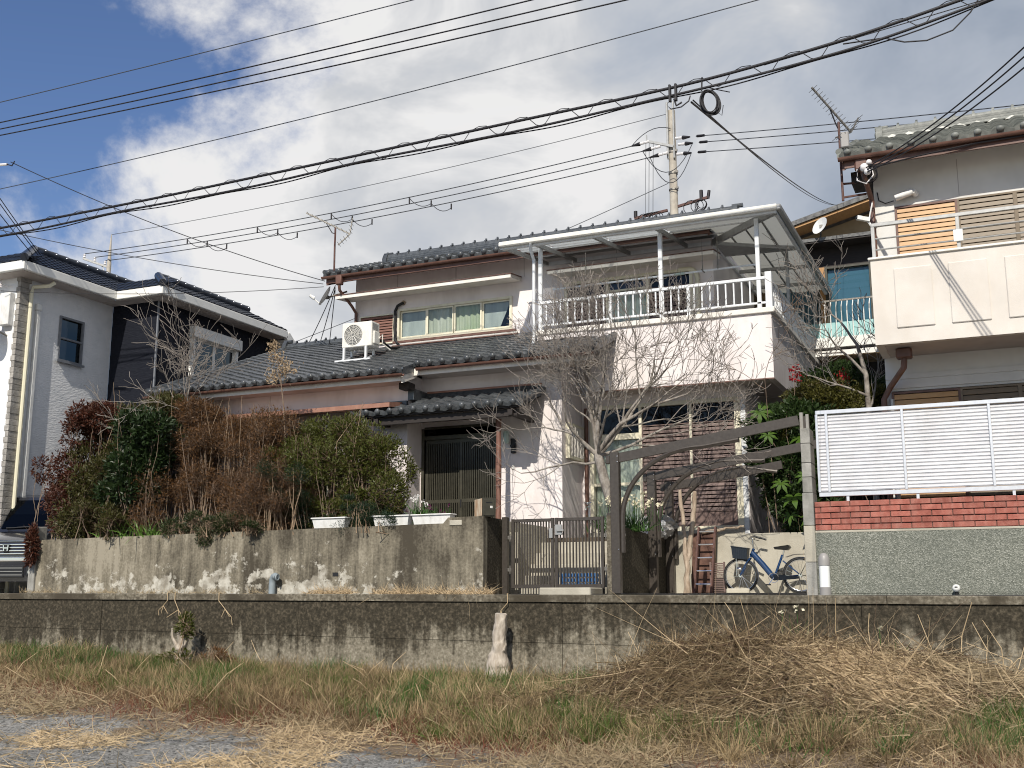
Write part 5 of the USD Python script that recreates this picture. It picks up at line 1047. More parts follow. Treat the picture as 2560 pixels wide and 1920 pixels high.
cr = thing('plastic_crate', 'blue slatted plastic crate standing behind the right gate leaf', 'crate', (-6.85, 18.35, 1.6))
part(cr, 'crate_base', G().box(-7.14, -6.52, 18.22, 18.50, 1.60, 1.63), 'blue_crate')
for i in range(4):
    z = 1.64 + i * .085; part(cr, 'crate_band', G().box(-7.15, -6.51, 18.20, 18.215, z, z + .055).box(-7.15, -6.51, 18.50, 18.515, z, z + .055).box(-7.15, -7.135, 18.216, 18.5, z, z + .055).box(-6.525, -6.51, 18.216, 18.5, z, z + .055), 'blue_crate')
for x in (-7.12, -6.97, -6.83, -6.69, -6.54): part(cr, 'crate_rib', G().box(x - .014, x + .014, 18.216, 18.226, 1.63, 1.95), 'blue_crate')
# mailbox, planters
mb = thing('mailbox', 'olive metal mailbox with a rusted pale side on top of the garden wall pillar', 'mailbox', (-8.34, 17.62, 2.92))
_mc, _ms = math.cos(math.radians(48)), math.sin(math.radians(48))
_turn[mb] = lambda v: np.stack([-8.34 + v[:, 0] * _mc - v[:, 1] * _ms, 17.66 + v[:, 0] * _ms + v[:, 1] * _mc, v[:, 2]], 1)
part(mb, 'box_body', G().prism([(-.12, 2.921), (.12, 2.921), (.12, 3.215), (.10, 3.24), (-.10, 3.24), (-.12, 3.215)], 'y', -.17, .17), 'olive_metal')
part(mb, 'box_front', G().bbox(-.105, .105, -.182, -.171, 2.935, 3.205, .005), 'olive_metal'); part(mb, 'side_plate', G().bbox(-.132, -.121, -.165, .165, 2.925, 3.225, .005), 'rust_box')
part(mb, 'name_card', G().bbox(.015, .065, -.188, -.183, 3.06, 3.10, .002), 'white_plastic'); part(mb, 'mail_slot', G().bbox(-.06, .06, -.187, -.183, 3.15, 3.165, .002), 'black')
def planter(x0, x1, y, label):
    p = thing('planter_box', label, 'planter', ((x0 + x1) / 2, y, 2.78), 'white planter boxes on the garden wall'); a = (x1 - x0) * .07
    part(p, 'trough', G().hull([(x, yy, z) for x, yy, z in [(x0 + a, y - .07, 2.80), (x1 - a, y - .07, 2.80), (x0 + a, y + .07, 2.80), (x1 - a, y + .07, 2.80), (x0 + .02, y - .10, 2.965), (x1 - .02, y - .10, 2.965), (x0 + .02, y + .10, 2.965), (x1 - .02, y + .10, 2.965)]]), 'white_plastic')
    part(p, 'rim', G().bbox(x0, x1, y - .125, y + .125, 2.966, 2.99, .006), 'white_plastic'); part(p, 'soil', G().box(x0 + .03, x1 - .03, y - .10, y + .10, 2.98, 2.994), 'soil')
planter(-11.80, -11.05, 17.56, 'leftmost white planter box half hidden by the hedge on the garden wall'); planter(-10.50, -9.73, 17.56, 'middle white planter box, empty, on the garden wall'); planter(-9.70, -8.90, 17.56, 'rightmost white planter box with flowers, next to the mailbox pillar')

# ------------------------------------------------------------------ carport frame
cpf = thing('carport_frame', 'bare brown metal carport frame with curved braces over the parking bay', 'carport', (-5.8, 17.6, 1.6))
XP = -5.84
for k, (y, zt) in enumerate(((17.36, 3.84), (19.40, 3.74), (20.50, 3.66))):
    part(cpf, 'post', G().bbox(XP - .075, XP + .075, y - .06, y + .06, 1.6, zt + .04, .008), 'bronze'); part(cpf, 'post_cap', G().bbox(XP - .15, XP - .076, y - .055, y + .055, zt - .14, zt - .01, .006), 'bronze')
    xe_ = -2.86 if k < 2 else -3.7
    part(cpf, 'beam', G().beam((XP + .06, y, zt - .05), (xe_, y, zt - .05 + (xe_ - XP) * .145), .07, .15), 'bronze')
    a = np.linspace(0, np.pi / 2, 22); x0, z0, rx, rz = XP + .11, 2.78, 1.35, 1.16
    pts = [(x0, y, 2.25)] + [(x0 + rx * (1 - math.cos(q)), y, z0 + rz * math.sin(q) * (1 - .02 * q)) for q in a]; pts.append((XP + 2.05, y, zt - .05 + 2.0 * .145 - .10))
    part(cpf, 'brace', G().tube(pts, .042, 8), 'bronze', smooth=40)
    for z in (zt - .12, zt - .03, 2.30): part(cpf, 'bolt', G().ball((XP + .055, y - .062, z), .012), 'chrome')

# ------------------------------------------------------------------ bicycle
bi = thing('bicycle', 'blue city bicycle with a dark front basket parked in the bay', 'bicycle', (-3.95, 20.1, 1.61))
BY = 20.12; FW, RW, AZ_ = np.array([-4.45, BY, 1.925]), np.array([-3.40, BY, 1.925]), .305
def wheel(c):
    w = part(bi, 'wheel', G().torus(c, .290, .026, 1, 40, 8), 'rubber', smooth=True); part(w, 'rim', G().torus(c, .268, .012, 1, 40, 6), 'chrome', smooth=True)
    g = G()
    for k in range(18): a = k * np.pi / 9; g.cyl(c + [.02 * math.cos(a + .5), (.02 if k % 2 else -.02), .02 * math.sin(a + .5)], c + [.265 * math.cos(a), 0, .265 * math.sin(a)], .0022, 3)
    part(w, 'spokes', g, 'chrome'); part(w, 'hub', G().cyl(c - [0, .05, 0], c + [0, .05, 0], .028, 10), 'chrome', smooth=40)
wheel(FW); wheel(RW)
HT, HB = np.array([-4.20, BY, 2.40]), np.array([-4.24, BY, 2.27]); BB = np.array([-3.86, BY, 1.885]); ST = np.array([-3.70, BY, 2.28])
part(bi, 'frame', G().cyl(HB + [-.02, 0, -.02], HT, .026, 10).tube([HB + [0, 0, .06], HB + (BB - HB) * .5 + [0, 0, .04], BB + [-.03, 0, .03], BB], .052, 10).cyl(BB, ST, .022, 10).cyl(BB, RW, .015, 8).cyl(ST - [0, 0, .10], RW, .012, 8), 'bike_blue', smooth=40)
part(bi, 'fork', G().tube([HB + [-.02, -.045, -.03], (FW + HB) / 2 + [.0, -.055, .03], FW + [0, -.055, 0]], .014, 8).tube([HB + [-.02, .045, -.03], (FW + HB) / 2 + [.0, .055, .03], FW + [0, .055, 0]], .014, 8), 'bike_blue', smooth=True)
def fender(c, a0, a1):
    a = np.linspace(a0, a1, 20); g = G()
    for off in (0,): 
        pts = np.stack([c[0] + .322 * np.cos(a), c[1] + 0 * a, c[2] + .322 * np.sin(a)], 1); b = np.array([0, .03, 0]); inn = np.stack([c[0] + .312 * np.cos(a), c[1] + 0 * a, c[2] + .312 * np.sin(a)], 1)
        v = np.vstack([inn - b, pts, inn + b]); k = np.arange(19); g.add(v, np.vstack([np.stack([k, k + 1, k + 21, k + 20], 1), np.stack([k + 20, k + 21, k + 41, k + 40], 1)]))
    part(bi, 'fender', g, 'bike_blue', smooth=True)
fender(FW, -.35, 1.9); fender(RW, .1, 2.9)
part(bi, 'handlebar', G().tube([HT - [0, 0, .02], HT + [-.02, 0, .16], HT + [-.03, .0, .19]], .014, 8).tube([HT + [.16, -.26, .17], HT + [.05, -.24, .21], HT + [-.03, -.08, .20], HT + [-.03, .08, .20], HT + [.05, .24, .21], HT + [.16, .26, .17]], .012, 8), 'chrome', smooth=True)
for s in (-1, 1): part(bi, 'grip', G().cyl(HT + [.06, s * .242, .208], HT + [.18, s * .262, .165], .018, 8), 'black'); part(bi, 'brake_lever', G().tube([HT + [.0, s * .17, .20], HT + [-.04, s * .22, .17], HT + [.05, s * .26, .15]], .007, 5), 'dull_steel')
bs = part(bi, 'basket', G().hull([(x, y, z) for x, y, z in [(-4.58, BY - .13, 2.44), (-4.30, BY - .13, 2.40), (-4.58, BY + .13, 2.44), (-4.30, BY + .13, 2.40), (-4.56, BY - .10, 2.235), (-4.32, BY - .10, 2.205), (-4.56, BY + .10, 2.235), (-4.32, BY + .10, 2.205)]]), 'basket')
for i in range(9): x = -4.57 + i * .033; part(bs, 'basket_wire', G().cyl((x + .006, BY - .134, 2.44 - .0046 * i), (x * .93 - .31 + .0, BY - .104, 2.235 - .0035 * i), .006, 4), 'basket')
part(bs, 'basket_rim', G().tube([(-4.585, BY - .135, 2.445), (-4.295, BY - .135, 2.403), (-4.295, BY + .135, 2.403), (-4.585, BY + .135, 2.445), (-4.585, BY - .135, 2.445)], .009, 5), 'basket')
part(bi, 'basket_stay', G().tube([FW + [-.06, -.06, .0], FW + [-.06, -.06, .3]], .006, 5).tube([FW + [-.06, .06, .0], FW + [-.06, .06, .3]], .006, 5), 'chrome')
part(bi, 'seat_post', G().cyl(ST - [0, 0, .05], ST + [.035, 0, .10], .013, 8), 'chrome'); part(bi, 'saddle', G().hull(list(ST + np.array([(-.15, -.02, .14), (-.15, .02, .14), (-.13, -.02, .10), (-.13, .02, .10), (.02, -.06, .15), (.02, .06, .15), (.12, -.10, .17), (.12, .10, .17), (.15, -.08, .13), (.15, .08, .13), (.10, -.07, .08), (.10, .07, .08), (-.02, -.02, .09), (-.02, .02, .09)]))), 'leather', smooth=50)
part(bi, 'rear_rack', G().tube([ST + [.06, -.05, -.04], RW + [-.1, -.055, .36], RW + [.25, -.055, .37]], .006, 5).tube([ST + [.06, .05, -.04], RW + [-.1, .055, .36], RW + [.25, .055, .37]], .006, 5).cyl(RW + [.2, -.055, .37], RW + [.0, -.06, 0], .006, 5).cyl(RW + [.1, -.055, .37], RW + [.1, .055, .37], .006, 5), 'dull_steel')
part(bi, 'chain_guard', G().hull([BB + q for q in ((-.06, -.045, 0), (0, -.045, .06), (0, -.045, -.05), (.44, -.045, .015), (.44, -.045, -.02), (-.06, -.035, 0), (0, -.035, .06), (.44, -.035, .015))]), 'basket'); part(bi, 'chainring', G().torus(BB - [0, .055, 0], .085, .006, 1, 24, 5), 'chrome')
for s, a in ((-1, 2.2), (1, 2.2 + np.pi)):
    e = BB + [.15 * math.cos(a), s * .07, -.15 * abs(math.sin(a)) * (1 if s < 0 else -1)]; part(bi, 'crank', G().cyl(BB + [0, s * .06, 0], e, .009, 6), 'chrome'); part(bi, 'pedal', G().bbox(e[0] - .04, e[0] + .04, min(e[1], e[1] + s * .09), max(e[1], e[1] + s * .09), e[2] - .012, e[2] + .012, .004), 'black')
part(bi, 'kickstand', G().cyl(RW + [-.02, -.06, -.02], RW + [.02, -.10, -.29], .009, 6), 'dull_steel'); part(bi, 'head_lamp', G().lathe([(0, -.05), (.03, -.04), (.035, .03), (0, .04)], FW + [.0, -.08, .12], 10, axis=0), 'chrome', smooth=True)
single('wheel_stop', G().bbox(-4.62, -4.22, 19.66, 19.80, 1.605, 1.70, .02), 'pale_wall', 'short concrete wheel stop block in front of the bicycle wheel', 'wheel stop')

# things leaning in the bay
la = thing('ladder', 'old metal ladder with shiny rungs leaning in front of a rusty sheet', 'ladder', (-5.15, 20.3, 1.61))
for x0, x1 in ((-5.30, -5.26), (-4.99, -4.95)): part(la, 'rail', G().beam((x0, 20.1, 1.61), (x1, 20.42, 2.82), .035, .06), 'rust_arm')
for k in range(5): z = 1.78 + k * .24; y = 20.13 + (z - 1.61) * .264; part(la, 'rung', G().cyl((-5.29, y - .03, z), (-4.97, y - .03, z), .016, 8), 'chrome')
single('rusty_sheet', G().hull([(x, y, z) for x in (-5.42, -4.98) for y, z in ((20.34, 1.61), (20.35, 1.61), (20.56, 2.72), (20.57, 2.72))]), 'rust', 'rusty brown sheet metal leaning on the bay wall behind the ladder', 'metal sheet')
ls = thing('louvre_board', 'small brown slatted board standing between the ladder and the bicycle', 'board', (-4.92, 20.3, 1.61)); part(ls, 'frame', G().box(-5.05, -5.02, 20.27, 20.31, 1.61, 2.18).box(-4.80, -4.77, 20.27, 20.31, 1.61, 2.18), 'slat_brown')
for i in range(17): z = 1.63 + i * .032; part(ls, 'slat', G().box(-5.019, -4.801, 20.275, 20.305, z, z + .018), 'slat_brown')
R_W = np.random.default_rng(21)
def stick(pts, r0, r1, label):
    t = np.linspace(0, 1, 14); p = np.array([np.array(pts[0]) * (1 - q) + np.array(pts[1]) * q for q in t]) + R_W.normal(0, .012, (14, 3)); single('wooden_pole', G().tube(p, np.linspace(r0, r1, 14) + R_W.normal(0, .003, 14), 8), 'old_wood', label, 'pole', smooth=True)
stick([(-5.10, 18.75, 1.60), (-4.92, 18.9, 3.33)], .052, .038, 'taller weathered wooden pole leaning to the right in the carport'); stick([(-5.02, 18.7, 1.60), (-5.20, 18.95, 3.38)], .045, .030, 'thinner weathered wooden pole crossing behind it and leaning left'); stick([(-5.25, 20.52, 2.74), (-4.45, 20.55, 2.83)], .035, .022, 'grey stick lying on top of the bay wall below the shutters')
tb_ = thing('rubbish_bags', 'grey and silver plastic sheet bundled on the terrace behind the carport post', 'bundle', (-5.9, 20.3, 2.66)); 
m = trimesh.creation.icosphere(3, 1.); v = m.vertices * [.34, .28, .24]; v += (meshkit.fbm(m.vertices * 3.1, 4, 9) - .5)[:, None] * m.vertices * .3; part(tb_, 'bag', (v + [-6.05, 20.4, 2.86], np.array(m.faces)), 'grey_plastic'); part(tb_, 'bag', (v[:, [1, 0, 2]] * .7 + [-5.98, 20.1, 2.80], np.array(m.faces)), 'alu')
# bollard light and wall fitting
bo_ = thing('bollard_light', 'white cylindrical bollard light with a grey domed cap at the aggregate wall', 'lamp', (-2.57, 17.28, 1.56))
part(bo_, 'base', G().lathe([(0, 0), (.085, 0), (.085, .12), (.08, .125), (0, .125)], (-2.57, 17.28, 1.562), 20), 'grey_plastic', smooth=40); part(bo_, 'diffuser', G().lathe([(0, .126), (.078, .126), (.078, .44), (0, .44)], (-2.57, 17.28, 1.562), 20), 'lamp_glass', smooth=40); part(bo_, 'cap', G().lathe([(0, .441), (.085, .441), (.085, .51), (.078, .56), (.06, .60), (.03, .625), (0, .63)], (-2.57, 17.28, 1.562), 20), 'grey_plastic', smooth=40)
fo = thing('drain_cap', 'small round white pipe cap at the foot of the aggregate wall', 'pipe cap', (-.76, 17.3, 1.56)); part(fo, 'cap', G().ball((-.76, 17.32, 1.665), .055, 2), 'white_plastic', smooth=True); part(fo, 'stem', G().cyl((-.76, 17.34, 1.56), (-.76, 17.33, 1.63), .025, 8), 'black'); part(fo, 'opening', G().bbox(-.78, -.74, 17.262, 17.275, 1.67, 1.69, .003), 'black')
# ------------------------------------------------------------------ plants
def unit(v): return v / (np.linalg.norm(v, axis=-1, keepdims=True) + 1e-12)
def leaf_mesh(P, D, size, aspect, rng, fold=.18):
    """one folded diamond leaf per point; D = growing direction"""
    n = len(P); D = unit(D); S = unit(np.cross(D, unit(rng.normal(0, 1, (n, 3))))); U = np.cross(S, D); L = size * rng.uniform(.65, 1.25, (n, 1)); W = L * aspect
    v = np.stack([P, P + D * L * .45 + S * W * .5 + U * W * fold, P + D * L, P + D * L * .45 - S * W * .5 + U * W * fold], 1).reshape(-1, 3); b = np.arange(n) * 4
    return v, np.vstack([np.stack([b, b + 1, b + 2], 1), np.stack([b, b + 2, b + 3], 1)])
def blade_mesh(P, D, L, w, bend, rng, seg=3):
    """ribbons: grass blades or straws that start at P, grow along D and bend over"""
    n = len(P); D = unit(D); S = unit(np.cross(D, unit(rng.normal(0, 1, (n, 3))))); B = unit(np.cross(S, D)); L = np.broadcast_to(np.asarray(L), (n,))[:, None]; w = np.broadcast_to(np.asarray(w), (n,))[:, None]; bend = np.broadcast_to(np.asarray(bend), (n,))[:, None]
    rows = []
    for k in range(seg + 1):
        t = k / seg; c = P + D * L * t + B * L * bend * t * t - np.array([0, 0, 1.]) * L * np.abs(bend) * .35 * t * t; ww = w * (1 - .85 * t)
        rows += [c - S * ww / 2, c + S * ww / 2]
    v = np.stack(rows, 1).reshape(-1, 3); b = np.arange(n)[:, None] * 2 * (seg + 1); f = []
    for k in range(seg): a = b + 2 * k; f += [np.hstack([a, a + 1, a + 3]), np.hstack([a, a + 3, a + 2])]
    return v, np.vstack(f)
def blob_points(rng, c, rad, n, clump=2.2, thr=.44, seed=0, shell=.35):
    """points through an uneven clumpy ellipsoid, denser near its surface, with gaps"""
    out = []; got = 0; c, rad = np.asarray(c, float), np.asarray(rad, float)
    while got < n:
        d = unit(rng.normal(0, 1, (n * 3, 3))); r = (shell + (1 - shell) * rng.random((n * 3, 1))) ** .6
        edge = .55 + .9 * meshkit.fbm(d * 2.3 + c * 1.7, 3, seed)[:, None]; p = c + d * r * edge * rad
        p = p[meshkit.fbm(p * clump, 3, seed + 5) > thr]; out.append(p); got += len(p)
    return np.vstack(out)[:n]
def stems(rng, roots, tips, r0, r1, wig=.06, sides=4, seg=6):
    g = G(); t = np.linspace(0, 1, seg)
    for a, b in zip(roots, tips):
        a, b = np.asarray(a, float), np.asarray(b, float); w = np.cumsum(rng.normal(0, wig, (seg, 3)), 0); w -= w[0] + (w[-1] - w[0]) * t[:, None] * .5
        g.tube(a + (b - a) * t[:, None] + w * np.linalg.norm(b - a) * .35, np.linspace(r0, r1, seg), sides, caps=False)
    return g
def shrub(name, label, blobs, size, aspect, leaf, twig, seed, nst=14, up=.4, group=None, twig_r=(.012, .004), fine=0, fine_m=None, fine_r=.0035, cat='shrub', zr=2.68, hang=0., thr=.44, clump=2.2, yroot=None):
    blobs = [(c, r, int(n * 2.9)) for c, r, n in blobs]; rng = np.random.default_rng(seed); c0 = np.asarray(blobs[0][0], float); t = thing(name, label, cat, (c0[0], c0[1] if yroot is None else yroot, zr), group)
    V = [blob_points(rng, c, r, n, clump, thr, seed + i) for i, (c, r, n) in enumerate(blobs)]; P = np.vstack(V)
    C = np.vstack([np.broadcast_to(np.asarray(c, float), (n, 3)) for c, r, n in blobs]); D = unit(P - C) + rng.normal(0, .75, P.shape) + [0, 0, up - hang]
    part(t, 'foliage', leaf_mesh(P, D, size, aspect, rng), leaf)
    roots, tips = [], []
    for c, r, n in blobs:
        c, r = np.asarray(c, float), np.asarray(r, float); k = max(3, int(nst * n / sum(b[2] for b in blobs)))
        for _ in range(k): roots.append([c[0] + rng.uniform(-.35, .35) * r[0], c[1] + rng.uniform(-.2, .2), zr]); tips.append(c + unit(rng.normal(0, 1, 3) + [0, -.2, .7]) * r * rng.uniform(.7, 1.05))
    part(t, 'stem', stems(rng, roots, tips, *twig_r), twig)
    if fine:
        idx = rng.integers(0, len(P), fine); Q = P[idx]; d = unit(unit(Q - C[idx]) + rng.normal(0, .7, Q.shape) + [0, -.15, .35]); L = rng.uniform(.12, .42, fine)
        g = G()
        v, f = blade_mesh(Q - d * L[:, None] * .5, d, L, fine_r * 2.2, rng.normal(0, .22, fine), rng, 3); part(t, 'twigs', (v, f), fine_m or twig)
    return t
def top_of_hedge(x): return np.interp(x, [-20, -19.3, -18.8, -18.3, -17.5, -16.9, -15.7, -15.0, -13.1, -12.5, -11.85, -11.2, -10.45, -10.2], [3.5, 4.25, 4.75, 5.6, 5.7, 5.75, 5.65, 5.25, 5.1, 4.75, 5.2, 4.75, 4.05, 3.2])
def clumps(rng, x0, x1, zlo, zhi, y, n, r=(.22, .42), total=6000, top=0.):
    """many small overlapping leaf clumps that fill a part of the hedge up to its outline; zlo, zhi as shares of the height"""
    x = rng.uniform(x0, x1, n); h = top_of_hedge(x) + top - 2.7; z = 2.7 + h * (zlo + (zhi - zlo) * rng.random(n) ** .8); rr = rng.uniform(*r, n); z = np.minimum(z, 2.7 + h - rr * .5); yy = y + rng.uniform(-.42, .35, n) + .35 * (z - 3.2) / 2.5
    w = rr ** 2 / (rr ** 2).sum(); return [((x[i], yy[i], z[i]), (rr[i] * rng.uniform(.8, 1.25), rr[i], rr[i] * rng.uniform(.75, 1.2)), max(40, int(total * w[i]))) for i in range(n)]
CR = np.random.default_rng(30)
shrub('nandina_bush', 'dark red-brown leafy bush at the left end, hanging over the wall end beside the car', clumps(CR, -18.85, -17.9, .05, 1., 18.15, 22, total=5200) + [((-18.55, 17.30, 2.6), (.12, .10, .42), 380), ((-19.3, 18.1, 4.3), (.22, .2, .3), 110)], .09, .38, 'leaf_rust', 'twig_brown', 31, 30, hang=.35, fine=1600, fine_m='twig_mix', clump=3.2)
shrub('nandina_bush', 'tall rust and olive bush rising highest on the left, in front of the white siding', clumps(CR, -18.5, -16.2, .35, 1.04, 18.5, 34, total=7600) + clumps(CR, -18.1, -17.1, .05, .5, 18.0, 10, total=2200), .095, .36, 'leaf_rustgreen', 'twig_brown', 32, 30, fine=2600, fine_m='twig_mix', clump=3.)
shrub('camellia_bush', 'glossy dark green broad-leaved bush in the left part of the hedge', clumps(CR, -17.25, -16.0, .18, .80, 17.95, 22, (.25, .42), 3600), .12, .42, 'leaf_camellia', 'twig_brown', 33, 12, up=.5, clump=2.6)
shrub('mixed_bush', 'brownish green low bush filling the foot of the hedge above the wall', clumps(CR, -18.2, -15.8, .0, .22, 17.8, 16, (.18, .3), 3000), .075, .4, 'leaf_rustgreen', 'twig_brown', 34, 16, fine=1400, fine_m='twig_mix')
shrub('dry_bush', 'broad bush of dry brown twigs and rust leaves in the middle of the hedge', clumps(CR, -16.4, -13.0, .1, 1.0, 18.25, 60, (.25, .45), 12500), .06, .34, 'leaf_dry', 'twig_brown', 35, 60, fine=19000, fine_m='twig_mix', twig_r=(.013, .004), thr=.40)
shrub('dry_bush', 'pale tangle of bare dry stems right of the middle of the hedge', clumps(CR, -14.5, -12.5, .02, .66, 17.95, 24, (.22, .4), 3000), .05, .34, 'leaf_dry', 'twig_dry', 36, 40, fine=7500, fine_m='twig_mix', twig_r=(.011, .0035))
shrub('olive_bush', 'yellow olive bush with long shoots in front of the left window', clumps(CR, -13.4, -10.5, .12, 1.02, 18.3, 46, (.2, .40), 14000), .072, .36, 'leaf_olive', 'twig_brown', 37, 26, fine=6500, fine_m='twig_mix', clump=3.2)
shrub('conifer_bush', 'dark green needled bush standing behind the leftmost planter box', clumps(CR, -13.0, -12.1, .02, .55, 17.85, 12, (.2, .34), 4200), .045, .22, 'leaf_conifer', 'twig_dry', 38, 10)
shrub('conifer_bush', 'dark green needled bush between the leftmost and middle planter boxes', clumps(CR, -11.6, -10.15, .0, .30, 17.75, 14, (.16, .28), 5000), .042, .22, 'leaf_conifer', 'twig_dry', 39, 12)
shrub('azalea_bush', 'low dull green bush at the foot of the dry stems, spilling onto the wall top', clumps(CR, -15.6, -13.0, .0, .14, 17.75, 14, (.14, .26), 3600) + [((-14.2, 17.42, 2.70), (.20, .10, .18), 250)], .055, .32, 'leaf_mixed', 'twig_dry', 40, 20, fine=1500, fine_m='twig_dry')
# long bare shoots that stand out of the hedge
sg, sr = G(), np.random.default_rng(48)
for i in range(20):
    x = sr.uniform(-17.5, -10.8); z1 = float(top_of_hedge(x)) + sr.uniform(.0, .55); x2 = x + sr.normal(0, .35); sg.tube([(x, 18.2, 3.2), ((x + x2) / 2 + sr.normal(0, .06), 18.2 + sr.normal(0, .12), (3.2 + z1) / 2 + .2), (x2, 18.15 + sr.normal(0, .2), z1)], [.009, .007, .0035], 4, caps=False)
single('hedge_shoots', sg, 'twig_dry', 'long bare shoots standing out above the hedge', 'shoots', kind='stuff')
# tuft with strap leaves over the wall
def tuft(name, label, c, n, L, w, m, seed, spread=.9, bend=(.3, 1.0), cat='plant', flowers=None, group=None):
    rng = np.random.default_rng(seed); c = np.asarray(c, float); t = thing(name, label, cat, c, group); P = c + rng.normal(0, 1, (n, 3)) * [spread * .25, .07, 0]; D = rng.normal(0, .45, (n, 3)) + [0, -.25, 1.]
    part(t, 'leaves', blade_mesh(P, D, rng.uniform(.6, 1.15, n) * L, w, rng.uniform(*bend, n) * rng.choice([-1, 1], n), rng, 5), m)
    if flowers:
        k, fm, fh, sz = flowers; P = c + rng.normal(0, 1, (k, 3)) * [spread * .28, .07, .06] + [0, -.03, fh]
        part(t, 'flower_stalk', stems(rng, P * [1, 1, 0] + [0, 0, c[2]], P, .006, .005, .02), 'narcissus_leaf')
        n2 = k * 9; Q = np.repeat(P, 9, 0) + rng.normal(0, sz * .5, (n2, 3)); part(t, 'blossoms', leaf_mesh(Q, rng.normal(0, 1, (n2, 3)) + [0, -.8, .2], sz, .8, rng), fm)
    return t
tuft('strap_plant', 'clump of pale green strap leaves arching over the left part of the wall', (-16.0, 17.60, 2.72), 90, .42, .032, 'strap', 51, 1.7, (.3, .9))
tuft('narcissus', 'clump of cream narcissus flowers on the bay wall between the carport posts', (-6.02, 18.55, 2.66), 190, .42, .022, 'narcissus_leaf', 52, .9, (.05, .4), flowers=(34, 'petal_cream', .50, .05))
tuft('planter_flowers', 'cream and purple flowers growing in the rightmost planter box', (-9.35, 17.56, 2.99), 50, .14, .02, 'narcissus_leaf', 53, .7, (.1, .5), flowers=(8, 'petal_purple', .10, .03))
tuft('planter_flowers', 'tall white stock flower at the left end of the rightmost planter box', (-9.62, 17.58, 2.99), 30, .25, .03, 'narcissus_leaf', 54, .3, (.1, .6), flowers=(9, 'petal_white', .27, .045))
tuft('narcissus', 'single cream narcissus in bloom on top of the straw heap', (-2.35, 13.55, .95), 7, .40, .02, 'narcissus_leaf', 55, .25, (.0, .2), flowers=(2, 'petal_cream', .48, .038))
tuft('narcissus', 'small yellow narcissus lower on the right side of the straw heap', (-1.25, 13.2, .85), 6, .25, .02, 'narcissus_leaf', 56, .25, (.0, .3), flowers=(1, 'petal_cream', .30, .035))
# dead flower spike above the lower roof
rng = np.random.default_rng(57); t = thing('dead_plume', 'withered tan flower plume on a tall stem in front of the lower roof', 'plant', (-13.1, 18.3, 2.7))
st_ = np.array([(-13.05, 18.3, 2.7), (-13.0, 18.3, 4.2), (-13.1, 18.28, 5.3), (-13.22, 18.25, 6.1), (-13.35, 18.2, 6.55)]); part(t, 'stem', G().tube(st_, [.018, .016, .013, .010, .006], 5), 'twig_brown')
Q = np.vstack([st_[-1] + rng.normal(0, .06, (120, 3)), st_[-1] + [.05, 0, -.22] + rng.normal(0, .09, (160, 3)), st_[3] + [.16, 0, -.05] + rng.normal(0, .10, (220, 3)), st_[3] + [-.12, 0, -.18] + rng.normal(0, .09, (140, 3))]); part(t, 'plume', leaf_mesh(Q, rng.normal(0, 1, Q.shape) + [0, 0, .5], .07, .4, rng), 'plume', kind='stuff')

# ---- leafless trees
def grow(out, rng, p, d, L, r, depth, up=.25, wig=.16, kids=(3, 5), ang=(.45, .95), shrink=(.5, .72), seg=6, r_end=.35, room=None):
    pts = [np.asarray(p, float)]; d = unit(np.asarray(d, float)); step = L / seg; dirs = []
    for i in range(seg):
        d = unit(d + rng.normal(0, wig, 3) + [0, 0, up * .25]); dirs.append(d); pts.append(pts[-1] + d * step)
        if room is not None and (((pts[-1] - room[0]) / room[1]) ** 2).sum() > rng.uniform(.8, 1.12): seg = i + 1; depth = min(depth, 1); break
    out.append((depth, np.array(pts), np.linspace(r, r * r_end, seg + 1)))
    if depth == 0: return
    k = rng.integers(kids[0], kids[1] + 1)
    for j in range(k):
        t = rng.uniform(.28, 1.0) if j else 1.0; i = min(seg, max(1, int(round(t * seg)))); base = pts[i]; dd = dirs[i - 1]; ax = unit(np.cross(dd, rng.normal(0, 1, 3))); a = rng.uniform(*ang) * (.5 if j == 0 else 1)
        nd = dd * math.cos(a) + ax * math.sin(a); grow(out, rng, base, nd + [0, 0, up * .35], L * rng.uniform(*shrink), max(.0045, r * (r_end + (1 - r_end) * (1 - i / seg)) * rng.uniform(.55, .8)), depth - 1, up, wig, kids, ang, shrink, max(3, seg - 1), r_end, room)
def tree(name, label, trunk, trunk_r, limbs, seed, bark='bark', twig='twig_grey', min_r=.0045, group=None, cat='tree', **kw):
    rng = np.random.default_rng(seed); trunk = np.asarray(trunk, float); t = thing(name, label, cat, trunk[0], group)
    part(t, 'trunk', G().tube(trunk, trunk_r, 10), bark, smooth=True); out = []
    for p, d, L, r, depth in limbs: grow(out, rng, p, d, L, r, depth, **kw)
    big, small = G(), G()
    for dep, pts, rr in out:
        rr = np.maximum(rr, min_r); (big.tube(pts, rr, 6, caps=False) if rr[0] > .016 else small.tube(pts, rr, 3, caps=False))
    if big.n: part(t, 'limbs', big, bark, smooth=True)
    if small.n: part(t, 'crown', small, twig, smooth=True)
    return t
F0 = np.array([-6.62, 18.75, 4.02])
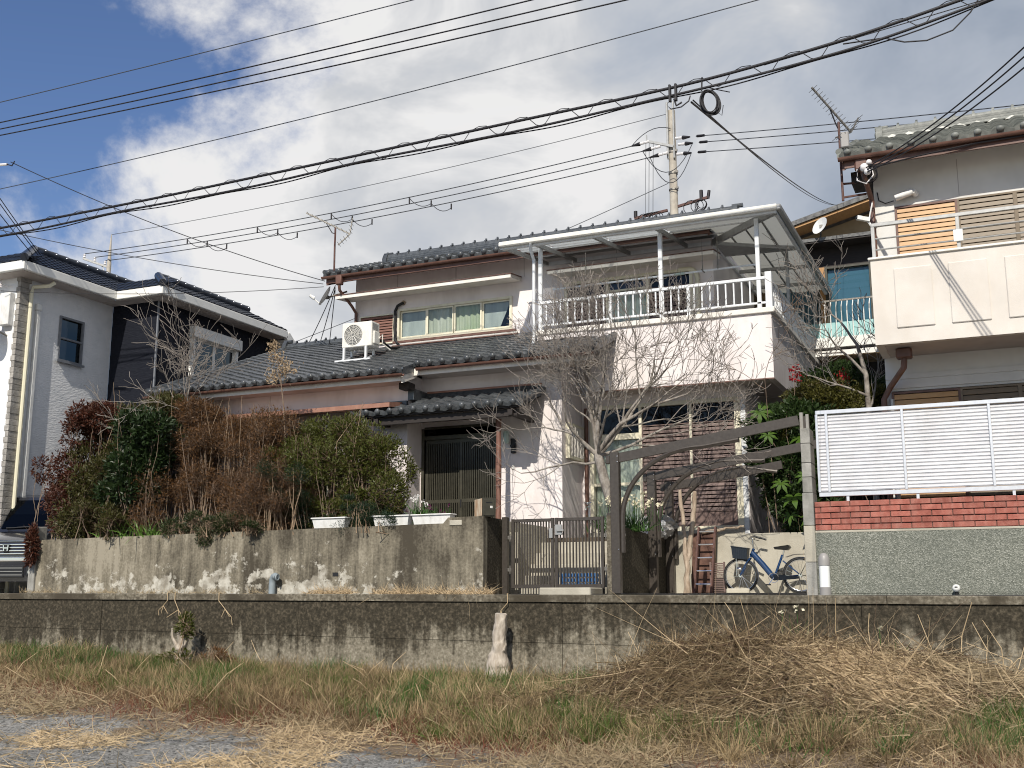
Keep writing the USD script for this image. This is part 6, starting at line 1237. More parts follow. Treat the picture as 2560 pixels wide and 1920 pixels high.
tree('bare_tree', 'spreading leafless tree with pale bark in front of the curtained window', [(-6.30, 18.75, 2.6), (-6.36, 18.75, 3.1), (-6.52, 18.76, 3.6), F0, F0 + [-.02, 0, .12]], [.12, .098, .088, .082, .065],
     [(F0, (-.85, -.2, .70), 1.8, .046, 4), (F0, (-.5, .2, .95), 1.75, .044, 4), (F0, (-.15, -.2, 1.0), 1.8, .044, 4), (F0 + [0, 0, .1], (.12, .1, 1.0), 1.85, .046, 4), (F0 + [0, 0, .05], (.36, -.2, .95), 1.9, .046, 4), (F0, (.6, .2, .80), 1.95, .046, 4), (F0 + [0, 0, .05], (.85, -.15, .62), 2.0, .042, 4), (F0, (1., .15, .36), 1.9, .036, 4), (F0 + [0, 0, -.1], (-1.0, .1, .16), 1.5, .028, 3), (F0, (-.6, -.55, .6), 1.4, .032, 4), (F0, (.2, -.6, .8), 1.5, .034, 4)], 61, min_r=.0045, up=.24, kids=(3, 5), wig=.19, ang=(.38, .9), shrink=(.52, .74), room=(np.array([-6.4, 18.75, 4.85]), np.array([2.8, 1.7, 2.6])))
tree('bare_sapling', 'leafless grey sapling standing between the right house and the tan house', [(-2.15, 21.2, 2.6), (-2.2, 21.2, 4.6), (-2.22, 21.25, 5.6), (-2.35, 21.3, 6.2)], [.06, .052, .045, .035],
     [((-2.22, 21.25, 5.6), (-.5, .1, .9), 1.2, .032, 3), ((-2.35, 21.3, 6.2), (-.75, 0, .7), 1.3, .03, 3), ((-2.2, 21.2, 5.2), (-1, 0, .35), 1.2, .026, 3), ((-2.2, 21.2, 4.9), (.2, 0, 1), 1.0, .025, 3)], 62, min_r=.0055, up=.3)
tree('bare_sapling', 'tall thin leafless branches rising from the hedge in front of the navy wall', [(-16.0, 18.9, 2.7), (-16.1, 18.9, 4.2), (-16.25, 18.95, 5.2)], [.045, .038, .03],
     [((-16.25, 18.95, 5.2), (-.85, 0, .65), 1.5, .024, 3), ((-16.2, 18.95, 4.9), (-.3, .1, 1.), 1.3, .022, 3), ((-16.25, 18.95, 5.2), (.5, 0, .9), 1.7, .022, 3), ((-16.1, 18.9, 4.6), (.9, 0, .8), 1.6, .02, 3), ((-16.1, 18.9, 4.4), (-1, -.1, .5), 1.3, .018, 3), ((-16.25, 18.95, 5.2), (.1, .1, 1), 1.5, .02, 3)], 63, min_r=.0055, up=.12, wig=.18)
tree('bare_sapling', 'thin leafless shoots with a few buds beside the balcony corner', [(-3.9, 20.9, 2.7), (-3.95, 20.7, 4.6), (-3.9, 20.3, 5.3)], [.010, .008, .007], [((-3.9, 20.3, 5.3), (-.6, -.6, .6), 1.0, .009, 2), ((-3.9, 20.3, 5.3), (-.1, .1, 1), 1.1, .009, 2), ((-3.95, 20.7, 4.6), (-.7, -.7, .7), 1.0, .008, 2)], 64, min_r=.005, up=.1, bark='twig_brown', twig='twig_brown')

# ---- growth between the houses on the right
RG = None
shrub('nandina_bush', 'olive and orange leafy bush under the balcony corner of the pink house', [((-3.0, 21.5, 5.15), (.85, .6, .42), 4800), ((-3.75, 21.1, 4.75), (.5, .4, .42), 2000), ((-2.3, 21.9, 5.15), (.6, .5, .35), 2200)], .08, .36, 'leaf_orange', 'twig_brown', 71, 16, zr=2.64, fine=500)
shrub('evergreen_bush', 'dark glossy evergreen filling the gap behind the bicycle', [((-3.55, 21.2, 3.9), (.75, .5, 1.1), 4200), ((-3.5, 21.1, 4.7), (.9, .6, .5), 2800), ((-3.3, 20.95, 3.2), (.6, .3, .7), 2200), ((-4.05, 21.1, 4.3), (.4, .4, .8), 1700)], .105, .40, 'leaf_gloss', 'twig_brown', 72, 14, zr=2.64, clump=3.)
shrub('conifer_bush', 'dark green conifer bush at the foot of the right house wall', [((-2.15, 22.0, 5.2), (.45, .4, .3), 2600), ((-2.0, 22.4, 4.8), (.5, .4, .4), 1500)], .05, .22, 'leaf_conifer', 'twig_brown', 73, 6, zr=2.64)
shrub('evergreen_bush', 'shaded dark undergrowth below the tan house balcony', [((-3.2, 24.4, 5.6), (1.4, .7, .9), 5000)], .10, .4, 'leaf_gloss', 'twig_brown', 74, 12, zr=2.64)
rng = np.random.default_rng(75); t = thing('nandina_berries', 'red nandina berry spray above the olive bush', 'plant', (-3.85, 20.95, 5.2)); Q = np.array([-3.45, 20.9, 5.66]) + rng.normal(0, 1, (110, 3)) * [.06, .05, .09]; part(t, 'berries', leaf_mesh(Q, rng.normal(0, 1, Q.shape), .05, .8, rng), 'berry', kind='stuff'); part(t, 'stem', G().tube([(-3.55, 20.9, 4.9), (-3.48, 20.9, 5.3), (-3.45, 20.9, 5.78)], .007, 4), 'twig_brown')
t = thing('nandina_berries', 'dim red berry spray in the shade right of the brighter one', 'plant', (-2.75, 21.9, 5.5)); Q = np.array([-2.72, 21.9, 5.72]) + rng.normal(0, 1, (90, 3)) * [.08, .06, .08]; part(t, 'berries', leaf_mesh(Q, rng.normal(0, 1, Q.shape), .045, .8, rng), 'berry', kind='stuff'); part(t, 'stem', G().tube([(-2.75, 21.9, 5.2), (-2.72, 21.9, 5.8)], .007, 4), 'twig_brown')
# fatsia: every big hand-shaped leaf is a mesh
def palm_leaf(c, nrm, tipd, R, rng, lobes=7):
    """hand-shaped leaf: pointed lobes round a stalk end, drooping at the tips"""
    nrm = unit(np.asarray(nrm, float)); x = unit(np.asarray(tipd, float) - nrm * (np.asarray(tipd, float) @ nrm)); y = np.cross(nrm, x); v, f = [np.zeros(3)], []
    for k in range(lobes):
        a = (k - (lobes - 1) / 2) * 2 * np.pi / (lobes + 1.2); L = R * (1 - .10 * abs(k - (lobes - 1) / 2)) * rng.uniform(.9, 1.1); u = np.array([math.cos(a), math.sin(a)]); s = np.array([-u[1], u[0]])
        for r, w, h in ((.28, .10, .03), (.62, .15, .0), (1.0, .0, -.16)): 
            for sg in ((-1, 1) if w else (0,)): q = u * L * r + s * sg * L * w; v.append(np.array([q[0], q[1], h * R * (1.0 if w else 1.2)]))
        b = 1 + k * 5; f += [(0, b, b + 1), (b, b + 2, b + 3), (b, b + 3, b + 1), (b + 2, b + 4, b + 3)]
    v = np.array(v); return v[:, :1] * x + v[:, 1:2] * y + v[:, 2:] * nrm + np.asarray(c), np.array(f)
rng = np.random.default_rng(76); t = thing('fatsia_plant', 'fatsia with big yellow-green hand-shaped leaves between the bay wall and the block pier', 'plant', (-3.4, 20.9, 2.64))
spots = [(-3.50, 20.50, 3.32, .30), (-3.12, 20.35, 2.98, .27), (-3.35, 20.75, 4.42, .22), (-4.10, 20.75, 4.95, .27), (-3.75, 20.7, 3.6, .20), (-3.3, 20.62, 3.7, .20), (-3.6, 20.65, 3.0, .18), (-3.95, 20.7, 4.5, .18)]
for x, y, z, R in spots:
    part(t, 'leaf', palm_leaf((x, y - .12, z), rng.normal(0, .2, 3) + [.1, -.85, .6], rng.normal(0, .35, 3) + [0, -.3, -.9], R * 1.25, rng), 'leaf_fatsia'); gs = G().tube([(-3.45 + .25 * (x + 3.45), 21.0, 2.64), (x * .5 - 1.72, 21.0, z * .6 + 1.2), (x, y, z)], [.02, .014, .007], 5); part(t, 'stem', gs, 'twig_brown', smooth=True)

# ------------------------------------------------------------------ field: stump, weeds, grass, straw
def lumpy(pts, rad, sides, seed, amp):
    pts = np.asarray(pts, float); rad = np.asarray(rad, float); t0, t1 = np.linspace(0, 1, len(pts)), np.linspace(0, 1, 40); pts = np.stack([np.interp(t1, t0, pts[:, k]) for k in range(3)], 1); rad = np.interp(t1, t0, rad); rad = rad * (1 + .07 * (meshkit.fbm(np.stack([t1 * 6, 0 * t1, 0 * t1 + seed], 1), 3, seed) - .5) * 2)
    g = G(); g.tube(pts, rad, sides * 2); v, f = g.arrays(); v = v + (meshkit.fbm(v * [30, 30, 7], 3, seed + 1) - .5)[:, None] * amp * .7 * unit((v - pts.mean(0)) * [1, 1, 0]); return v + (meshkit.fbm(v * 9, 3, seed) - .5)[:, None] * amp * unit(v - np.array(pts).mean(0)) * 2, f
sx, sy = -6.33, 13.85; sz = float(ground_z(sx, sy))
t = thing('tree_stump', 'pale weathered dead trunk stub standing against the mossy retaining wall', 'stump', (sx, sy, sz))
z_ = np.linspace(0, 1, 14); part(t, 'trunk', lumpy(np.stack([sx - .06 + .05 * np.sin(z_ * 2.2) + .03 * z_ + .09 * np.clip(z_ - .7, 0, 1) , sy + 0 * z_, sz - .05 + .98 * z_], 1), np.interp(z_, [0, .18, .35, .5, .75, 1], [.19, .165, .15, .10, .088, .08]), 14, 4, .05), 'stump_wood', smooth=50)
part(t, 'root', lumpy([(sx + .02, sy - .02, sz + .28), (sx + .12, sy - .03, sz + .12), (sx + .26, sy - .05, sz - .02)], [.08, .07, .04], 9, 6, .04), 'stump_wood', smooth=50)
part(t, 'root', lumpy([(sx - .05, sy - .05, sz + .2), (sx - .10, sy - .12, sz - .03)], [.07, .05], 8, 8, .03), 'stump_wood', smooth=50)
part(t, 'broken_branch', G().tube([(sx + .03, sy - .04, sz + .40), (sx + .10, sy - .05, sz + .46), (sx + .125, sy - .05, sz + .54)], [.03, .018, .006], 6).tube([(sx + .02, sy - .05, sz + .42), (sx + .06, sy - .06, sz + .55)], [.02, .005], 5), 'stump_wood')
wx, wy = -11.55, 13.75; wz = float(ground_z(wx, wy))
t = thing('tree_stump', 'small rotten stump overgrown by weeds at the left of the retaining wall', 'stump', (wx, wy, wz)); part(t, 'trunk', lumpy([(wx, wy, wz - .05), (wx - .02, wy, wz + .2), (wx + .03, wy, wz + .42), (wx - .02, wy, wz + .6)], [.10, .09, .08, .045], 10, 3, .07), 'stump_wood', smooth=50); part(t, 'broken_branch', G().tube([(wx - .05, wy - .02, wz + .35), (wx - .13, wy - .04, wz + .48), (wx - .15, wy - .04, wz + .62)], [.03, .02, .008], 6), 'stump_wood')
shrub('weed_clump', 'yellow green weed bush growing on the small rotten stump', [((wx + .06, wy, wz + .66), (.13, .12, .20), 160), ((wx + .1, wy - .05, wz + .12), (.4, .25, .18), 260)], .075, .3, 'leaf_olive', 'twig_dry', 80, 8, cat='weed', zr=wz, fine=260, fine_m='twig_dry')
shrub('weed_clump', 'rusty dry weed clump right of the small rotten stump', [((wx + .65, wy - .05, wz + .08), (.42, .25, .20), 240)], .06, .3, 'leaf_dry', 'twig_dry', 81, 8, cat='weed', zr=wz, fine=500, fine_m='twig_dry')

def field_pts(rng, n, x0, x1, y0, y1, dens): 
    out = []; got = 0
    while got < n:
        x, y = rng.uniform(x0, x1, n * 2), rng.uniform(y0, y1, n * 2); k = rng.random(n * 2) < dens(x, y); out.append(np.stack([x[k], y[k]], 1)); got += k.sum()
    p = np.vstack(out)[:n]; return np.column_stack([p, ground_z(p[:, 0], p[:, 1])])
def nz2(x, y, s, seed): return meshkit.fbm(np.stack([x * s, y * s, 0 * x], -1), 3, seed)
inview = lambda x, y: ((x > -1.25 * y - .5) & (x < .06 * y + .8)) * (1 - .88 * np.exp(-(((x + 2.3) / 1.75) ** 2 + ((y - 12.45) / .95) ** 2) ** 2))
sst = lambda a, b, v: np.clip((v - a) / (b - a), 0, 1)
edge = lambda x, y: y + .14 * (x + 5) - 10.35 + (nz2(x, y, .6, 40) - .5) * 1.1      # >0 beyond the gravel
X0, X1 = -19, 1.7
def grass(name, label, n, m, dens, L, w, lean, bend, seed, cat='grass', seg=3, y0=8., y1=14.12, lift=0., down=False):
    rng = np.random.default_rng(seed); P = field_pts(rng, n, X0, X1, y0, y1, lambda x, y: dens(x, y) * inview(x, y)); k = len(P)
    D = rng.normal(0, lean, (k, 3)) * [1, 1, .3] + [0, 0, 1 if not down else .12]; P[:, 2] += rng.random(k) * lift - .01
    single(name, blade_mesh(P, D, rng.uniform(.5, 1.2, k) * L, w * rng.uniform(.7, 1.3, k), rng.normal(0, bend, k), rng, seg), m, label, cat, kind='stuff')
grass('green_grass', 'green and olive grass on the bank below the retaining wall', 52000, 'grass_green', lambda x, y: sst(.2, 1.4, edge(x, y)) * sst(.42, .56, nz2(x, y, .55, 41) + .10 * sst(-10, -16, x) + .05 * (y > 12.2) - .22 * sst(-3.6, -1.8, x) * (x < -.9)), .17, .010, .6, .65, 91)
grass('vivid_grass', 'bright green young grass tufts', 11000, 'grass_vivid', lambda x, y: sst(.6, 1.8, edge(x, y)) * sst(.57, .68, nz2(x, y, .9, 42) + .08 * np.exp(-((x + 4.6) ** 2 + (y - 12.6) ** 2) / .8) + .14 * np.exp(-((x + .3) ** 2 + (y - 12.2) ** 2) / 1.2) + .09 * np.exp(-((x + 6.5) ** 2 + (y - 13.2) ** 2) / .8)), .26, .012, .3, .45, 92)
grass('dry_grass', 'upright dead straw-coloured grass on the bank', 34000, 'grass_dry', lambda x, y: sst(.0, 1.0, edge(x, y)) * (.12 + .88 * sst(.46, .58, nz2(x, y, .9, 43))), .22, .008, .55, .6, 93)
grass('brown_grass', 'dull brown withered grass and weeds on the bank', 36000, 'grass_brown', lambda x, y: sst(.1, 1.2, edge(x, y)) * (.25 + .75 * sst(.42, .56, nz2(x, y, .8, 44))), .16, .009, .8, .6, 94)
grass('red_weeds', 'low reddish brown withered weeds along the foot of the bank', 42000, 'grass_red', lambda x, y: np.exp(-((edge(x, y) - 1.15) / .75) ** 2) * sst(.40, .56, nz2(x, y, .6, 45) + .10 * sst(-9.5, -7.5, x) * sst(-3, -4, x)), .13, .010, .6, .4, 95)
grass('lying_straw', 'tangled flattened stalks lying through the grass of the bank', 15000, 'grass_brown', lambda x, y: sst(.3, 1.4, edge(x, y)) * sst(.44, .58, nz2(x, y, 1.1, 48)), .34, .008, .9, .45, 99, lift=.10, down=True)
grass('lying_straw', 'flattened pale straw strewn over the lane edge', 22000, 'straw', lambda x, y: (.10 + .9 * sst(.46, .60, nz2(x, y, .8, 46) + .12 * sst(-5, -3, x))) * (.05 + .95 * np.exp(-((edge(x, y) - .15) / .75) ** 2)), .26, .009, .9, .35, 96, lift=.04, down=True, y0=7.2)
grass('lying_straw', 'loose pale straw tufts scattered on the grey gravel', 9000, 'straw_pale', lambda x, y: sst(.54, .62, nz2(x, y, .75, 47)) * sst(-2.6, -.9, -np.abs(edge(x, y) + 1.0)), .20, .009, .8, .5, 97, lift=.05, down=True, y0=7.2)
rs = np.random.default_rng(100); P = field_pts(rs, 6500, X0, X1, 7.2, 11.2, lambda x, y: inview(x, y) * np.clip(.95 - sst(-.5, .5, edge(x, y)), .06, 1)); g = G(); base = trimesh.creation.icosahedron(); bv = np.array(base.vertices)[None] * rs.uniform(.6, 1.2, (len(P), 12, 1)) * rs.lognormal(-4.35, .45, (len(P), 1, 1)) * [1, 1, .7] + P[:, None]
single('gravel_stones', (bv.reshape(-1, 3), (np.array(base.faces)[None] + (np.arange(len(P)) * 12)[:, None, None]).reshape(-1, 3)), 'stone', 'loose grey stones lying on the gravel lane', 'gravel', kind='stuff')
def tufts(name, label, n, per, m, dens, L, w, seed, out=.55, cat='grass', seg=4):
    rng = np.random.default_rng(seed); C = field_pts(rng, n, X0, X1, 9.5, 14.0, lambda x, y: dens(x, y) * inview(x, y)); k = rng.integers(per[0], per[1], n); P = np.repeat(C, k, 0); sc = np.repeat(rng.uniform(.55, 1.3, n), k); off = rng.normal(0, .05, P.shape) * [1, 1, 0]; D = off * out * 14 + rng.normal(0, .22, P.shape) + [0, 0, 1.]
    single(name, blade_mesh(P + off - [0, 0, .02], D, rng.uniform(.5, 1.2, len(P)) * L * sc, w * rng.uniform(.7, 1.3, len(P)), np.abs(rng.normal(.35, .35, len(P))), rng, seg), m, label, cat, kind='stuff')
bank = lambda x, y: sst(.2, 1.2, edge(x, y))
tufts('dry_tufts', 'pale dry grass tufts standing on the bank', 420, (25, 70), 'grass_dry', bank, .30, .009, 120); tufts('brown_tufts', 'brown withered grass tufts on the bank', 420, (25, 70), 'grass_brown', bank, .26, .010, 121)
tufts('green_tufts', 'green grass tufts mixed into the bank', 360, (30, 80), 'grass_green', lambda x, y: bank(x, y) * sst(.44, .56, nz2(x, y, .55, 41) + .12 * sst(-10, -16, x) + .05 * (y > 12.2)), .26, .011, 122); tufts('vivid_tufts', 'fresh green grass tufts near the stump and the heap', 60, (40, 90), 'grass_vivid', lambda x, y: bank(x, y) * np.clip(np.exp(-((x + 4.6) ** 2 + (y - 12.6) ** 2) / .9) + np.exp(-((x + .4) ** 2 + (y - 12.0) ** 2) / 1.0) + .8 * np.exp(-((x + 6.6) ** 2 + (y - 13.4) ** 2) / .5), 0, 1), .26, .011, 123, .4)
# long single stalks
rng = np.random.default_rng(98); g = G()
for i in range(110):
    x = rng.uniform(-17, .5); y = rng.uniform(11.2, 13.9); 
    if inview(x, y) < .5: continue
    z = float(ground_z(np.array(x), np.array(y))); a = rng.uniform(0, 6.28); L = rng.uniform(.3, .75); d = np.array([math.cos(a) * .6, math.sin(a) * .6, rng.uniform(.2, 1.0)]); p = np.array([x, y, z]); q = p + unit(d) * L; g.tube([p, (p + q) / 2 + rng.normal(0, .04, 3), q + [0, 0, -.06]], [.0055, .005, .003], 4, caps=False)
single('dead_stalks', g, 'straw_pale', 'single long bleached stalks sticking out of the bank', 'grass', kind='stuff')

# straw heap on the right
HX, HY = -2.1, 12.9
def heap_z(x, y):
    d1 = np.exp(-(((x - HX) / 1.75) ** 2 + ((y - HY) / .95) ** 2) ** 1.25); d2 = np.exp(-(((x + 3.6) / 1.0) ** 2 + ((y - 12.75) / .7) ** 2) ** 1.2); d3 = np.exp(-(((x + .55) / 1.1) ** 2 + ((y - 13.3) / .6) ** 2) ** 1.2)
    return ground_z(x, y) * 1.0 + .46 * d1 + .22 * d2 + .14 * d3 + (meshkit.fbm(np.stack([x * 3, y * 3, 0 * x], -1), 3, 8) - .5) * .10 * (d1 + d2)
def heap_strands(n, cx, cy, sx_, sy_, L, w, m_seed, lift, tilt=.22, bend=.5, ang=None):
    rng = np.random.default_rng(m_seed); x, y = cx + rng.normal(0, sx_, n), cy + rng.normal(0, sy_, n); y = np.minimum(y, 14.0); z = heap_z(x, y) + rng.random(n) ** 2 * lift; a = rng.uniform(0, np.pi * 2, n) if ang is None else rng.normal(ang, .55, n)
    e = .06; gx, gy = (heap_z(x + e, y) - heap_z(x - e, y)) / (2 * e), (heap_z(x, y + e) - heap_z(x, y - e)) / (2 * e); D = np.stack([np.cos(a), np.sin(a), np.clip(gx * np.cos(a) + gy * np.sin(a), -.5, .5) + rng.normal(0, tilt, n)], 1)
    LL = rng.uniform(.4, 1.2, n) * L; P = np.stack([x, y, z], 1) - unit(D) * LL[:, None] * .5; return blade_mesh(P, D, LL, w * rng.uniform(.7, 1.4, n), rng.normal(0, bend, n), rng, 5)
t = thing('straw_heap', 'big heap of cut dry stalks and straw piled against the retaining wall', 'straw heap', (HX, HY, .5))
part(t, 'mound', grid(np.linspace(-5.4, 1.6, 70), np.linspace(11.0, 14.13, 38), lambda x, y: heap_z(x, y) - .035), 'soil', smooth=True)
part(t, 'stalks', heap_strands(10000, -2.5, 12.75, 1.25, .68, .55, .0075, 101, .14, .26), 'straw', kind='stuff')
part(t, 'stalks', heap_strands(9000, -3.0, 12.65, 1.1, .66, .75, .0085, 102, .16, .3), 'grass_brown', kind='stuff')
part(t, 'pale_straw', heap_strands(16000, -1.6, 12.45, .40, .22, .26, .010, 103, .17, .15, .3, ang=-.6), 'straw_pale', kind='stuff', label='bright patch of fresh pale straw on the face of the heap')
part(t, 'stalks', heap_strands(2400, -2.5, 12.9, 1.2, .58, .72, .0085, 106, .16, .10, .9), 'straw_pale', kind='stuff')
part(t, 'stalks', heap_strands(3500, -2.6, 12.85, 1.2, .58, .75, .009, 107, .16, .12, .8), 'twig_mix', kind='stuff')
part(t, 'stalks', heap_strands(2600, -.7, 13.1, .75, .4, .6, .0085, 104, .14), 'straw', kind='stuff')
g = G(); rng = np.random.default_rng(105)
for i in range(70):
    x = rng.uniform(-4.2, .4); y = rng.uniform(12.5, 13.7); p = np.array([x, y, float(heap_z(np.array(x), np.array(y)))]); d = rng.normal(0, .7, 3) * [1, .5, .5] + [0, 0, .55]; L = rng.uniform(.3, .8); q = p + unit(d) * L; m_ = (p + q) / 2 + rng.normal(0, .05, 3); g.tube([p, m_, q + [0, 0, -.05]], [.0065, .0055, .0035], 4, caps=False)
    if rng.random() < .4: g.tube([m_, m_ + rng.normal(0, .12, 3) + [0, 0, .08]], [.004, .003], 3, caps=False)
part(t, 'long_stalks', g, 'straw_pale', kind='stuff')
# dead grass on the road edge and hanging over the coping
def road_grass(name, label, n, x0, x1, y, L, m, seed, dens=None):
    rng = np.random.default_rng(seed); x = rng.uniform(x0, x1, n * 3); k = nz2(x, 0 * x, 1.6, seed) > .46; x = x[k][:n]; n = len(x); P = np.stack([x, y + rng.normal(0, .07, n), RT(x) + rng.random(n) * .03 - .01], 1); D = rng.normal(0, .8, (n, 3)) * [1, .6, .3] + [0, -.1, .55]
    single(name, blade_mesh(P, D, rng.uniform(.4, 1.2, n) * L, .008, rng.normal(0, .8, n), rng, 4), m, label, 'grass', kind='stuff')
road_grass('dry_grass', 'curly dead grass along the coping below the gate', 1700, -9.7, -6.4, 14.33, .17, 'straw_pale', 111)
road_grass('dry_grass', 'sparse dead grass on the coping left of the vent pipe', 600, -16, -10.5, 14.36, .13, 'straw', 112)
g = G(); rng = np.random.default_rng(113)
for x0, L in ((-12.05, .55), (-11.2, .48), (-6.35, .42), (-12.2, .3)):
    p = np.array([x0, 14.2, RT(x0) + .01]); pts = [p, p + [.02, -.075, .0], p + [.03, -.085, -.12]]
    for k in range(3): pts.append(pts[-1] + [rng.normal(0, .05), 0, -L / 4])
    g.tube(pts, np.linspace(.008, .004, 6), 4, caps=False)
    for k in range(2): q = pts[3]; g.tube([q, q + [rng.normal(0, .1), 0, -.12]], [.005, .003], 3, caps=False)
single('dead_roots', g, 'straw_pale', 'withered roots hanging down over the coping of the retaining wall', 'roots', kind='stuff')
# ------------------------------------------------------------------ utility poles and wires
def sag(p0, p1, s, n=24):
    t = np.linspace(0, 1, n)[:, None]; p = np.asarray(p0, float) * (1 - t) + np.asarray(p1, float) * t; p[:, 2] -= (4 * s * t * (1 - t))[:, 0]; return p
def wire(name, label, p0, p1, s, r, m='wire', group=None, n=24, cat='wire'): return single(name, G().tube(sag(p0, p1, s, n), r, 5), m, label, cat, group, smooth=True)
PX, PY = -10.62, 39.03
up = thing('utility_pole', 'tall concrete utility pole rising behind the roof with insulators and arms', 'utility pole', (PX, PY, 4))
part(up, 'shaft', G().tube([(PX, PY, 4), (PX, PY, 14), (PX, PY, 19.9)], [.20, .165, .14], 14), 'concrete_pole', smooth=40)
part(up, 'top_extension', G().bbox(PX - .17, PX - .09, PY - .2, PY - .12, 17.9, 20.2, .01).bbox(PX + .08, PX + .14, PY - .2, PY - .12, 17.9, 20.2, .01), 'grey_metal')
for z in (14.9, 16.7, 17.35, 18.2): part(up, 'band', G().lathe([(.165, -.03), (.18, -.03), (.18, .03), (.165, .03)], (PX, PY, z), 12).box(PX + .15, PX + .24, PY - .2, PY - .15, z - .04, z + .04), 'dull_steel')
part(up, 'cross_arm', G().beam((PX - .95, PY - .2, 18.75), (PX + .1, PY - .2, 18.35), .09, .09).beam((PX - .95, PY - .2, 18.75), (PX - .95, PY - .2, 19.0), .04, .04), 'grey_metal'); part(up, 'cross_arm', G().beam((PX - 1.5, PY - .2, 15.72), (PX - .2, PY - .2, 15.86), .09, .09).beam((PX + .2, PY - .2, 15.95), (PX + 1.4, PY - .2, 16.15), .09, .09), 'rust_arm')
def insul(c, d):
    c, d = np.asarray(c, float), unit(np.asarray(d, float)); part(up, 'insulator', G().cyl(c, c + d * .18, .06, 8, .05).cyl(c + d * .2, c + d * .36, .06, 8, .05), 'porcelain', smooth=40); part(up, 'insulator_cover', G().cyl(c + d * .36, c + d * .7, .085, 8, .03), 'cable', smooth=40); return c + d * .7
WL = unit(np.array([-27, -1, -3.2])); ends = [insul((PX - .85, PY - .2, 18.72), WL), insul((PX - .4, PY - .25, 18.42), WL), insul((PX - .1, PY - .3, 18.1), WL)]
WR = unit(np.array([1.29 - PX, 33.38 - PY, -3.15])); endr = [insul((PX + .2, PY - .2, 18.66), WR), insul((PX + .3, PY - .2, 18.40), WR), insul((PX + .25, PY - .25, 18.0), WR)]
for e in endr: part(up, 'spacer', G().cyl(e + WR * .35, e + WR * .7, .05, 6), 'cable')
part(up, 'jumper', G().tube(sag(ends[1], endr[1] + [0, 0, 0], 1.0, 12), .016, 4).tube(sag(ends[2], endr[2], 1.1, 12), .016, 4).tube(sag(ends[0], (PX, PY - .2, 19.1), -.3, 8), .016, 4), 'wire')
for x in (-.95, -.82, -.66): part(up, 'riser_wire', G().cyl((PX + x, PY - .3, 18.6), (PX + x - .08, PY - .3, 15.8), .012, 4), 'wire')
R_P = np.random.default_rng(131); g = G()
for cx_ in (PX - 1.1, PX - .7, PX + .95, PX + 1.15):
    for k in range(3): a = R_P.uniform(.12, .28); g.torus((cx_ + R_P.normal(0, .1), PY - .25, 15.75 + .12 * (cx_ > PX) * 2 - a * .6), a, .014, 1, 14, 4)
part(up, 'wire_loops', g, 'cable', kind='stuff'); part(up, 'fuse', G().cyl((PX + 1.1, PY - .2, 16.05), (PX + 1.1, PY - .2, 16.45), .07, 8).cyl((PX + 1.35, PY - .2, 16.1), (PX + 1.4, PY - .2, 16.4), .06, 8).cyl((PX - 1.45, PY - .2, 15.75), (PX - 1.45, PY - .2, 16.0), .07, 8), 'cable', smooth=40)
QX, QY = -37.42, 38.1
u2 = thing('utility_pole', 'distant pointed concrete pole above the left house roof', 'utility pole', (QX, QY, 4))
part(u2, 'shaft', G().tube([(QX, QY, 4), (QX, QY, 16.9), (QX, QY, 17.2), (QX + .02, QY, 18.3)], [.15, .10, .075, .02], 12), 'concrete_pole', smooth=40); part(u2, 'cross_arm', G().beam((-38.55, 37.61, 17.14), (QX - .06, QY - .02, 16.72), .09, .09).cyl((QX - .35, QY - .12, 16.85), (QX - .06, QY, 16.2), .025, 5), 'grey_metal')
for k in range(3): part(u2, 'insulator', G().lathe([(0, 0), (.07, .02), (.04, .1), (.07, .14), (0, .22)], (-38.5 + k * .45, 37.63 + .2 * k, 17.17 - k * .17), 8), 'porcelain')
GH = 'power lines between the two far poles'
for k, (e, z) in enumerate(zip(ends, (17.37, 17.20, 17.03))): wire('power_line', ('topmost of the three far power lines between the poles', 'middle one of the three far power lines between the poles', 'lowest of the three far power lines between the poles')[k], e, (-38.5 + k * .45, 37.63 + .2 * k, z), .35, .020, group=GH)
wire('power_line', 'faint earth wire running from the far pole top down to the left', (PX - .2, PY, 19.8), (QX, QY, 18.3), .3, .013, group=None)
wire('power_line', 'faint lower cable from the far pole to the left behind the roof', (PX - .2, PY, 17.0), (-34, 38, 10.5), .3, .014)
for k, e in enumerate(endr): wire('power_line', ('upper far power line running right from the pole', 'middle far power line running right from the pole', 'lower far power line running right from the pole')[k], e + WR * .3, e + WR * 22, .12, .018)
for fr in (.36, .5, .64, .78):      # bird diverters hung between the three far lines
    g = G(); c = [sag(e, (-38.5 + k * .45, 37.63 + .2 * k, z), .35, 51)[int(fr * 50)] for k, (e, z) in enumerate(zip(ends, (17.37, 17.20, 17.03)))]
    a, b, d = c[0], c[1] + [.55, 0, 0], c[2] + [1.1, 0, 0]; g.tube(sag(a - [0, 0, .05], b - [0, 0, .15], .22, 8), .014, 4).tube(sag(b - [0, 0, .15], d - [0, 0, .2], .22, 8), .014, 4); [g.cyl(q - [0, 0, .02], q - [0, 0, .26], .032, 5) for q in (a, b, d)]
    single('line_spacer', g, 'cable', {.36: 'spacer cord on the far power lines nearest the pole', .5: 'spacer cord on the far power lines, second from the pole', .64: 'spacer cord on the far power lines, third from the pole', .78: 'spacer cord on the far power lines farthest from the pole'}[fr], 'spacer', 'spacers on the far power lines')
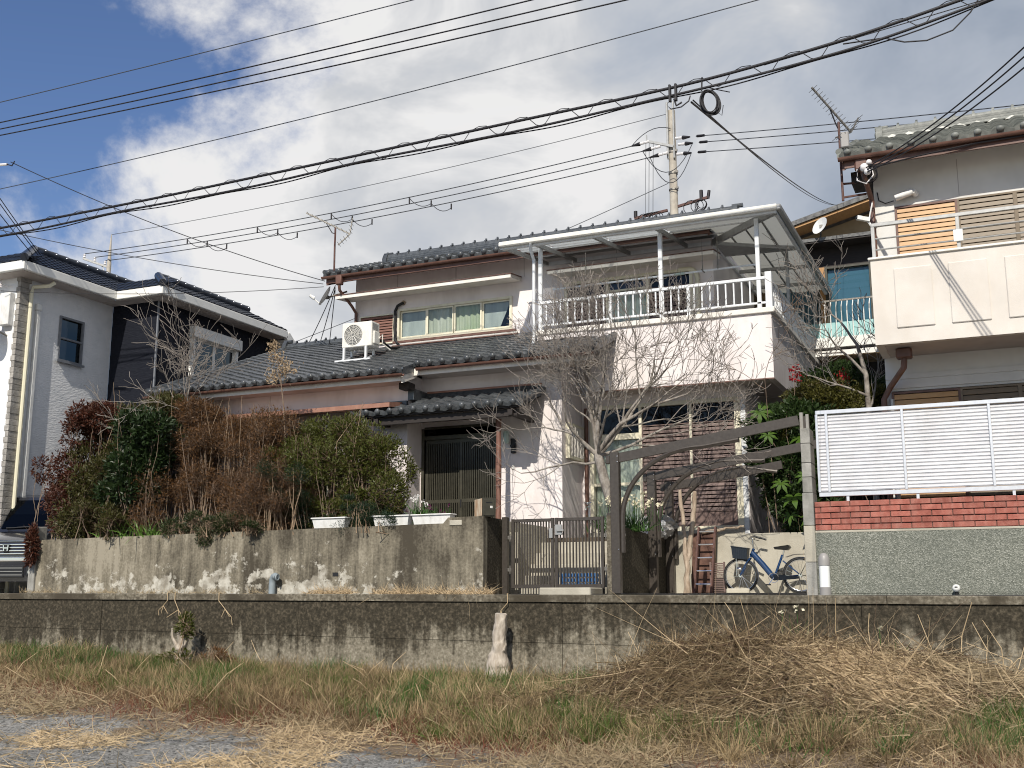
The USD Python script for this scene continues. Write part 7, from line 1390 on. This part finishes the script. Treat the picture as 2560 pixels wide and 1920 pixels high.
# three upper lines and single lines in front
HVG = 'power lines crossing the sky at the top left'
for k, (z0, z1, y) in enumerate(((12.2, 12.23, 17.), (12.08, 11.95, 17.), (11.95, 11.72, 17.))): wire('power_line', ('upper of the three dark power lines crossing the top left sky', 'middle of the three dark power lines crossing the top left sky', 'lower of the three dark power lines crossing the top left sky')[k], (-28, y, z0 + .12), (3, y, z1 + .12), .25, .014, 'cable', HVG, 40)
wire('power_line', 'single thin wire highest in the top left sky', (-30, 18, 13.35), (4, 18, 13.6), .15, .011, 'wire', None, 40)
wire('power_line', 'single thin wire crossing the sky between the three dark lines and the cable bundle', (-30, 18, 11.05), (4, 18, 12.3), .42, .010, 'wire', None, 40)
# aerial cable bundle along the road, with lashing loops and a spare coil
S9 = lambda v: EYE + (np.asarray(v, float) - EYE) * .905
XF = S9
BYc = 5.8
bz = np.array([(-9.5, 4.26), (-6.80, 4.26), (-5.56, 4.27), (-4.46, 4.295), (-3.46, 4.32), (-2.57, 4.345), (-1.55, 4.375), (-.64, 4.46), (-.02, 4.56), (1.5, 4.86)]); bx_ = np.linspace(-9.5, 1.5, 160)
from scipy.interpolate import PchipInterpolator
bzf = PchipInterpolator(bz[:, 0], bz[:, 1])
cb = thing('cable_bundle', 'thick black bundle of overhead telephone cables with zigzag lashing crossing the sky', 'cable', (-4, BYc, 4.2))
up_ = np.stack([bx_, 0 * bx_ + BYc, bzf(bx_)], 1); dn = up_ - [0, 0, .056]; dn[:, 2] += .008 * np.sin(bx_ * 3.1)
part(cb, 'upper_cable', G().tube(up_, .0088, 7), 'cable', smooth=True); part(cb, 'lower_cable', G().tube(dn, .0075, 7), 'cable', smooth=True); part(cb, 'lower_cable', G().tube(dn + np.stack([0 * bx_, 0 * bx_ + .012, -.010 + .008 * np.sin(bx_ * 6.3)], 1), .004, 5), 'cable', smooth=True)
g = G()
for x in np.arange(-9.3, 1.2, .27):
    a = lambda xx, o: np.array([xx, BYc - .004, float(bzf(xx)) + o]); g.tube([a(x, .008), a(x + .03, .017), a(x + .08, .010), a(x + .14, -.052), a(x + .17, -.064), a(x + .20, -.054), a(x + .24, -.002), a(x + .27, .008)], .0026, 4)
part(cb, 'lashing', g, 'cable', smooth=True)
zc = float(bzf(-1.38)) - .062
co = thing('cable_coil', 'coil of spare black cable hanging from the overhead bundle', 'cable coil', (-1.38, BYc, zc)); R_C = np.random.default_rng(133)
g = G()
for k in range(12):
    ax, az = R_C.uniform(.042, .052), R_C.uniform(.064, .078); a = np.linspace(0, 2 * np.pi, 26); tilt = R_C.normal(.45, .08); x = ax * np.cos(a); z = az * np.sin(a)
    g.tube(np.stack([-1.355 + x * math.cos(tilt) + z * math.sin(tilt) * -.5 + R_C.normal(0, .003), BYc + R_C.normal(0, .008) + x * .25, zc - .078 + z + x * .25], 1), .0036, 5)
part(co, 'loops', g, 'cable', smooth=True); part(co, 'tie', G().cyl((-1.40, BYc, zc), (-1.395, BYc, zc + .08), .005, 5), 'cable'); part(co, 'loose_end', G().tube([(-1.32, BYc, zc - .14), (-1.29, BYc, zc - .17), (-1.28, BYc, zc - .11)], .0022, 4), 'cable'); part(co, 'loose_end', G().tube([(-1.36, BYc, zc + .01), (-1.29, BYc, zc - .02), (-1.24, BYc, zc - .04)], .003, 4), 'cable')
xk = -1.56; zk = float(bzf(xk))
cl = thing('cable_clamps', 'clamps and small loops where a service drop leaves the cable bundle', 'cable clamp', (xk, BYc, zk)); part(cl, 'clamp', G().bbox(xk - .030, xk - .017, BYc - .012, BYc + .012, zk - .085, zk + .018, .002), 'cable'); part(cl, 'clamp', G().bbox(xk + .005, xk + .018, BYc - .012, BYc + .012, zk - .085, zk + .018, .002), 'cable'); part(cl, 'loop', G().tube([(xk - .02, BYc, zk - .07), (xk - .045, BYc, zk - .10), (xk - .02, BYc, zk - .13), (xk + .04, BYc, zk - .128), (xk + .085, BYc, zk - .10), (xk + .095, BYc, zk - .07)], .004, 5), 'cable', smooth=True); part(cl, 'loop', G().tube([(xk, BYc, zk - .07), (xk + .012, BYc, zk - .115), (xk + .045, BYc, zk - .10)], .006, 5), 'cable', smooth=True)
XF = None
wire('service_wire', 'twisted black drop cable from the bundle down to the tan house', S9((xk + .10, BYc, zk - .11)), (-3.25, 27.0, 10.99), .12, .006, 'cable', None)
wire('service_wire', 'thinner drop wire beside the twisted cable to the tan house', S9((xk + .11, BYc, zk - .10)), (-3.1, 27.0, 11.03), .24, .004, 'cable', None)
XF = S9
single('service_wire', G().tube([(-.62, BYc, 4.44), (-.41, BYc, 4.43), (-.31, BYc, 4.385), (-.20, BYc, 4.37), (-.07, BYc, 4.40), (.02, BYc, 4.48), (.10, BYc, 4.60), (.2, BYc, 4.8)], .0042, 5), 'cable', 'slack loop of cable hanging under the bundle at the top right', 'wire', smooth=True)
wire('service_wire', 'thin wire running beside the bundle at the top right', (-1.05, BYc + .03, 4.42), (.9, BYc + .1, 4.68), .0, .0028, 'cable', None)
XF = None
RGp = 'service wires to the corner of the right house'
for k, (x, z) in enumerate(((.72, 8.28), (.72, 8.16), (.72, 8.02))): wire('service_wire', ('uppermost of three service wires to the right house corner', 'middle of three service wires to the right house corner', 'lowest of three service wires to the right house corner')[k], (-1.72, 18.28, 8.50 - .04 * k), (x, 14.2, z), .12, .011, 'cable', RGp)
# drops on the left
wire('service_wire', 'drop wire from the left sky down to the gable of the pink house', (-19.8, 17, 11.12), UP((-14.0, 20.95, 8.72)), .18, .010, 'cable'); wire('service_wire', 'lower drop wire passing above the left house to the pink house gable', (-24, 17.6, 10.9), UP((-14.05, 20.95, 8.66)), .2, .009, 'cable'); wire('service_wire', 'nearly level wire from the left house to the pink house gable', (-21.6, 18.6, 8.75), UP((-14.05, 20.98, 8.6)), .12, .008, 'cable')
for k in range(3): wire('service_wire', ('upper of three cables falling behind the left house roof', 'middle of three cables falling behind the left house roof', 'lower of three cables falling behind the left house roof')[k], UP((-13.75, 21.0, 8.60 - .05 * k)), (-19.5 + .6 * k, 27.5, 8.2 - .25 * k), .15, .011, 'cable')
LGp = 'service wires falling to the left house roof'
for k, dx in enumerate((-.25, .0, .12)): wire('service_wire', ('left one of three wires falling to the left house', 'middle one of three wires falling to the left house', 'right one of three wires falling to the left house')[k], (-20.4 + dx, 16.8, 10.75), (-21.2 + dx * .6, 19.3, 9.75), .03, .011, 'cable', LGp)
sp = thing('wire_clamp', 'pale insulated clamp where wires split in the left sky', 'clamp', (-20.0, 17, 11.08)); part(sp, 'sleeve', G().cyl((-20.3, 17, 11.12), (-19.9, 17, 11.08), .03, 7), 'porcelain'); part(sp, 'clip', G().tube([(-19.9, 17, 11.08), (-19.75, 17, 11.02), (-19.68, 17, 11.12)], .014, 5), 'cable')
